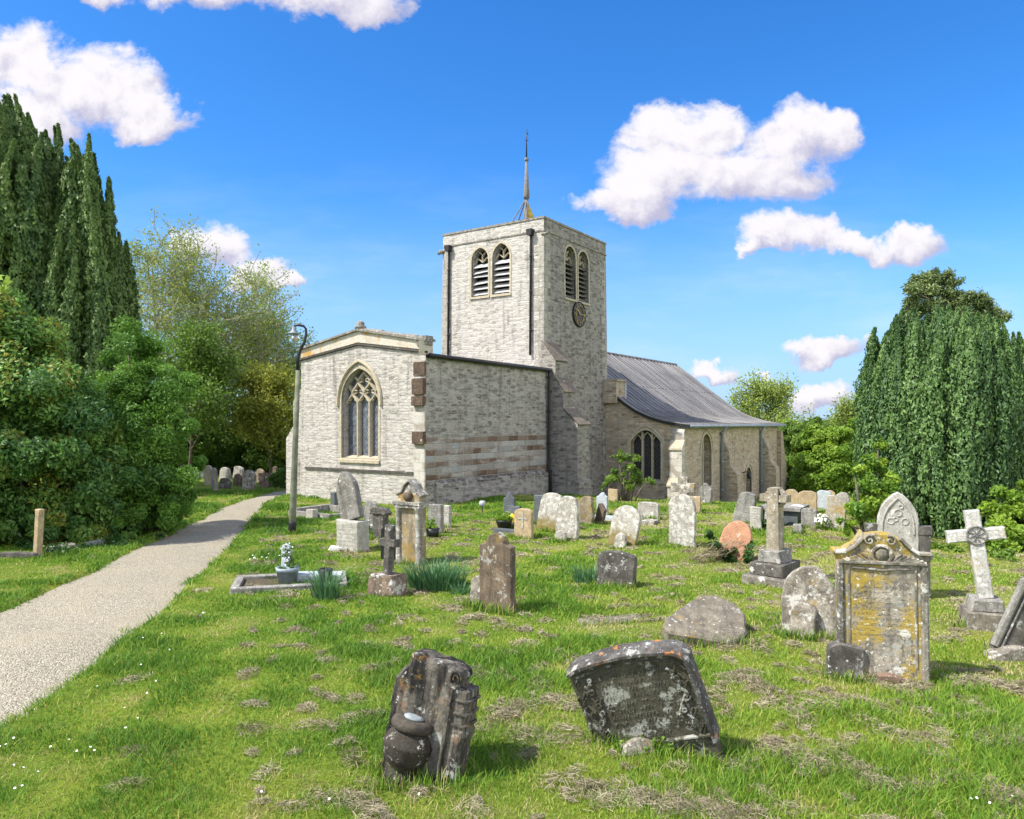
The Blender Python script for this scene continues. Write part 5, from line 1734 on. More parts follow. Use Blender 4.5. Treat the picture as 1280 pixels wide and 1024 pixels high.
# white flowers near the grey stone
def flowers(name, label, p, r, h, petal, leaf, n=40, nl=90, group=None, ps=.03):
    e = thing(name, label, 'flowers', tuple(p), group=group)
    C, Nn, T, Sz = clump_cloud([((0, 0, h * .5), r)], nl * 4, .03, flat=h / (2 * r))
    V, F = leaves(C, Nn, Sz, .5); mesh_np('foliage', V, F, L['green'], e, tone=rep4(T))
    d = sphere(n); d[:, 2] = abs(d[:, 2]); C = d * np.array([r, r, h * .6]) + np.array([0, 0, h * .5])
    V, F = leaves(C, unit(d + sphere(n) * .4), np.full(n, ps), .8)
    mesh_np('blossoms', V, F, petal, e)
    return e
flowers('white_flowers', 'bunch of white flowers behind the inscribed block', at(461, 668), .16, .3, M['petal_white'], None)

# tall ornate headstone
e, w, h, t = headstone(515, 704, 36, 88, 'flat', 'ochre', 'tall ochre-lichened headstone with scrolled pediment above the daffodil leaves', t=.20, yaw=-30, panel=True)
S['crust'] = stone('grey_crusted_moulding', (0.33, 0.31, 0.27), (0.16, 0.15, 0.13), dk=.5, white=.4, ochre=.2)
for sx in (-1, 1):
    b = MB()
    b.lathe([(.075, 0), (.075, .06), (.055, .08), (.055, h * .76), (.075, h * .80), (.08, h * .86)], (sx * w * .44, -t * .5, -.02), 12)
    b.build('column', S['crust'], e)
b = MB(); b.box(-w * .60, w * .60, -t * .95, t * .62, h * .845, h * .885); b.box(-w * .56, w * .56, -t * .85, t * .57, h * .80, h * .844)
b.build('cornice', S['crust'], e)
sl = slab([(-w * .5, h * .886), (w * .5, h * .886), (w * .47, h * .95), (w * .3, h * .99), (w * .16, h * 1.10), (0, h * 1.14), (-w * .16, h * 1.10), (-w * .3, h * .99), (-w * .47, h * .95)], t * .9, 11, .008)
sl.build('pediment', S['crust'], e)
b = MB()
cr = [(-w * .56, h * .97), (-w * .46, h * 1.0), (-w * .33, h * 1.02), (-w * .2, h * 1.12), (0, h * 1.18), (w * .2, h * 1.12), (w * .33, h * 1.02), (w * .46, h * 1.0), (w * .56, h * .97)]
b.bar(cr, .05, t * 1.15, lambda u, v, d: (u, -t * .6 + d, v))
b.build('scroll_moulding', S['crust'], e)
b = MB(); b.lathe([(.01, 0), (.09, .02), (.10, .06), (.05, .09)], (0, 0, 0), 12)
o = b.build('carved_boss', S['brown'], e); o.rotation_euler = (R(90), 0, 0); o.location = (0, -t * .42, h * .97)

def cross_poly(w, h, arm_z, a, b_):
    return [(-a, 0), (a, 0), (a, arm_z - b_), (w, arm_z - b_), (w, arm_z + b_), (a, arm_z + b_), (a, h), (-a, h), (-a, arm_z + b_), (-w, arm_z + b_), (-w, arm_z - b_), (-a, arm_z - b_)]

S['basebrown'] = stone('rough_brown_block', (.25, .185, .135), (.12, .09, .07), dk=.6, white=.45, ochre=.25)
# small cross on a rough block
p = at(484, 742)
e = thing('cross_monument', 'small dark stone cross on a rough brown block before the tall ornate stone', 'stone cross', tuple(p), (0, 0, R(-30)))
k = p.y / FPX
o = slab(cross_poly(12.5 * k, 66 * k, 44 * k, 4.8 * k, 5 * k), .13, 21).build('cross', S['darkgrey'], e); o.location = (0.02, 0, 22 * k)
o.rotation_euler = (R(-2), R(1), 0)
slab([(-20 * k, -.08), (20 * k, -.08), (20 * k, 22 * k), (16 * k, 26 * k), (-13 * k, 27 * k), (-20 * k, 20 * k)], .36, 22, .02).build('base_block', S['basebrown'], e)

def blade_clump(name, label, p, n, h, r, cat='plant'):
    """long strap leaves arching out of one spot"""
    e = thing(name, label, cat, tuple(p))
    Vs, Fs, Ts = [], [], []
    for i in range(n):
        a = rng.random() * 6.283
        q = r * math.sqrt(rng.random())
        b0 = np.array([q * math.cos(a) * 1.3, q * math.sin(a) * .7, -.02])
        out = rng.uniform(.1, .75)
        hh = h * rng.uniform(.6, 1.1)
        d = np.array([math.cos(a + rng.normal() * .6), math.sin(a + rng.normal() * .6), 0])
        sd_ = np.array([-d[1], d[0], 0]); ww = rng.uniform(.006, .012)
        i0 = len(Vs)
        for s in range(6):
            f = s / 5
            c = b0 + np.array([0, 0, 1]) * hh * (f - .35 * out * f ** 3) + d * hh * out * f ** 1.7
            w_ = ww * (1 - .85 * f ** 2)
            Vs += [c - sd_ * w_, c + sd_ * w_]
        for s in range(5): Fs.append([i0 + 2 * s, i0 + 2 * s + 1, i0 + 2 * s + 3, i0 + 2 * s + 2])
        Ts += list(np.full(12, np.clip(.5 + rng.normal() * .25, 0, 1)))
    mesh_np('strap_leaves', Vs, Fs, L['daffodil'], e, tone=Ts)
    return e
blade_clump('daffodil_clump', 'big clump of daffodil leaves at the foot of the tall ornate headstone', at(545, 734), 420, .50, .34)
blade_clump('daffodil_clump', 'looser clump of daffodil leaves beside the kerbed grave with the pot', at(407, 748), 150, .52, .14)
blade_clump('daffodil_clump', 'dark strap leaves drooping in front of the low round-topped stone', at(738, 728), 170, .36, .20)
blade_clump('daffodil_clump', 'short tuft of strap leaves left of the brown shouldered headstone', at(578, 742), 60, .22, .14)

# kerbed grave with pot, tablet and vase
p = at(352, 736)
k = p.y / FPX
kg = thing('kerbed_grave', 'grave with pale stone kerbs holding a blue-grey pot of flowers', 'grave', tuple(p), (0, 0, R(14)))
W_, D_ = .72, .62
for x0, x1, y0, y1 in ((-W_, W_ + .25, -.25, -.13), (-W_, W_ + .25, D_, D_ + .12), (-W_, -W_ + .12, -.128, D_ - .002), (W_ + .13, W_ + .25, -.128, D_ - .002)):
    b = slab([(x0, -.1), (x1, -.1), (x1, .085), (x0, .085)], y1 - y0, 31, .008)
    o = b.build('kerb', S['grey'], kg); o.location = (0, (y0 + y1) / 2, 0)
b = MB(); b.grid([[(-W_ + .1, -.14, .03), (W_ + .15, -.14, .03)], [(-W_ + .1, D_, .03), (W_ + .15, D_, .03)]]); b.build('soil', plain('grave_soil', (.075, .06, .035), 1, var=.5, scale=30), kg)
b = slab([(-.1, -.1), (.62, -.1), (.62, .11), (-.1, .14)], .3, 33, .006); o = b.build('ledger', S['bluegrey'], kg); o.location = (.28, .42, 0)
q = at(354, 735) + Vector((0, .22, .03))
pot = thing('flower_pot', 'blue-grey tub of small white flowers on the kerbed grave', 'flower pot', tuple(q))
b = MB(); b.lathe([(.14, 0), (.165, .18), (.175, .18), (.18, .24), (.155, .24), (.14, .17)], (0, 0, 0), 20); b.build('tub', plain('blue_grey_glaze', (.24, .29, .33), .5, var=.15), pot)
C, Nn, T, Sz = clump_cloud([((0, 0, .27), .12), ((.01, 0, .42), .08), ((0, .01, .53), .06)], 1500, .02)
V, F = leaves(C, Nn, Sz, .6); mesh_np('foliage', V, F, L['darkwood'], pot, tone=rep4(T))
n = 70; C = rng.normal(size=(n, 3)) * np.array([.05, .05, .1]) + np.array([0, 0, .46])
V, F = leaves(C, sphere(n), np.full(n, .016), .9); mesh_np('blossoms', V, F, plain('pale_lilac_petals', (.55, .58, .66), .7, var=.1), pot)
headstone(358, 722, 13, 42, 'seg', 'bluegrey', 'small pale tablet behind the tub of flowers', yaw=-20, t=.07)
q = at(404, 738) + Vector((0, .15, .03))
b = MB(); b.lathe([(.08, 0), (.10, .1), (.11, .26), (.09, .27), (.085, .22)], tuple(q), 14)
tag(b.build('grave_vase', M['iron']), 'dark vase standing behind the looser daffodil clump', 'vase')
p = at(420, 689)
tag(slab([(-.16, -.03), (.16, -.03), (.12, .07), (-.1, .09)], .16, 35, .01).build('loose_stone', S['marble']), 'small white stone in the grass before the inscribed block', 'stone').location = p

# pair right of the ornate stone
headstone(545, 667, 20, 36, 'flat', 'grey', 'pale grey square stone right of the ornate headstone, with flowers at its foot', yaw=-32, t=.12)
headstone(558, 659, 14, 28, 'flat', 'pale', 'whiter square stone just behind the pale grey one beside the ornate headstone', yaw=-32, t=.12)
p = at(541, 672)
pot = thing('flower_pot', 'dark pot of green leaves at the foot of the pale grey square stone', 'flower pot', tuple(p))
b = MB(); b.lathe([(.12, 0), (.16, .2), (.13, .2), (.11, .12)], (0, 0, 0), 16); b.build('tub', M['iron'], pot)
C, Nn, T, Sz = clump_cloud([((0, 0, .28), .16)], 900, .035); V, F = leaves(C, Nn, Sz, .5); mesh_np('foliage', V, F, L['bright'], pot, tone=rep4(T))
p = at(603, 642)
sl_ = thing('solar_light', 'tiny grave light on a stake in the grass before the chancel wall', 'light', tuple(p))
b = MB(); b.tube([(0, 0, -.05), (0, 0, .22)], .015, 6); b.build('stake', M['iron'], sl_)
b = MB(); b.lathe([(.03, 0), (.09, .03), (.10, .12), (.06, .17)], (0, 0, .2), 10); b.build('head', M['leadgrey'], sl_)

# ---- middle distance
headstone(637, 655, 16, 39, 'ogee', 'slate', 'dark slate headstone in front of the chancel, yellow flowers at its foot', t=.09)
headstone(641, 658, 17, 26, 'flat', 'slate', 'lower slate slab leaning against the tall slate headstone', t=.07, pitch=8, yaw=-30)
p = at(630, 660)
pot = thing('flower_pot', 'dark bowl of green plants before the slate headstone', 'flower pot', tuple(p))
b = MB(); b.lathe([(.13, 0), (.2, .2), (.21, .24), (.17, .24), (.14, .15)], (0, 0, 0), 16); b.build('tub', M['iron'], pot)
C, Nn, T, Sz = clump_cloud([((0, 0, .33), .2)], 800, .04); V, F = leaves(C, Nn, Sz, .5); mesh_np('foliage', V, F, L['bright'], pot, tone=rep4(T))
flowers('yellow_flowers', 'yellow flowers beside the dark bowl before the slate headstone', at(640, 659), .10, .32, M['petal_yellow'], None, n=50, nl=60, ps=.04)
p = at(634, 664); b = MB(); b.box(-.32, .32, -.14, .12, -.05, .08)
o = b.build('grave_plinth', S['slate']); o.location = p; o.rotation_euler = (0, 0, R(-30)); tag(o, 'low slate plinth under the dark bowl and yellow flowers', 'plinth')
e, w, h, t = headstone(655, 672, 25, 37, 'seg', 'honey', 'low cream stone carved with a plain cross, right of the slate headstone', t=.12, panel=True)
b = MB()
b.box(-.02, .02, -t / 2 - .012, -t / 2 + .01, h * .35, h * .88); b.box(-.12, .12, -t / 2 - .011, -t / 2 + .009, h * .64, h * .69)
b.build('carved_cross', S['pale'], e)
headstone(674, 656, 13, 36, 'flat', 'slate', 'dark slate stone squeezed between the cream stone and the big lichened one', t=.08)
headstone(685, 664, 31, 48, 'worn', 'mossy', 'broad leaning lichened headstone with brown moss at its foot', roll=7, pitch=6, t=.13)
headstone(709, 673, 30, 54, 'worn', 'whitelichen', 'white lichen-crusted headstone in front of the broad mossy one', roll=2, t=.12)
headstone(701, 675, 16, 14, 'round', 'pale', 'small rounded footstone before the white lichen-crusted headstone', t=.10, name='footstone', cat='footstone')
headstone(733, 657, 21, 36, 'worn', 'ochre', 'golden mossy headstone with broken top, right of the white one', t=.16, jag=.015)
headstone(748, 656, 13, 27, 'slope', 'brown', 'dark stone fallen sideways against the golden mossy headstone', roll=18, t=.1, yaw=-50)
headstone(753, 645, 15, 29, 'ogee', 'bluegrey', 'clean pale blue-grey headstone near the tower', t=.09)
b = MB(); p = at(758, 650); b.box(-.4, .5, -.2, .2, -.05, .09); o = b.build('grave_plinth', S['bluegrey']); o.location = p; o.rotation_euler = (0, 0, R(-32)); tag(o, 'low pale plinth at the foot of the blue-grey headstone', 'plinth')
headstone(766, 629, 13, 17, 'flat', 'honey', 'small honey-coloured stone leaning on the nave wall behind the shrub', t=.1, pitch=5)
headstone(777, 682, 36, 51, 'round', 'mossy', 'leaning round-topped headstone with a mossy hollow and pale footstone', roll=10, pitch=6, t=.12)
headstone(775, 684, 16, 18, 'round', 'whitelichen', 'small white footstone leaning on the mossy round-topped headstone', roll=6, t=.1, name='footstone', cat='footstone')
headstone(811, 649, 28, 22, 'seg', 'pale', 'wide low pale headstone in front of the nave window', t=.14)
headstone(813, 656, 22, 5, 'flat', 'mottled', 'low stone kerb lying before the wide low headstone', t=.4, yaw=-30, name='kerb_stone', cat='kerb stone')
headstone(853, 682, 34, 65, 'round', 'whitelichen', 'tall pale round-topped headstone standing alone before the aisle corner', t=.13, yaw=-30)
p = at(854, 640)
o = slab(cross_poly(.36, 1.02, .70, .15, .14), .14, 41).build('cross_monument', S['mottled']); o.matrix_world = Matrix.Translation(p) @ Matrix.Rotation(R(-30), 4, 'Z')
tag(o, 'squat stone cross rising behind the tall pale round-topped headstone', 'stone cross')
headstone(870, 642, 13, 21, 'flat', 'honey', 'bright yellow-cream stone by the foot of the aisle corner buttress', t=.1)
headstone(882, 632, 17, 26, 'gable', 'grey', 'rough grey gabled stone set against the south aisle wall', t=.2, jag=.012)
headstone(928, 656, 25, 40, 'worn', 'grey', 'big dark-edged leaning headstone left of the pale square one', roll=12, t=.2, yaw=-30, jag=.012)
headstone(945, 668, 15, 31, 'flat', 'pale', 'pale square stone between the leaning headstone and the ringed cross', t=.1)
e = headstone(913, 699, 38, 50, 'oval', 'orange', 'orange-red round headstone leaning right, with ivy and dead twigs heaped on it', roll=14, pitch=10, t=.12)
p = at(902, 700)
iv = thing('ivy', 'ivy and dead twigs heaped over the orange-red headstone', 'ivy', tuple(p))
C, Nn, T, Sz = clump_cloud([((-.12, -.08, .25), .2), ((.12, -.15, .12), .2), ((.35, -.2, .1), .16), ((-.2, -.05, .45), .12), ((.5, -.15, .3), .09)], 620, .035)
V, F = leaves(C, Nn, Sz, .7); mesh_np('foliage', V, F, L['ivy'], iv, tone=rep4(T))
n = 500; C = rng.normal(size=(n, 3)) * np.array([.25, .12, .08]) + np.array([-.22, -.12, .12]); C[:, 2] = abs(C[:, 2]); C[:, 2] += np.clip(C[:, 0] + .35, 0, .5) * .4
V, F = leaves(C, sphere(n), rng.uniform(.05, .12, n), .06, along=np.tile([1, 0, .5], (n, 1))); mesh_np('dead_twigs', V, F, M['hay'], iv, tone=rep4(.1 + .4 * rng.random(n)))  # thin dead twigs built as narrow leaf quads

S['mossplinth'] = stone('moss_edged_plinth', (.24, .22, .18), (.13, .12, .10), dk=.5, white=.1, ochre=.30, och=(.30, .22, .03))
# ringed cross on steps
p = at(969, 731)
k = p.y / FPX
e = thing('cross_monument', 'grey ringed stone cross on stepped base, moss along its plinth', 'stone cross', tuple(p), (0, 0, R(-42)))
b = slab([(-27 * k, -.1), (27 * k, -.1), (27 * k, 9 * k), (-27 * k, 10 * k)], .95, 51, .008); b.build('plinth', S['mossplinth'], e)
b = slab([(-21 * k, 0), (21 * k, 0), (21 * k, 15 * k), (-21 * k, 15 * k)], .70, 52, .006); o = b.build('step', S['darkgrey'], e); o.location = (0, 0, 9.5 * k)
b = slab([(-14 * k, 0), (14 * k, 0), (13 * k, 15 * k), (-13 * k, 15 * k)], .48, 53, .006); o = b.build('step', S['grey'], e); o.location = (0, 0, 24.5 * k)
b = MB()
f_ = lambda u, v, a: (u, a, v)
b.prism([(-8 * k, 39 * k), (8 * k, 39 * k), (6.5 * k, 116 * k), (-6.5 * k, 116 * k)], -.11, .11, f_)
b.prism([(-17 * k, 99 * k), (17 * k, 99 * k), (17 * k, 108 * k), (-17 * k, 108 * k)], -.09, .09, f_)
ring = [(11.5 * k * math.cos(a), 103.5 * k + 11.5 * k * math.sin(a)) for a in np.linspace(0, 2 * math.pi, 25)]
b.bar(ring, .05, .12, lambda u, v, d: (u, -.06 + d, v))
b.build('ringed_cross', stone('ringed_cross_stone', (.36, .32, .24), (.22, .19, .14), dk=.4, white=.3, ochre=.35), e)

# right middle cluster
BACK = 'stones along the far edge of the churchyard, right'
for px, py, wpx, hpx, kind, mat, roll, lab in (
        (966, 660, 22, 38, 'round', 'pale', 4, 'rounded pale stone directly behind the ringed cross'),
        (989, 636, 20, 24, 'round', 'honey', 0, 'sandy rounded headstone, leftmost of the overlapping pair at the back'),
        (1010, 642, 22, 29, 'seg', 'honey', 0, 'taller sandy headstone overlapping its rounded neighbour at the back'),
        (997, 656, 17, 23, 'seg', 'marble', 0, 'bright white headstone in front of the sandy pair'),
        (1011, 664, 19, 25, 'seg', 'grey', 2, 'grey square headstone right of the bright white one'),
        (1030, 638, 17, 24, 'seg', 'bluegrey', 0, 'blue-grey headstone standing before a yellow one at the back'),
        (1038, 633, 12, 20, 'round', 'honey', 0, 'yellow headstone peeping out behind the blue-grey one'),
        (1055, 643, 18, 26, 'worn', 'pale', -6, 'cream headstone beside the yellow-green bushes'),
        (1043, 665, 24, 43, 'slope', 'yellowtop', 5, 'large yellow-lichened headstone leaning near the white flowers')):
    headstone(px, py, wpx, hpx, kind, mat, lab, roll=roll, group=BACK, t=.13)
p = at(978, 656)
tc_ = thing('chest_tomb', 'low dark grey chest tomb behind the ringed cross', 'tomb', tuple(p), (0, 0, R(-32)))
b = MB(); b.box(-.42, .42, -.3, .7, -.1, .36); b.build('chest', S['slate'], tc_)
b = MB(); b.box(-.5, .5, -.38, .78, .362, .44); b.build('lid', S['grey'], tc_)
headstone(998, 672, 14, 13, 'worn', 'grey', 'stubby broken stone in the grass right of the ringed cross', t=.2, jag=.015)
p = at(962, 668); C, Nn, T, Sz = clump_cloud([((0, 0, .15), .22), ((-.25, 0, .1), .16)], 700, .04)
t_ = thing('low_plant', 'dark leafy plant left of the ringed cross', 'plant', tuple(p)); V, F = leaves(C, Nn, Sz, .6); mesh_np('foliage', V, F, L['ivy'], t_, tone=rep4(T))
flowers('white_flowers', 'white flowers at the foot of the yellow-lichened leaning headstone', at(1027, 665), .18, .34, M['petal_white'], None, n=70)

# ---- right foreground
S['bigornate'] = stone('ochre_streaked_headstone', (0.37, 0.33, 0.26), (0.22, 0.20, 0.165), dk=.7, white=.34, ochre=.66, grey=.3, och=(.42, .30, .04), rows=(.05, .38, .92, .26), sc=.9)
S['bigmould'] = stone('lichened_carving', (0.29, 0.265, 0.21), (0.14, 0.13, 0.105), dk=.65, white=.40, ochre=.36, grey=.3)
# arched stone with shoulders behind the ornate one
e, w, h, t = headstone(1122, 748, 47, 130, 'gothic', 'palegrey', 'tall pointed grey headstone with small side shoulders behind the scrolled one', t=.16, yaw=-24, panel=True)
for sx in (-1, 1):
    b = MB(); b.box(-.07, .07, -t * .45, t * .45, -.1, h * .60); b.box(-.09, .09, -t * .52, t * .52, h * .602, h * .68)
    o = b.build('shoulder', S['darkgrey'], e); o.location = (sx * (w / 2 + .072), 0.01, 0)
b = MB()
ar = arch(-w * .38, w * .38, h * .60, h * .66, h * .94, 8)
b.bar(ar[1:] + [ar[0]], .03, .03, lambda u, v, d: (u, -t / 2 - .018 + d, v))
for cx, cz, r_ in ((0, h * .80, .05), (-.09, h * .72, .045), (.09, h * .72, .045), (-.03, h * .74, .03), (.035, h * .86, .028)):
    b.bar([(cx + r_ * math.cos(a), cz + r_ * math.sin(a)) for a in np.linspace(0, 6.283, 9)], .02, .02, lambda u, v, d: (u, -t / 2 - .012 + d, v))
b.build('carved_foliage', S['palegrey'], e)

# big scrolled headstone
P_, w, h = place(1102, 852, 104, 182, -16, .17)
t = .17
e = thing('headstone', 'large ochre-streaked headstone with scrolled and carved top, footstone leaning at its left', 'headstone', tuple(P_), (0, R(-.8), R(-16)))
a = w / 2
prof = [(-a, -.15), (a, -.15), (a, h * .80), (a * 1.14, h * .835), (a * 1.14, h * .865), (a * .92, h * .855), (a * .72, h * .88), (a * .50, h * .945), (a * .30, h * .985), (a * .08, h * 1.0),
        (-a * .14, h * .998), (-a * .36, h * .985), (-a * .42, h * 1.01), (-a * .48, h * .985), (-a * .62, h * .93), (-a * .86, h * .89), (-a * 1.12, h * .885), (-a * 1.12, h * .86), (-a, h * .82)]
slab(prof, t, 61, .006, .04, .018).build('slab', S['bigornate'], e)
b = MB()
F_ = lambda pr: (lambda u, v, d: (u, -t / 2 - pr + d, v))
for sx in (-1, 1):
    b.bar([(sx * a * .93, 0), (sx * a * .93, h * .80)], .07, .05, F_(.025))
    b.bar([(sx * a * .74, h * .10), (sx * a * .74, h * .755)], .025, .04, F_(.012))
b.bar([(-a * .97, h * .80), (a * .97, h * .80)], .045, .06, F_(.035))
b.bar([(-a * .66, h * .765), (-a * .2, h * .758), (0, h * .748), (a * .2, h * .758), (a * .66, h * .765)], .03, .05, F_(.02))
b.build('moulding', S['bigmould'], e)
b = MB()
def ringbar(cx, cz, r_, wd, pr):
    b.bar([(cx + r_ * math.cos(q), cz + r_ * math.sin(q)) for q in np.linspace(0, 6.283, 17)], wd, .06, F_(pr))
ringbar(0, h * .855, .085, .035, .03)
for sx_, cx_, turn in ((-1, -a * .27, 1), (1, a * .20, -1)):
    b.bar([(cx_ + sx_ * .052 * (1 - q / 9.5) * math.cos(q * turn * sx_ + 2.2), h * .952 + .052 * (1 - q / 9.5) * math.sin(q * turn * sx_ + 2.2)) for q in np.linspace(0, 8.5, 22)], .022, .06, F_(.03 + .001 * sx_))
for cx, cz, r_ in ((0, h * .855, .06),):
    rows = [[(cx + r_ * q * math.cos(x), -t / 2 - pr, cz + r_ * q * math.sin(x)) for x in np.linspace(0, 6.283, 17)[:-1]] for q, pr in ((1, 0), (.9, .022), (.45, .036), (.01, .04))]
    b.sm = True; b.grid([r[::-1] for r in rows[::-1]][::-1], True); b.sm = False
for sx in (-1, 1):
    for j in range(6):     # palm fronds either side
        q = j / 5
        b.bar([(sx * (a * .20 + a * .08 * j), h * (.80 + .004 * j)), (sx * (a * .34 + a * .085 * j), h * (.842 - .006 * j)), (sx * (a * .45 + a * .09 * j), h * (.86 - .008 * j))], .026, .045, F_(.02 + .002 * j))
    b.bar([(sx * a * 1.08, h * .865), (sx * a * .82, h * .868), (sx * a * .62, h * .905), (sx * a * .42, h * .965)], .04, .07, F_(.035))
b.build('carved_crest', S['bigmould'], e)
slab([(-a * .4, -.1), (a * .45, -.1), (a * .4, .04), (a * .1, .10), (-a * .3, .07)], .08, 64, .01).build('broken_foot', S['redbrown'], e)
bpy.data.objects['broken_foot'].location = (0.02, -t / 2 - .05, 0)
headstone(1056, 851, 44, 42, 'seg', 'darkgrey', 'lichen-spotted footstone leaning against the scrolled headstone', yaw=-14, t=.12, pitch=-2, name='footstone', cat='footstone', jag=.01)
# double stone left of it
headstone(1012, 797, 64, 86, 'oval', 'mottled', 'broad mottled round-topped headstone left of the scrolled one, footstone leaning on it', yaw=-22, roll=-1, pitch=4, t=.14, jag=.009)
headstone(1003, 800, 30, 44, 'round', 'mottled', 'lichened round footstone leaning against the broad mottled headstone', yaw=-26, roll=3, pitch=6, t=.10, name='footstone', cat='footstone')
# flat-leaning stone
p = at(884, 806)
o = slab([(-.44, -.12), (.30, -.16), (.44, .10), (.45, .48), (.36, .72), (.12, .84), (-.08, .78), (-.26, .50), (-.47, .16), (-.50, .0)], .17, 72, .012, .05, .025).build('fallen_headstone', S['fallen'])
o.matrix_world = Matrix.Translation(p + Vector((0, .0, .06))) @ Matrix.Rotation(R(-10), 4, 'Z') @ Matrix.Rotation(R(5), 4, 'Y') @ Matrix.Rotation(R(-73), 4, 'X')
tag(o, 'thick grey slab tipped back almost flat in the grass behind the big tilted headstone', 'stone slab')
# ledger in the grass
p = at(786, 782)
o = slab([(-.68, -.3), (.70, -.26), (.74, .1), (.2, .2), (-.62, .12)], .16, 71, .03).build('ledger_stone', S['fallen'])
o.matrix_world = Matrix.Translation(p + Vector((0, .3, -.07))) @ Matrix.Rotation(R(8), 4, 'Z') @ Matrix.Rotation(R(-84), 4, 'X'); tag(o, 'overgrown flat slab sunk in the grass beyond the leaning dark stone', 'stone slab')
# low round-topped stone
headstone(770, 733, 50, 45, 'seg', 'darkgrey', 'low dark segment-topped headstone with strap leaves at its left', yaw=-28, roll=3, t=.14)
# brown shouldered stone and its little companion
S['stepgrey'] = stone('stained_step', (.26, .235, .19), (.15, .135, .11), dk=.5, white=.15, ochre=.3)
S['brownbig'] = stone('brown_sandstone_streaked', (0.20, 0.15, 0.10), (0.115, 0.085, 0.06), dk=.55, white=.04, ochre=.35, grey=.3, och=(.24, .17, .03))
headstone(622, 765, 46, 98, 'shoulder', 'brownbig', 'dark brown headstone with round head and square shoulders, mid foreground', yaw=-30, roll=1, pitch=-2, t=.13)
headstone(600, 758, 26, 38, 'round', 'mottled', 'small lichen-blotched footstone at the left of the brown shouldered headstone', yaw=-30, roll=2, t=.12, name='footstone', cat='footstone')

# leaning white cross
p = at(1231, 787)
k = p.y / FPX
e = thing('cross_monument', 'white lichened stone cross leaning left on a stepped base', 'stone cross', tuple(p), (0, 0, R(-20)))
slab([(-24 * k, -.1), (24 * k, -.1), (24 * k, 20 * k), (-24 * k, 20 * k)], .50, 81, .006).build('step', S['stepgrey'], e)
o = slab([(-19 * k, 0), (19 * k, 0), (16 * k, 15 * k), (-16 * k, 15 * k)], .36, 82, .006).build('step', S['grey'], e); o.location = (0, 0, 20 * k)
o = slab(cross_poly(32 * k, 110 * k, 79 * k, 8 * k, 7.5 * k), .15, 83, .004).build('cross', stone('white_lichened_cross', (.52, .51, .47), (.36, .35, .31), dk=.3, white=.40, ochre=.28, wcol=(.66, .655, .63), grey=.15, och=(.42, .26, .06)), e)
o.location = (0.01, 0, 34 * k); o.rotation_euler = (R(-2), R(-8), 0)
b = MB()
b.bar([(11 * k * math.cos(q), 79 * k + 11 * k * math.sin(q)) for q in np.linspace(0, 6.283, 19)], .022, .03, lambda u, v, d: (u, -.095 + d, v))
for q in range(8):
    b.bar([(1.5 * k * math.cos(q * .785), 79 * k + 1.5 * k * math.sin(q * .785)), (9 * k * math.cos(q * .785 + .3), 79 * k + 9 * k * math.sin(q * .785 + .3))], .02, .03, lambda u, v, d: (u, -.09 + d, v))
rb = b.build('carved_roundel', S['grey'], e); rb.location = o.location; rb.rotation_euler = o.rotation_euler
# stone at the right edge
P_, w, h = place(1290, 826, 92, 112, -20, .16)
e = thing('headstone', 'dark scrolled headstone leaning hard right at the right edge', 'headstone', tuple(P_), (R(4), R(20), R(-24)))
a = w / 2
slab([(-a, -.25), (a, -.25), (a, h * .8), (a * .5, h * .95), (0, h * 1.0), (-a * .5, h * .95), (-a, h * .8)], .16, 91, .006).build('slab', S['darkgrey'], e)
b = MB()
b.bar([(-a * .96, 0), (-a * .96, h * .80), (-a * .48, h * .945), (0, h * .985), (a * .48, h * .945), (a * .96, h * .8)], .08, .07, lambda u, v, d: (u, -.08 - .035 + d, v))
b.bar([(-a * .8, 0), (-a * .8, h * .74), (-a * .4, h * .87), (0, h * .9)], .03, .05, lambda u, v, d: (u, -.08 - .018 + d, v))
b.build('moulding', S['grey'], e)
p = at(1268, 826); o = slab([(-.3, -.1), (.4, -.1), (.4, .06), (0, .15), (-.28, .05)], .2, 93, .015).build('loose_stone', S['mottled']); o.location = p; tag(o, 'flat mottled stone at the foot of the right-edge headstone', 'stone')

# ---- foreground: the great leaning stone and the broken one with its urn
P_ = at(822, 938)
k = P_.y / FPX
S['greatface'] = stone('dark_green_brown_headstone', (0.105, 0.10, 0.072), (0.05, 0.047, 0.034), dk=.45, white=.08, ochre=.15, grey=.50, och=(.13, .115, .03), wcol=(.34, .36, .29), rel=.8)
S['greattop'] = stone('black_crusted_moulding', (0.13, 0.125, 0.115), (0.055, 0.05, 0.045), dk=.6, white=.30, ochre=.05, grey=.3, red=.8, wcol=(.36, .37, .37))
e = thing('headstone', 'big dark headstone tilting left and forward, carved foliage and worn lettering on its face', 'headstone', tuple(P_), (0, 0, 0))
e.matrix_world = Matrix.Translation(P_) @ Matrix.Rotation(R(-23), 4, 'Z') @ Matrix.Rotation(R(-17), 4, 'Y') @ Matrix.Rotation(R(13), 4, 'X')
w, h, t = .93, .80, .13
a = w / 2
topc = [(a, h * .88), (a * .93, h * .915), (a * .86, h * .92), (a * .80, h * .955), (a * .4, h * .99), (0, h), (-a * .4, h * .99), (-a * .85, h * .95), (-a * .9, h * .92), (-a, h * .90)]
great = slab([(-a, -.34), (a, -.28)] + topc, t, 101, .004, .035, .012)
b = MB()
b.bar([(a * .985, 0.02), (a * .985, h * .86), (a * .92, h * .905), (a * .80, h * .94), (a * .4, h * .98), (0, h * .99), (-a * .4, h * .98), (-a * .85, h * .94), (-a * .99, h * .90)], .05, t + .05, lambda u, v, d: (u, -t / 2 - .035 + d, v))
b.build('hood_moulding', S['greattop'], e)
b = MB()
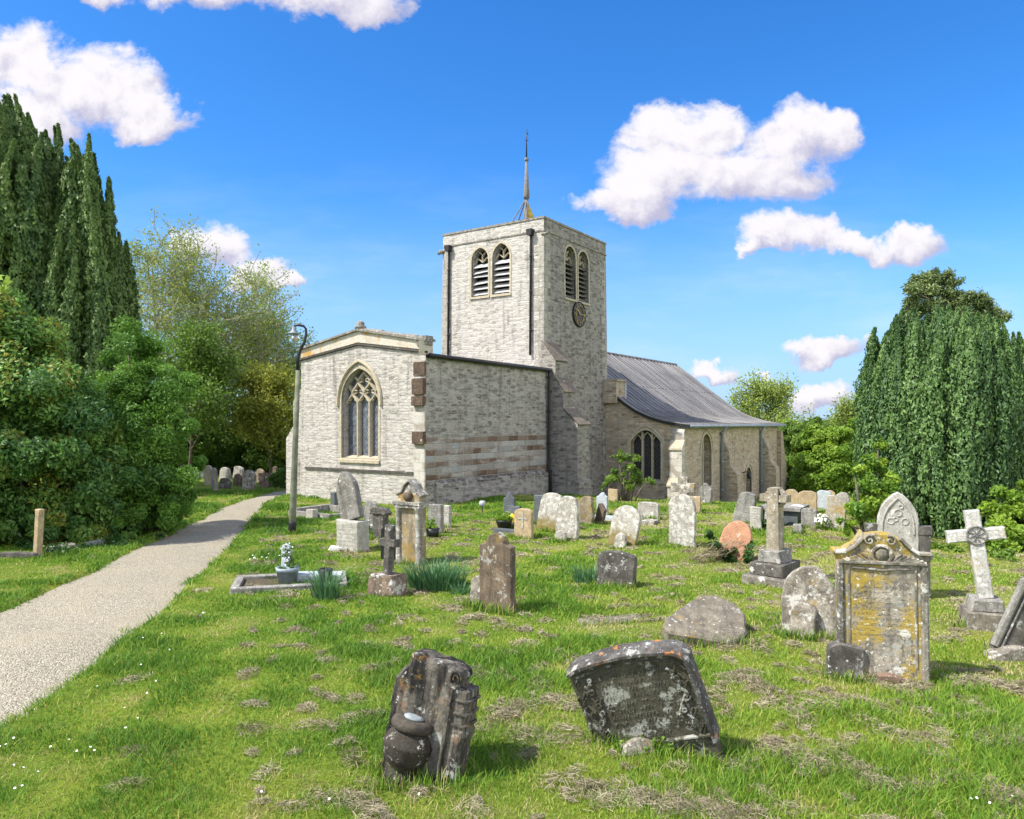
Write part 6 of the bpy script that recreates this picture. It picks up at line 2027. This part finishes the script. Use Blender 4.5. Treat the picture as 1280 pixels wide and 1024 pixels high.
b.bar([(-a * .97, .075), (a * .97, .075)], .028, .05, lambda u, v, d: (u, -t / 2 - .022 + d, v))
b.bar([(-a * .88, h * .855), (-a * .4, h * .905), (0, h * .92), (a * .4, h * .905), (a * .84, h * .855)], .02, .04, lambda u, v, d: (u, -t / 2 - .014 + d, v))
b.build('border_moulding', S['greatface'], e)
rr = random.Random(5)
b = MB()       # carved leaf sprays at both sides
for sx in (-1, 1):
    for j in range(34):
        z = .10 + (h * .80 - .10) * j / 33 + rr.uniform(-.02, .02)
        x = sx * (a * .80 + .05 * math.sin(j * .8) + rr.uniform(-.05, .03))
        ang = rr.uniform(.4, 1.3) * (1 if rr.random() < .5 else -1) + math.pi / 2
        ln = rr.uniform(.03, .06)
        b.bar([(x - ln * math.cos(ang) * .5, z - ln * .5), (x, z + .006), (x + ln * math.cos(ang) * .5, z + ln * .6)], rr.uniform(.014, .024), .03, lambda u, v, d: (u, -t / 2 - .016 + d, v))
    for j in range(5):
        cx, cz, r_ = sx * (a * .74 + rr.uniform(-.06, .05)), h * (.38 + .1 * j) + rr.uniform(-.03, .03), rr.uniform(.014, .024)
        b.bar([(cx + r_ * math.cos(q), cz + r_ * math.sin(q)) for q in np.linspace(0, 6.283, 9)], .014, .03, lambda u, v, d: (u, -t / 2 - .018 + d, v))
b.build('carved_foliage', S['greatface'], e)
b = great; b.mi = 1       # remains of raised lettering, flaked beyond reading
for row in range(11):
    z = h * .85 - row * .055
    x = -a * (.52 if row else .34)
    xe = -x + rr.uniform(-.06, .06)
    hh = .034 if row in (1, 4) else .026
    while x < xe:
        lw_ = rr.uniform(.012, .026)
        if rr.random() < .85:
            for s_ in range(rr.choice((1, 2, 3))):
                x0, x1 = x + rr.uniform(0, lw_ * .3), x + lw_ * rr.uniform(.5, 1)
                z0, z1 = (z, z + hh) if rr.random() < .7 else (z + hh * rr.random(), z + hh * rr.random())
                b.bar([(x0, z0), ((x0 + x1) / 2, (z0 + z1) / 2 + .003), (x1 if s_ else x0 + .002, z1)], .0075, .014, lambda u, v, d: (u, -t / 2 - .004 + d, v))
        x += lw_ + .007
        if rr.random() < .16: x += .03
great.build('slab', [S['greatface'], stone('flaked_lettering', (.155, .155, .12), (.085, .082, .062), dk=.3, white=.2, ochre=0, grey=.5)], e)
p = at(800, 948)
o = slab([(-.15, -.04), (.16, -.04), (.10, .06), (-.02, .10), (-.12, .05)], .14, 105, .012).build('loose_stone', S['mottled']); o.location = p + Vector((0, .05, 0)); o.rotation_euler = (R(-25), 0, .2)
tag(o, 'small grey stone lying at the foot of the big tilted headstone', 'stone')
p = at(812, 952)
t_ = thing('ground_plant', 'little leafy weeds at the foot of the big tilted headstone', 'plant', tuple(p))
C, Nn, T, Sz = clump_cloud([((.06, .08, .05), .09), ((.2, .1, .05), .09), ((.32, .08, .04), .08), ((-.2, .1, .03), .07)], 900, .018); C[:, 2] = abs(C[:, 2])
V, F = leaves(C, Nn, Sz, .7); mesh_np('foliage', V, F, L['green'], t_, tone=rep4(T))

P_ = at(528, 962)
S['broken'] = stone('black_streaked_broken_stone', (0.165, 0.15, 0.122), (0.06, 0.056, 0.048), dark=(.012, .0115, .011), dk=1.0, white=.16, ochre=.30, grey=.30, red=.15, och=(.25, .16, .03), wcol=(.45, .46, .45))
e = thing('broken_headstone', 'dark broken stump of a headstone leaning back, stone urn set against it', 'headstone', tuple(P_))
e.matrix_world = Matrix.Translation(P_) @ Matrix.Rotation(R(-20), 4, 'Z') @ Matrix.Rotation(R(7), 4, 'Y') @ Matrix.Rotation(R(-7), 4, 'X')
k = P_.y / FPX
w, h, t = .60, .80, .22
a = w / 2
slab([(-a, -.18), (a, -.18), (a, h * .70), (a * .98, h * .82), (a * .72, h * .83), (a * .74, h * .97), (a * .55, h), (-a * .2, h * 1.03), (-a * .62, h * 1.04), (-a * .66, h * .93), (-a * .8, h * .90), (-a * .95, h * .78)], t, 111, .012, .035, .022).build('slab', S['broken'], e)
b = MB()
for z in (.42, .50, .59): b.bar([(a * .70, z), (a * 1.06, z)], .025, t * 1.02, lambda u, v, d: (u, -t / 2 - .02 + d, v))
b.bar([(a * .58, -.1), (a * .58, h * .82)], .045, .07, lambda u, v, d: (u, -t / 2 - .03 + d, v))
ring = [(a * .62 + .045 * math.cos(q) * (1 - q / 14), h * .91 + .06 * math.sin(q) * (1 - q / 14)) for q in np.linspace(0, 10, 22)]
b.bar(ring, .022, t * .9, lambda u, v, d: (u, -t / 2 - .022 + d, v))
b.build('side_moulding', S['broken'], e)
P2_ = at(499, 972)
ur = thing('stone_urn', 'squat round stone urn with a pale capped rim, resting against the broken headstone', 'urn', tuple(P2_ + Vector((0, .02, -.02))), (R(-6), R(13), 0))
b = MB()
b.lathe([(.11, -.03), (.125, .03), (.12, .06), (.085, .085), (.09, .10), (.14, .14), (.172, .20), (.178, .255), (.182, .262), (.182, .275), (.176, .282), (.163, .318), (.125, .355), (.115, .37)], (0, 0, 0), 32)
b.build('body', stone('brown_urn_stone', (.055, .045, .034), (.025, .022, .019), dk=.5, white=.3, ochre=.12, grey=.1, sc=1.1, wcol=(.5, .5, .42)), ur)
b = MB()
b.lathe([(.115, .36), (.15, .375), (.158, .40), (.15, .43), (.115, .445), (.09, .44)], (0, 0, 0), 32)
b.build('rim', stone('urn_rim_stone', (.10, .085, .065), (.05, .043, .036), dk=.4, white=.1, ochre=.2), ur)
b = MB()
b.lathe([(.07, .438), (.078, .452), (.05, .464), (.01, .468)], (0, 0, 0), 24)
b.build('cap', plain('pale_blue_grey_cap', (.22, .25, .26), .8, var=.25, scale=25), ur)

# ---- lamp post
p = at(365, 667)
k = p.y / FPX
lp = thing('lamp_post', 'slim grey-green lamp post with a swan neck over the path', 'lamp post', tuple(p), (0, R(2.1), 0))
H = lambda y: (667 - y) * k
M['lamppaint'] = plain('mossy_grey_post', (.13, .14, .095), .8, var=.3, scale=5)
b = MB()
b.tube([(0, 0, -.3), (0, 0, H(630)), (0, 0, H(560)), (0, 0, H(462))], [.085, .08, .068, .052], 14)
b.build('pole', M['lamppaint'], lp)
b = MB()
b.lathe([(.092, -.1), (.092, .28), (.086, .30)], (0, 0, 0), 14); b.build('base_collar', M['iron'], lp)
b = MB()
X = lambda x: (x - 374) * k
nk = [(0, 0, H(463)), (X(373), 0, H(446)), (X(376), 0, H(436)), (X(381), 0, H(426)), (X(382.5), 0, H(416)), (X(382), 0, H(410)), (X(379), 0, H(406.5)), (X(374), 0, H(405.5)), (X(369), 0, H(405.5)), (X(367.5), 0, H(407)), (X(367.3), 0, H(411))]
b.tube(nk, [.045, .04, .036, .034, .032, .03, .03, .03, .03, .03, .03], 8); b.build('swan_neck', M['iron'], lp)
b = MB(); b.lathe([(.04, .12), (.048, .10), (.048, .02), (.13, -.03), (.135, -.05), (.05, -.04)], (X(367), 0, H(414)), 18); b.build('lamp_shade', M['greypipe'], lp)
m, N = new_mat('lamp_glass')
finish(N, (.55, .56, .48), .15, spec=.5, Transmission_Weight=.75)
b = MB(); b.lathe([(.055, 0), (.085, -.04), (.10, -.10), (.08, -.165), (.025, -.195)], (X(369.5), 0, H(417)), 16); b.build('lamp_bowl', m, lp)
# ------------------------------------------------------------------ grass, hay and flowers (too many to count)
def grass_mat():
    m, N = new_mat('grass_blades')
    a = N('ShaderNodeAttribute'); a.attribute_name = 'tone'
    c = N.ramp(a.outputs['Fac'], [(0.0, (0.055, 0.145, 0.014)), (0.3, (0.13, 0.26, 0.024)), (0.55, (0.26, 0.36, 0.04)), (0.75, (0.38, 0.39, 0.08)), (0.88, (0.40, 0.35, 0.13)), (1.0, (0.46, 0.40, 0.22))])
    p = N('ShaderNodeBsdfPrincipled', {'Base Color': c, 'Roughness': 0.6, 'Specular IOR Level': 0.25})
    t = N('ShaderNodeBsdfTranslucent', {'Color': c})
    mx = N('ShaderNodeMixShader', {0: 0.35, 1: p.outputs[0], 2: t.outputs[0]})
    N('ShaderNodeOutputMaterial', {'Surface': mx.outputs[0]})
    return m


M['grass'] = grass_mat()
NB = 840000
# sample depth with density falling with distance, in a wedge a little wider than the view
u = rng.random(NB)
y = (3.2 ** .62 + u * (30.0 ** .62 - 3.2 ** .62)) ** (1 / .62)
x = (rng.random(NB) - .5) * 2 * (0.77 * y + 2.6)
sd = path_sd(x, y)
edge = 0.13 * vnoise(x, y, .5, 5) + .07 * vnoise(x, y, .16, 6)
loc_s = (x - C0.x) * CS.x + (y - C0.y) * CS.y
loc_n = (x - C0.x) * CN.x + (y - C0.y) * CN.y
inch = ((loc_s > 0) & (loc_s < 13.4) & (loc_n > 0) & (loc_n < 6)) | ((loc_s > 13.3) & (loc_n > -3.6) & (loc_n < 10)) | ((loc_s > 7.7) & (loc_s < 8.8) & (loc_n > -1.35) & (loc_n < .5))
ok = (sd + edge > -0.06) & ~inch
ok &= ~((sd + edge < .03) & (rng.random(NB) < .5))
creep = (sd > -.55) & (vnoise(x, y, .28, 21) + .6 * vnoise(x, y, .09, 22) > .55 + 1.6 * np.clip(-sd, 0, 1)) & ~inch
ok |= creep & (rng.random(NB) < .5)
x, y, sd = x[ok], y[ok], sd[ok]
n = len(x)
p1 = vnoise(x, y, 1.3, 11); p2 = vnoise(x, y, .45, 12); p3 = vnoise(x, y, .16, 13); p4 = vnoise(x, y, 3.1, 14)
lush = np.clip(.45 + .55 * p1 + .4 * p2 + .25 * p4, 0, 1)
lush = np.maximum(lush, np.exp(-(sd / .35) ** 2) * .9)
right = np.clip((x / np.maximum(y, 1) + .25) / .5, 0, 1)
h = (.016 + .062 * lush ** 2.2 + .015 * np.clip(p3, 0, 1)) * (.5 + rng.random(n))
h *= 1 + .5 * np.clip((y - 10) / 20, 0, 1)
tone = .42 + .20 * (rng.random(n) - .5) * 2 - .30 * lush + .19 * right + .16 * np.clip(-p2, 0, 1) + .12 * np.clip(-p1, 0, 1)
dryp = np.clip(-p2 * .9 - p1 * .6 + .45 * p3 - .18 + .25 * right, 0, 1)
tone += np.where(rng.random(n) < dryp * .9 + .06, .38, 0)
wd = np.maximum(.0032, y * .00062) * (.7 + .6 * rng.random(n))
az = rng.random(n) * 2 * math.pi
lean = h * (.3 + .9 * rng.random(n))
zz = ground(x, y) - .006
sdz = -0.06 * np.clip(-sd / .1, 0, 1)
zz += sdz
B = np.stack([x, y, zz], 1)
dr = np.stack([np.cos(az), np.sin(az), np.zeros(n)], 1)
fz = rng.random(n) * 2 * math.pi
cr = np.stack([np.cos(fz), np.sin(fz), np.zeros(n)], 1)
up = np.array([0, 0, 1.0])
m1 = B + up * (h * .6)[:, None] + dr * (lean * .35)[:, None]
tp = B + up * h[:, None] + dr * lean[:, None]
w = wd[:, None]
V = np.stack([B - cr * w, B + cr * w, m1 + cr * w * .75, m1 - cr * w * .75, tp + cr * w * .12, tp - cr * w * .12], 1).reshape(-1, 3)
i0 = np.arange(n)[:, None] * 6
F = np.concatenate([i0 + np.array([0, 1, 2, 3]), i0 + np.array([3, 2, 4, 5])], 0)
tag(mesh_np('grass', V, F, M['grass'], tone=np.repeat(np.clip(tone, 0, 1), 6)), 'mown grass with dry and lush patches among the graves', 'grass', kind='stuff')

# longer uncut grass round the foot of each stone
bpy.context.view_layer.update()
feet = [o for o in bpy.data.objects if o.parent is None and o.get('category') in ('headstone', 'footstone', 'stone cross', 'urn', 'stone post', 'tomb', 'stone slab', 'lamp post') and o.matrix_world.translation.y < 26]
Vs, Ts = [], []
for o in feet:
    c = o.matrix_world.translation
    k = int(260 if c.y < 12 else 110)
    ang = o.matrix_world.to_euler().z
    bb = [Vector(v) for ob in ([o] + list(o.children)) if ob.type == 'MESH' for v in ob.bound_box]
    hw = max([abs(v.x) for v in bb] + [.1]); hd = .10
    hw = min(hw, .6)
    lx = rng.uniform(-hw - .06, hw + .06, k); ly = rng.choice([-1, 1, -1], k) * (hd + abs(rng.normal(size=k)) * .05) - .02
    x = c.x + lx * math.cos(ang) - ly * math.sin(ang); y = c.y + lx * math.sin(ang) + ly * math.cos(ang)
    if o.get('category') == 'lamp post':
        a_ = rng.random(k) * 6.283; x = c.x + .13 * np.cos(a_); y = c.y + .13 * np.sin(a_)
    h = rng.uniform(.04, .13, k) * (.6 + .8 * rng.random())
    w = np.maximum(.003, y * .0006)[:, None]
    B = np.stack([x, y, ground(x, y) - .01], 1)
    az = rng.random(k) * 6.283; dr = np.stack([np.cos(az), np.sin(az), np.zeros(k)], 1)
    cr = np.stack([-np.sin(az), np.cos(az), np.zeros(k)], 1)
    ln = (h * rng.uniform(.2, .8, k))[:, None]
    m1 = B + np.array([0, 0, 1.0]) * (h * .6)[:, None] + dr * ln * .35
    tp = B + np.array([0, 0, 1.0]) * h[:, None] + dr * ln
    Vs.append(np.stack([B - cr * w, B + cr * w, m1 + cr * w * .8, m1 - cr * w * .8, tp + cr * w * .1, tp - cr * w * .1], 1).reshape(-1, 3))
    Ts.append(np.repeat(np.clip(.28 + .22 * rng.normal(size=k) + (rng.random(k) < .15) * .5, 0, 1), 6))
Vt = np.concatenate(Vs); n = len(Vt) // 6
i0 = np.arange(n)[:, None] * 6
F = np.concatenate([i0 + np.array([0, 1, 2, 3]), i0 + np.array([3, 2, 4, 5])], 0)
tag(mesh_np('long_grass', Vt, F, M['grass'], tone=np.concatenate(Ts)), 'longer uncut grass round the feet of the stones', 'grass', kind='stuff')

# raked clippings drying in little heaps
heaps = []
for i in range(1050):
    d = (3.6 ** .8 + rng.random() * (22 ** .8 - 3.6 ** .8)) ** (1 / .8)
    uu = rng.uniform(-.36, .72) if rng.random() < .85 else rng.uniform(-.62, .72)
    hx, hy = uu * d, d
    if path_sd(hx, hy)[0] < .25: continue
    heaps.append((hx, hy, rng.uniform(.02, .085) * (1 + .05 * d), rng.uniform(.012, .045)))
# long raked rows in the foreground, as in the photo
for (ax, ay, bx, by, k) in ((905, 845, 985, 890, 16), (960, 935, 1030, 965, 12), (450, 1012, 480, 1018, 4), (700, 985, 760, 1000, 6), (790, 1005, 950, 1024, 20), (1080, 855, 1165, 872, 12), (1190, 860, 1275, 872, 12), (560, 770, 660, 790, 8),
                            (860, 850, 905, 900, 8), (1240, 1000, 1290, 1010, 8), (1040, 955, 1120, 990, 8), (575, 830, 640, 850, 6), (520, 860, 560, 800, 4), (600, 910, 660, 900, 5)):
    for j in range(k):
        f = (j + rng.random()) / k
        p = at(ax + (bx - ax) * f + rng.uniform(-9, 9), ay + (by - ay) * f + rng.uniform(-6, 6))
        heaps.append((p.x, p.y, rng.uniform(.04, .11), rng.uniform(.03, .07)))
Vs, Fs, Ts = [], [], []
tot = 0
for hx, hy, hr, hh in heaps:
    k = int(60 + 10500 * hr * hr * (1 if hy < 9 else .35))
    r_ = hr * rng.random(k) ** .75 * (1 + .35 * rng.random(k)) ; a_ = rng.random(k) * 6.283
    st = rng.random() * 3.14
    xx = r_ * np.cos(a_) * 1.5; yy = r_ * np.sin(a_)
    xx, yy = hx + xx * math.cos(st) - yy * math.sin(st), hy + xx * math.sin(st) + yy * math.cos(st)
    q = np.clip(1 - (r_ / hr) ** 2, 0, 1)
    zz = ground(xx, yy) + hh * q * (.3 + .7 * rng.random(k)) + .016
    ln = rng.uniform(.012, .04, k)
    t_ = unit(np.stack([rng.normal(size=k), rng.normal(size=k), rng.normal(size=k) * .45], 1))
    s_ = unit(np.cross(t_, rng.normal(size=(k, 3))))
    w_ = (max(.0011, hy * .00026))
    C = np.stack([xx, yy, zz], 1)
    V = np.stack([C - t_ * ln[:, None] - s_ * w_, C - t_ * ln[:, None] + s_ * w_, C + t_ * ln[:, None] + s_ * w_, C + t_ * ln[:, None] - s_ * w_], 1).reshape(-1, 3)
    Vs.append(V); Ts.append(np.repeat(np.clip(.5 + .35 * (rng.random(k) - .5) * 2 + rng.uniform(-.2, .15), 0, 1), 4)); tot += k
Vh = np.concatenate(Vs)
tag(mesh_np('hay', Vh, np.arange(len(Vh)).reshape(-1, 4), M['hay'], tone=np.concatenate(Ts)), 'dried grass clippings lying in small raked heaps', 'hay', kind='stuff')

# daisies
Vs, Fs = [], []
pts = []
for (px, py, sx, sy, k) in ((25, 960, 45, 45, 11), (85, 930, 40, 40, 5), (265, 655, 1, 1, 0), (320, 700, 14, 2, 12), (170, 870, 60, 60, 8), (1245, 1015, 40, 10, 5), (560, 640, 10, 3, 3), (210, 815, 60, 40, 5), (420, 1000, 120, 30, 4)):
    for j in range(k):
        pts.append(at(px + rng.normal() * sx * .6, min(1040, py + rng.normal() * sy * .6)))
for p in pts:
    if path_sd(p.x, p.y)[0] < .05: continue
    rr_ = .008 if p.y < 9 else .013
    c = np.array(p) + np.array([0, 0, .045 + .02 * rng.random()])
    tilt = unit(np.array([[rng.normal() * .35, rng.normal() * .35 - .35, 1]]))[0]
    e1 = unit(np.cross(tilt, [1, 0, .1])[None])[0]; e2 = np.cross(tilt, e1)
    for k in range(4):
        a0 = k * math.pi / 2; a1 = a0 + math.pi / 4
        i = len(Vs)
        Vs += [c, c + rr_ * (e1 * math.cos(a0) + e2 * math.sin(a0)), c + rr_ * 1.1 * (e1 * math.cos(a1) + e2 * math.sin(a1)), c + rr_ * (e1 * math.cos(a0 + math.pi / 2) + e2 * math.sin(a0 + math.pi / 2))]
        Fs.append([i, i + 1, i + 2, i + 3])
tag(mesh_np('daisies', np.array(Vs), np.array(Fs), M['petal_white']), 'tiny white daisies scattered in the grass', 'daisies', kind='stuff')
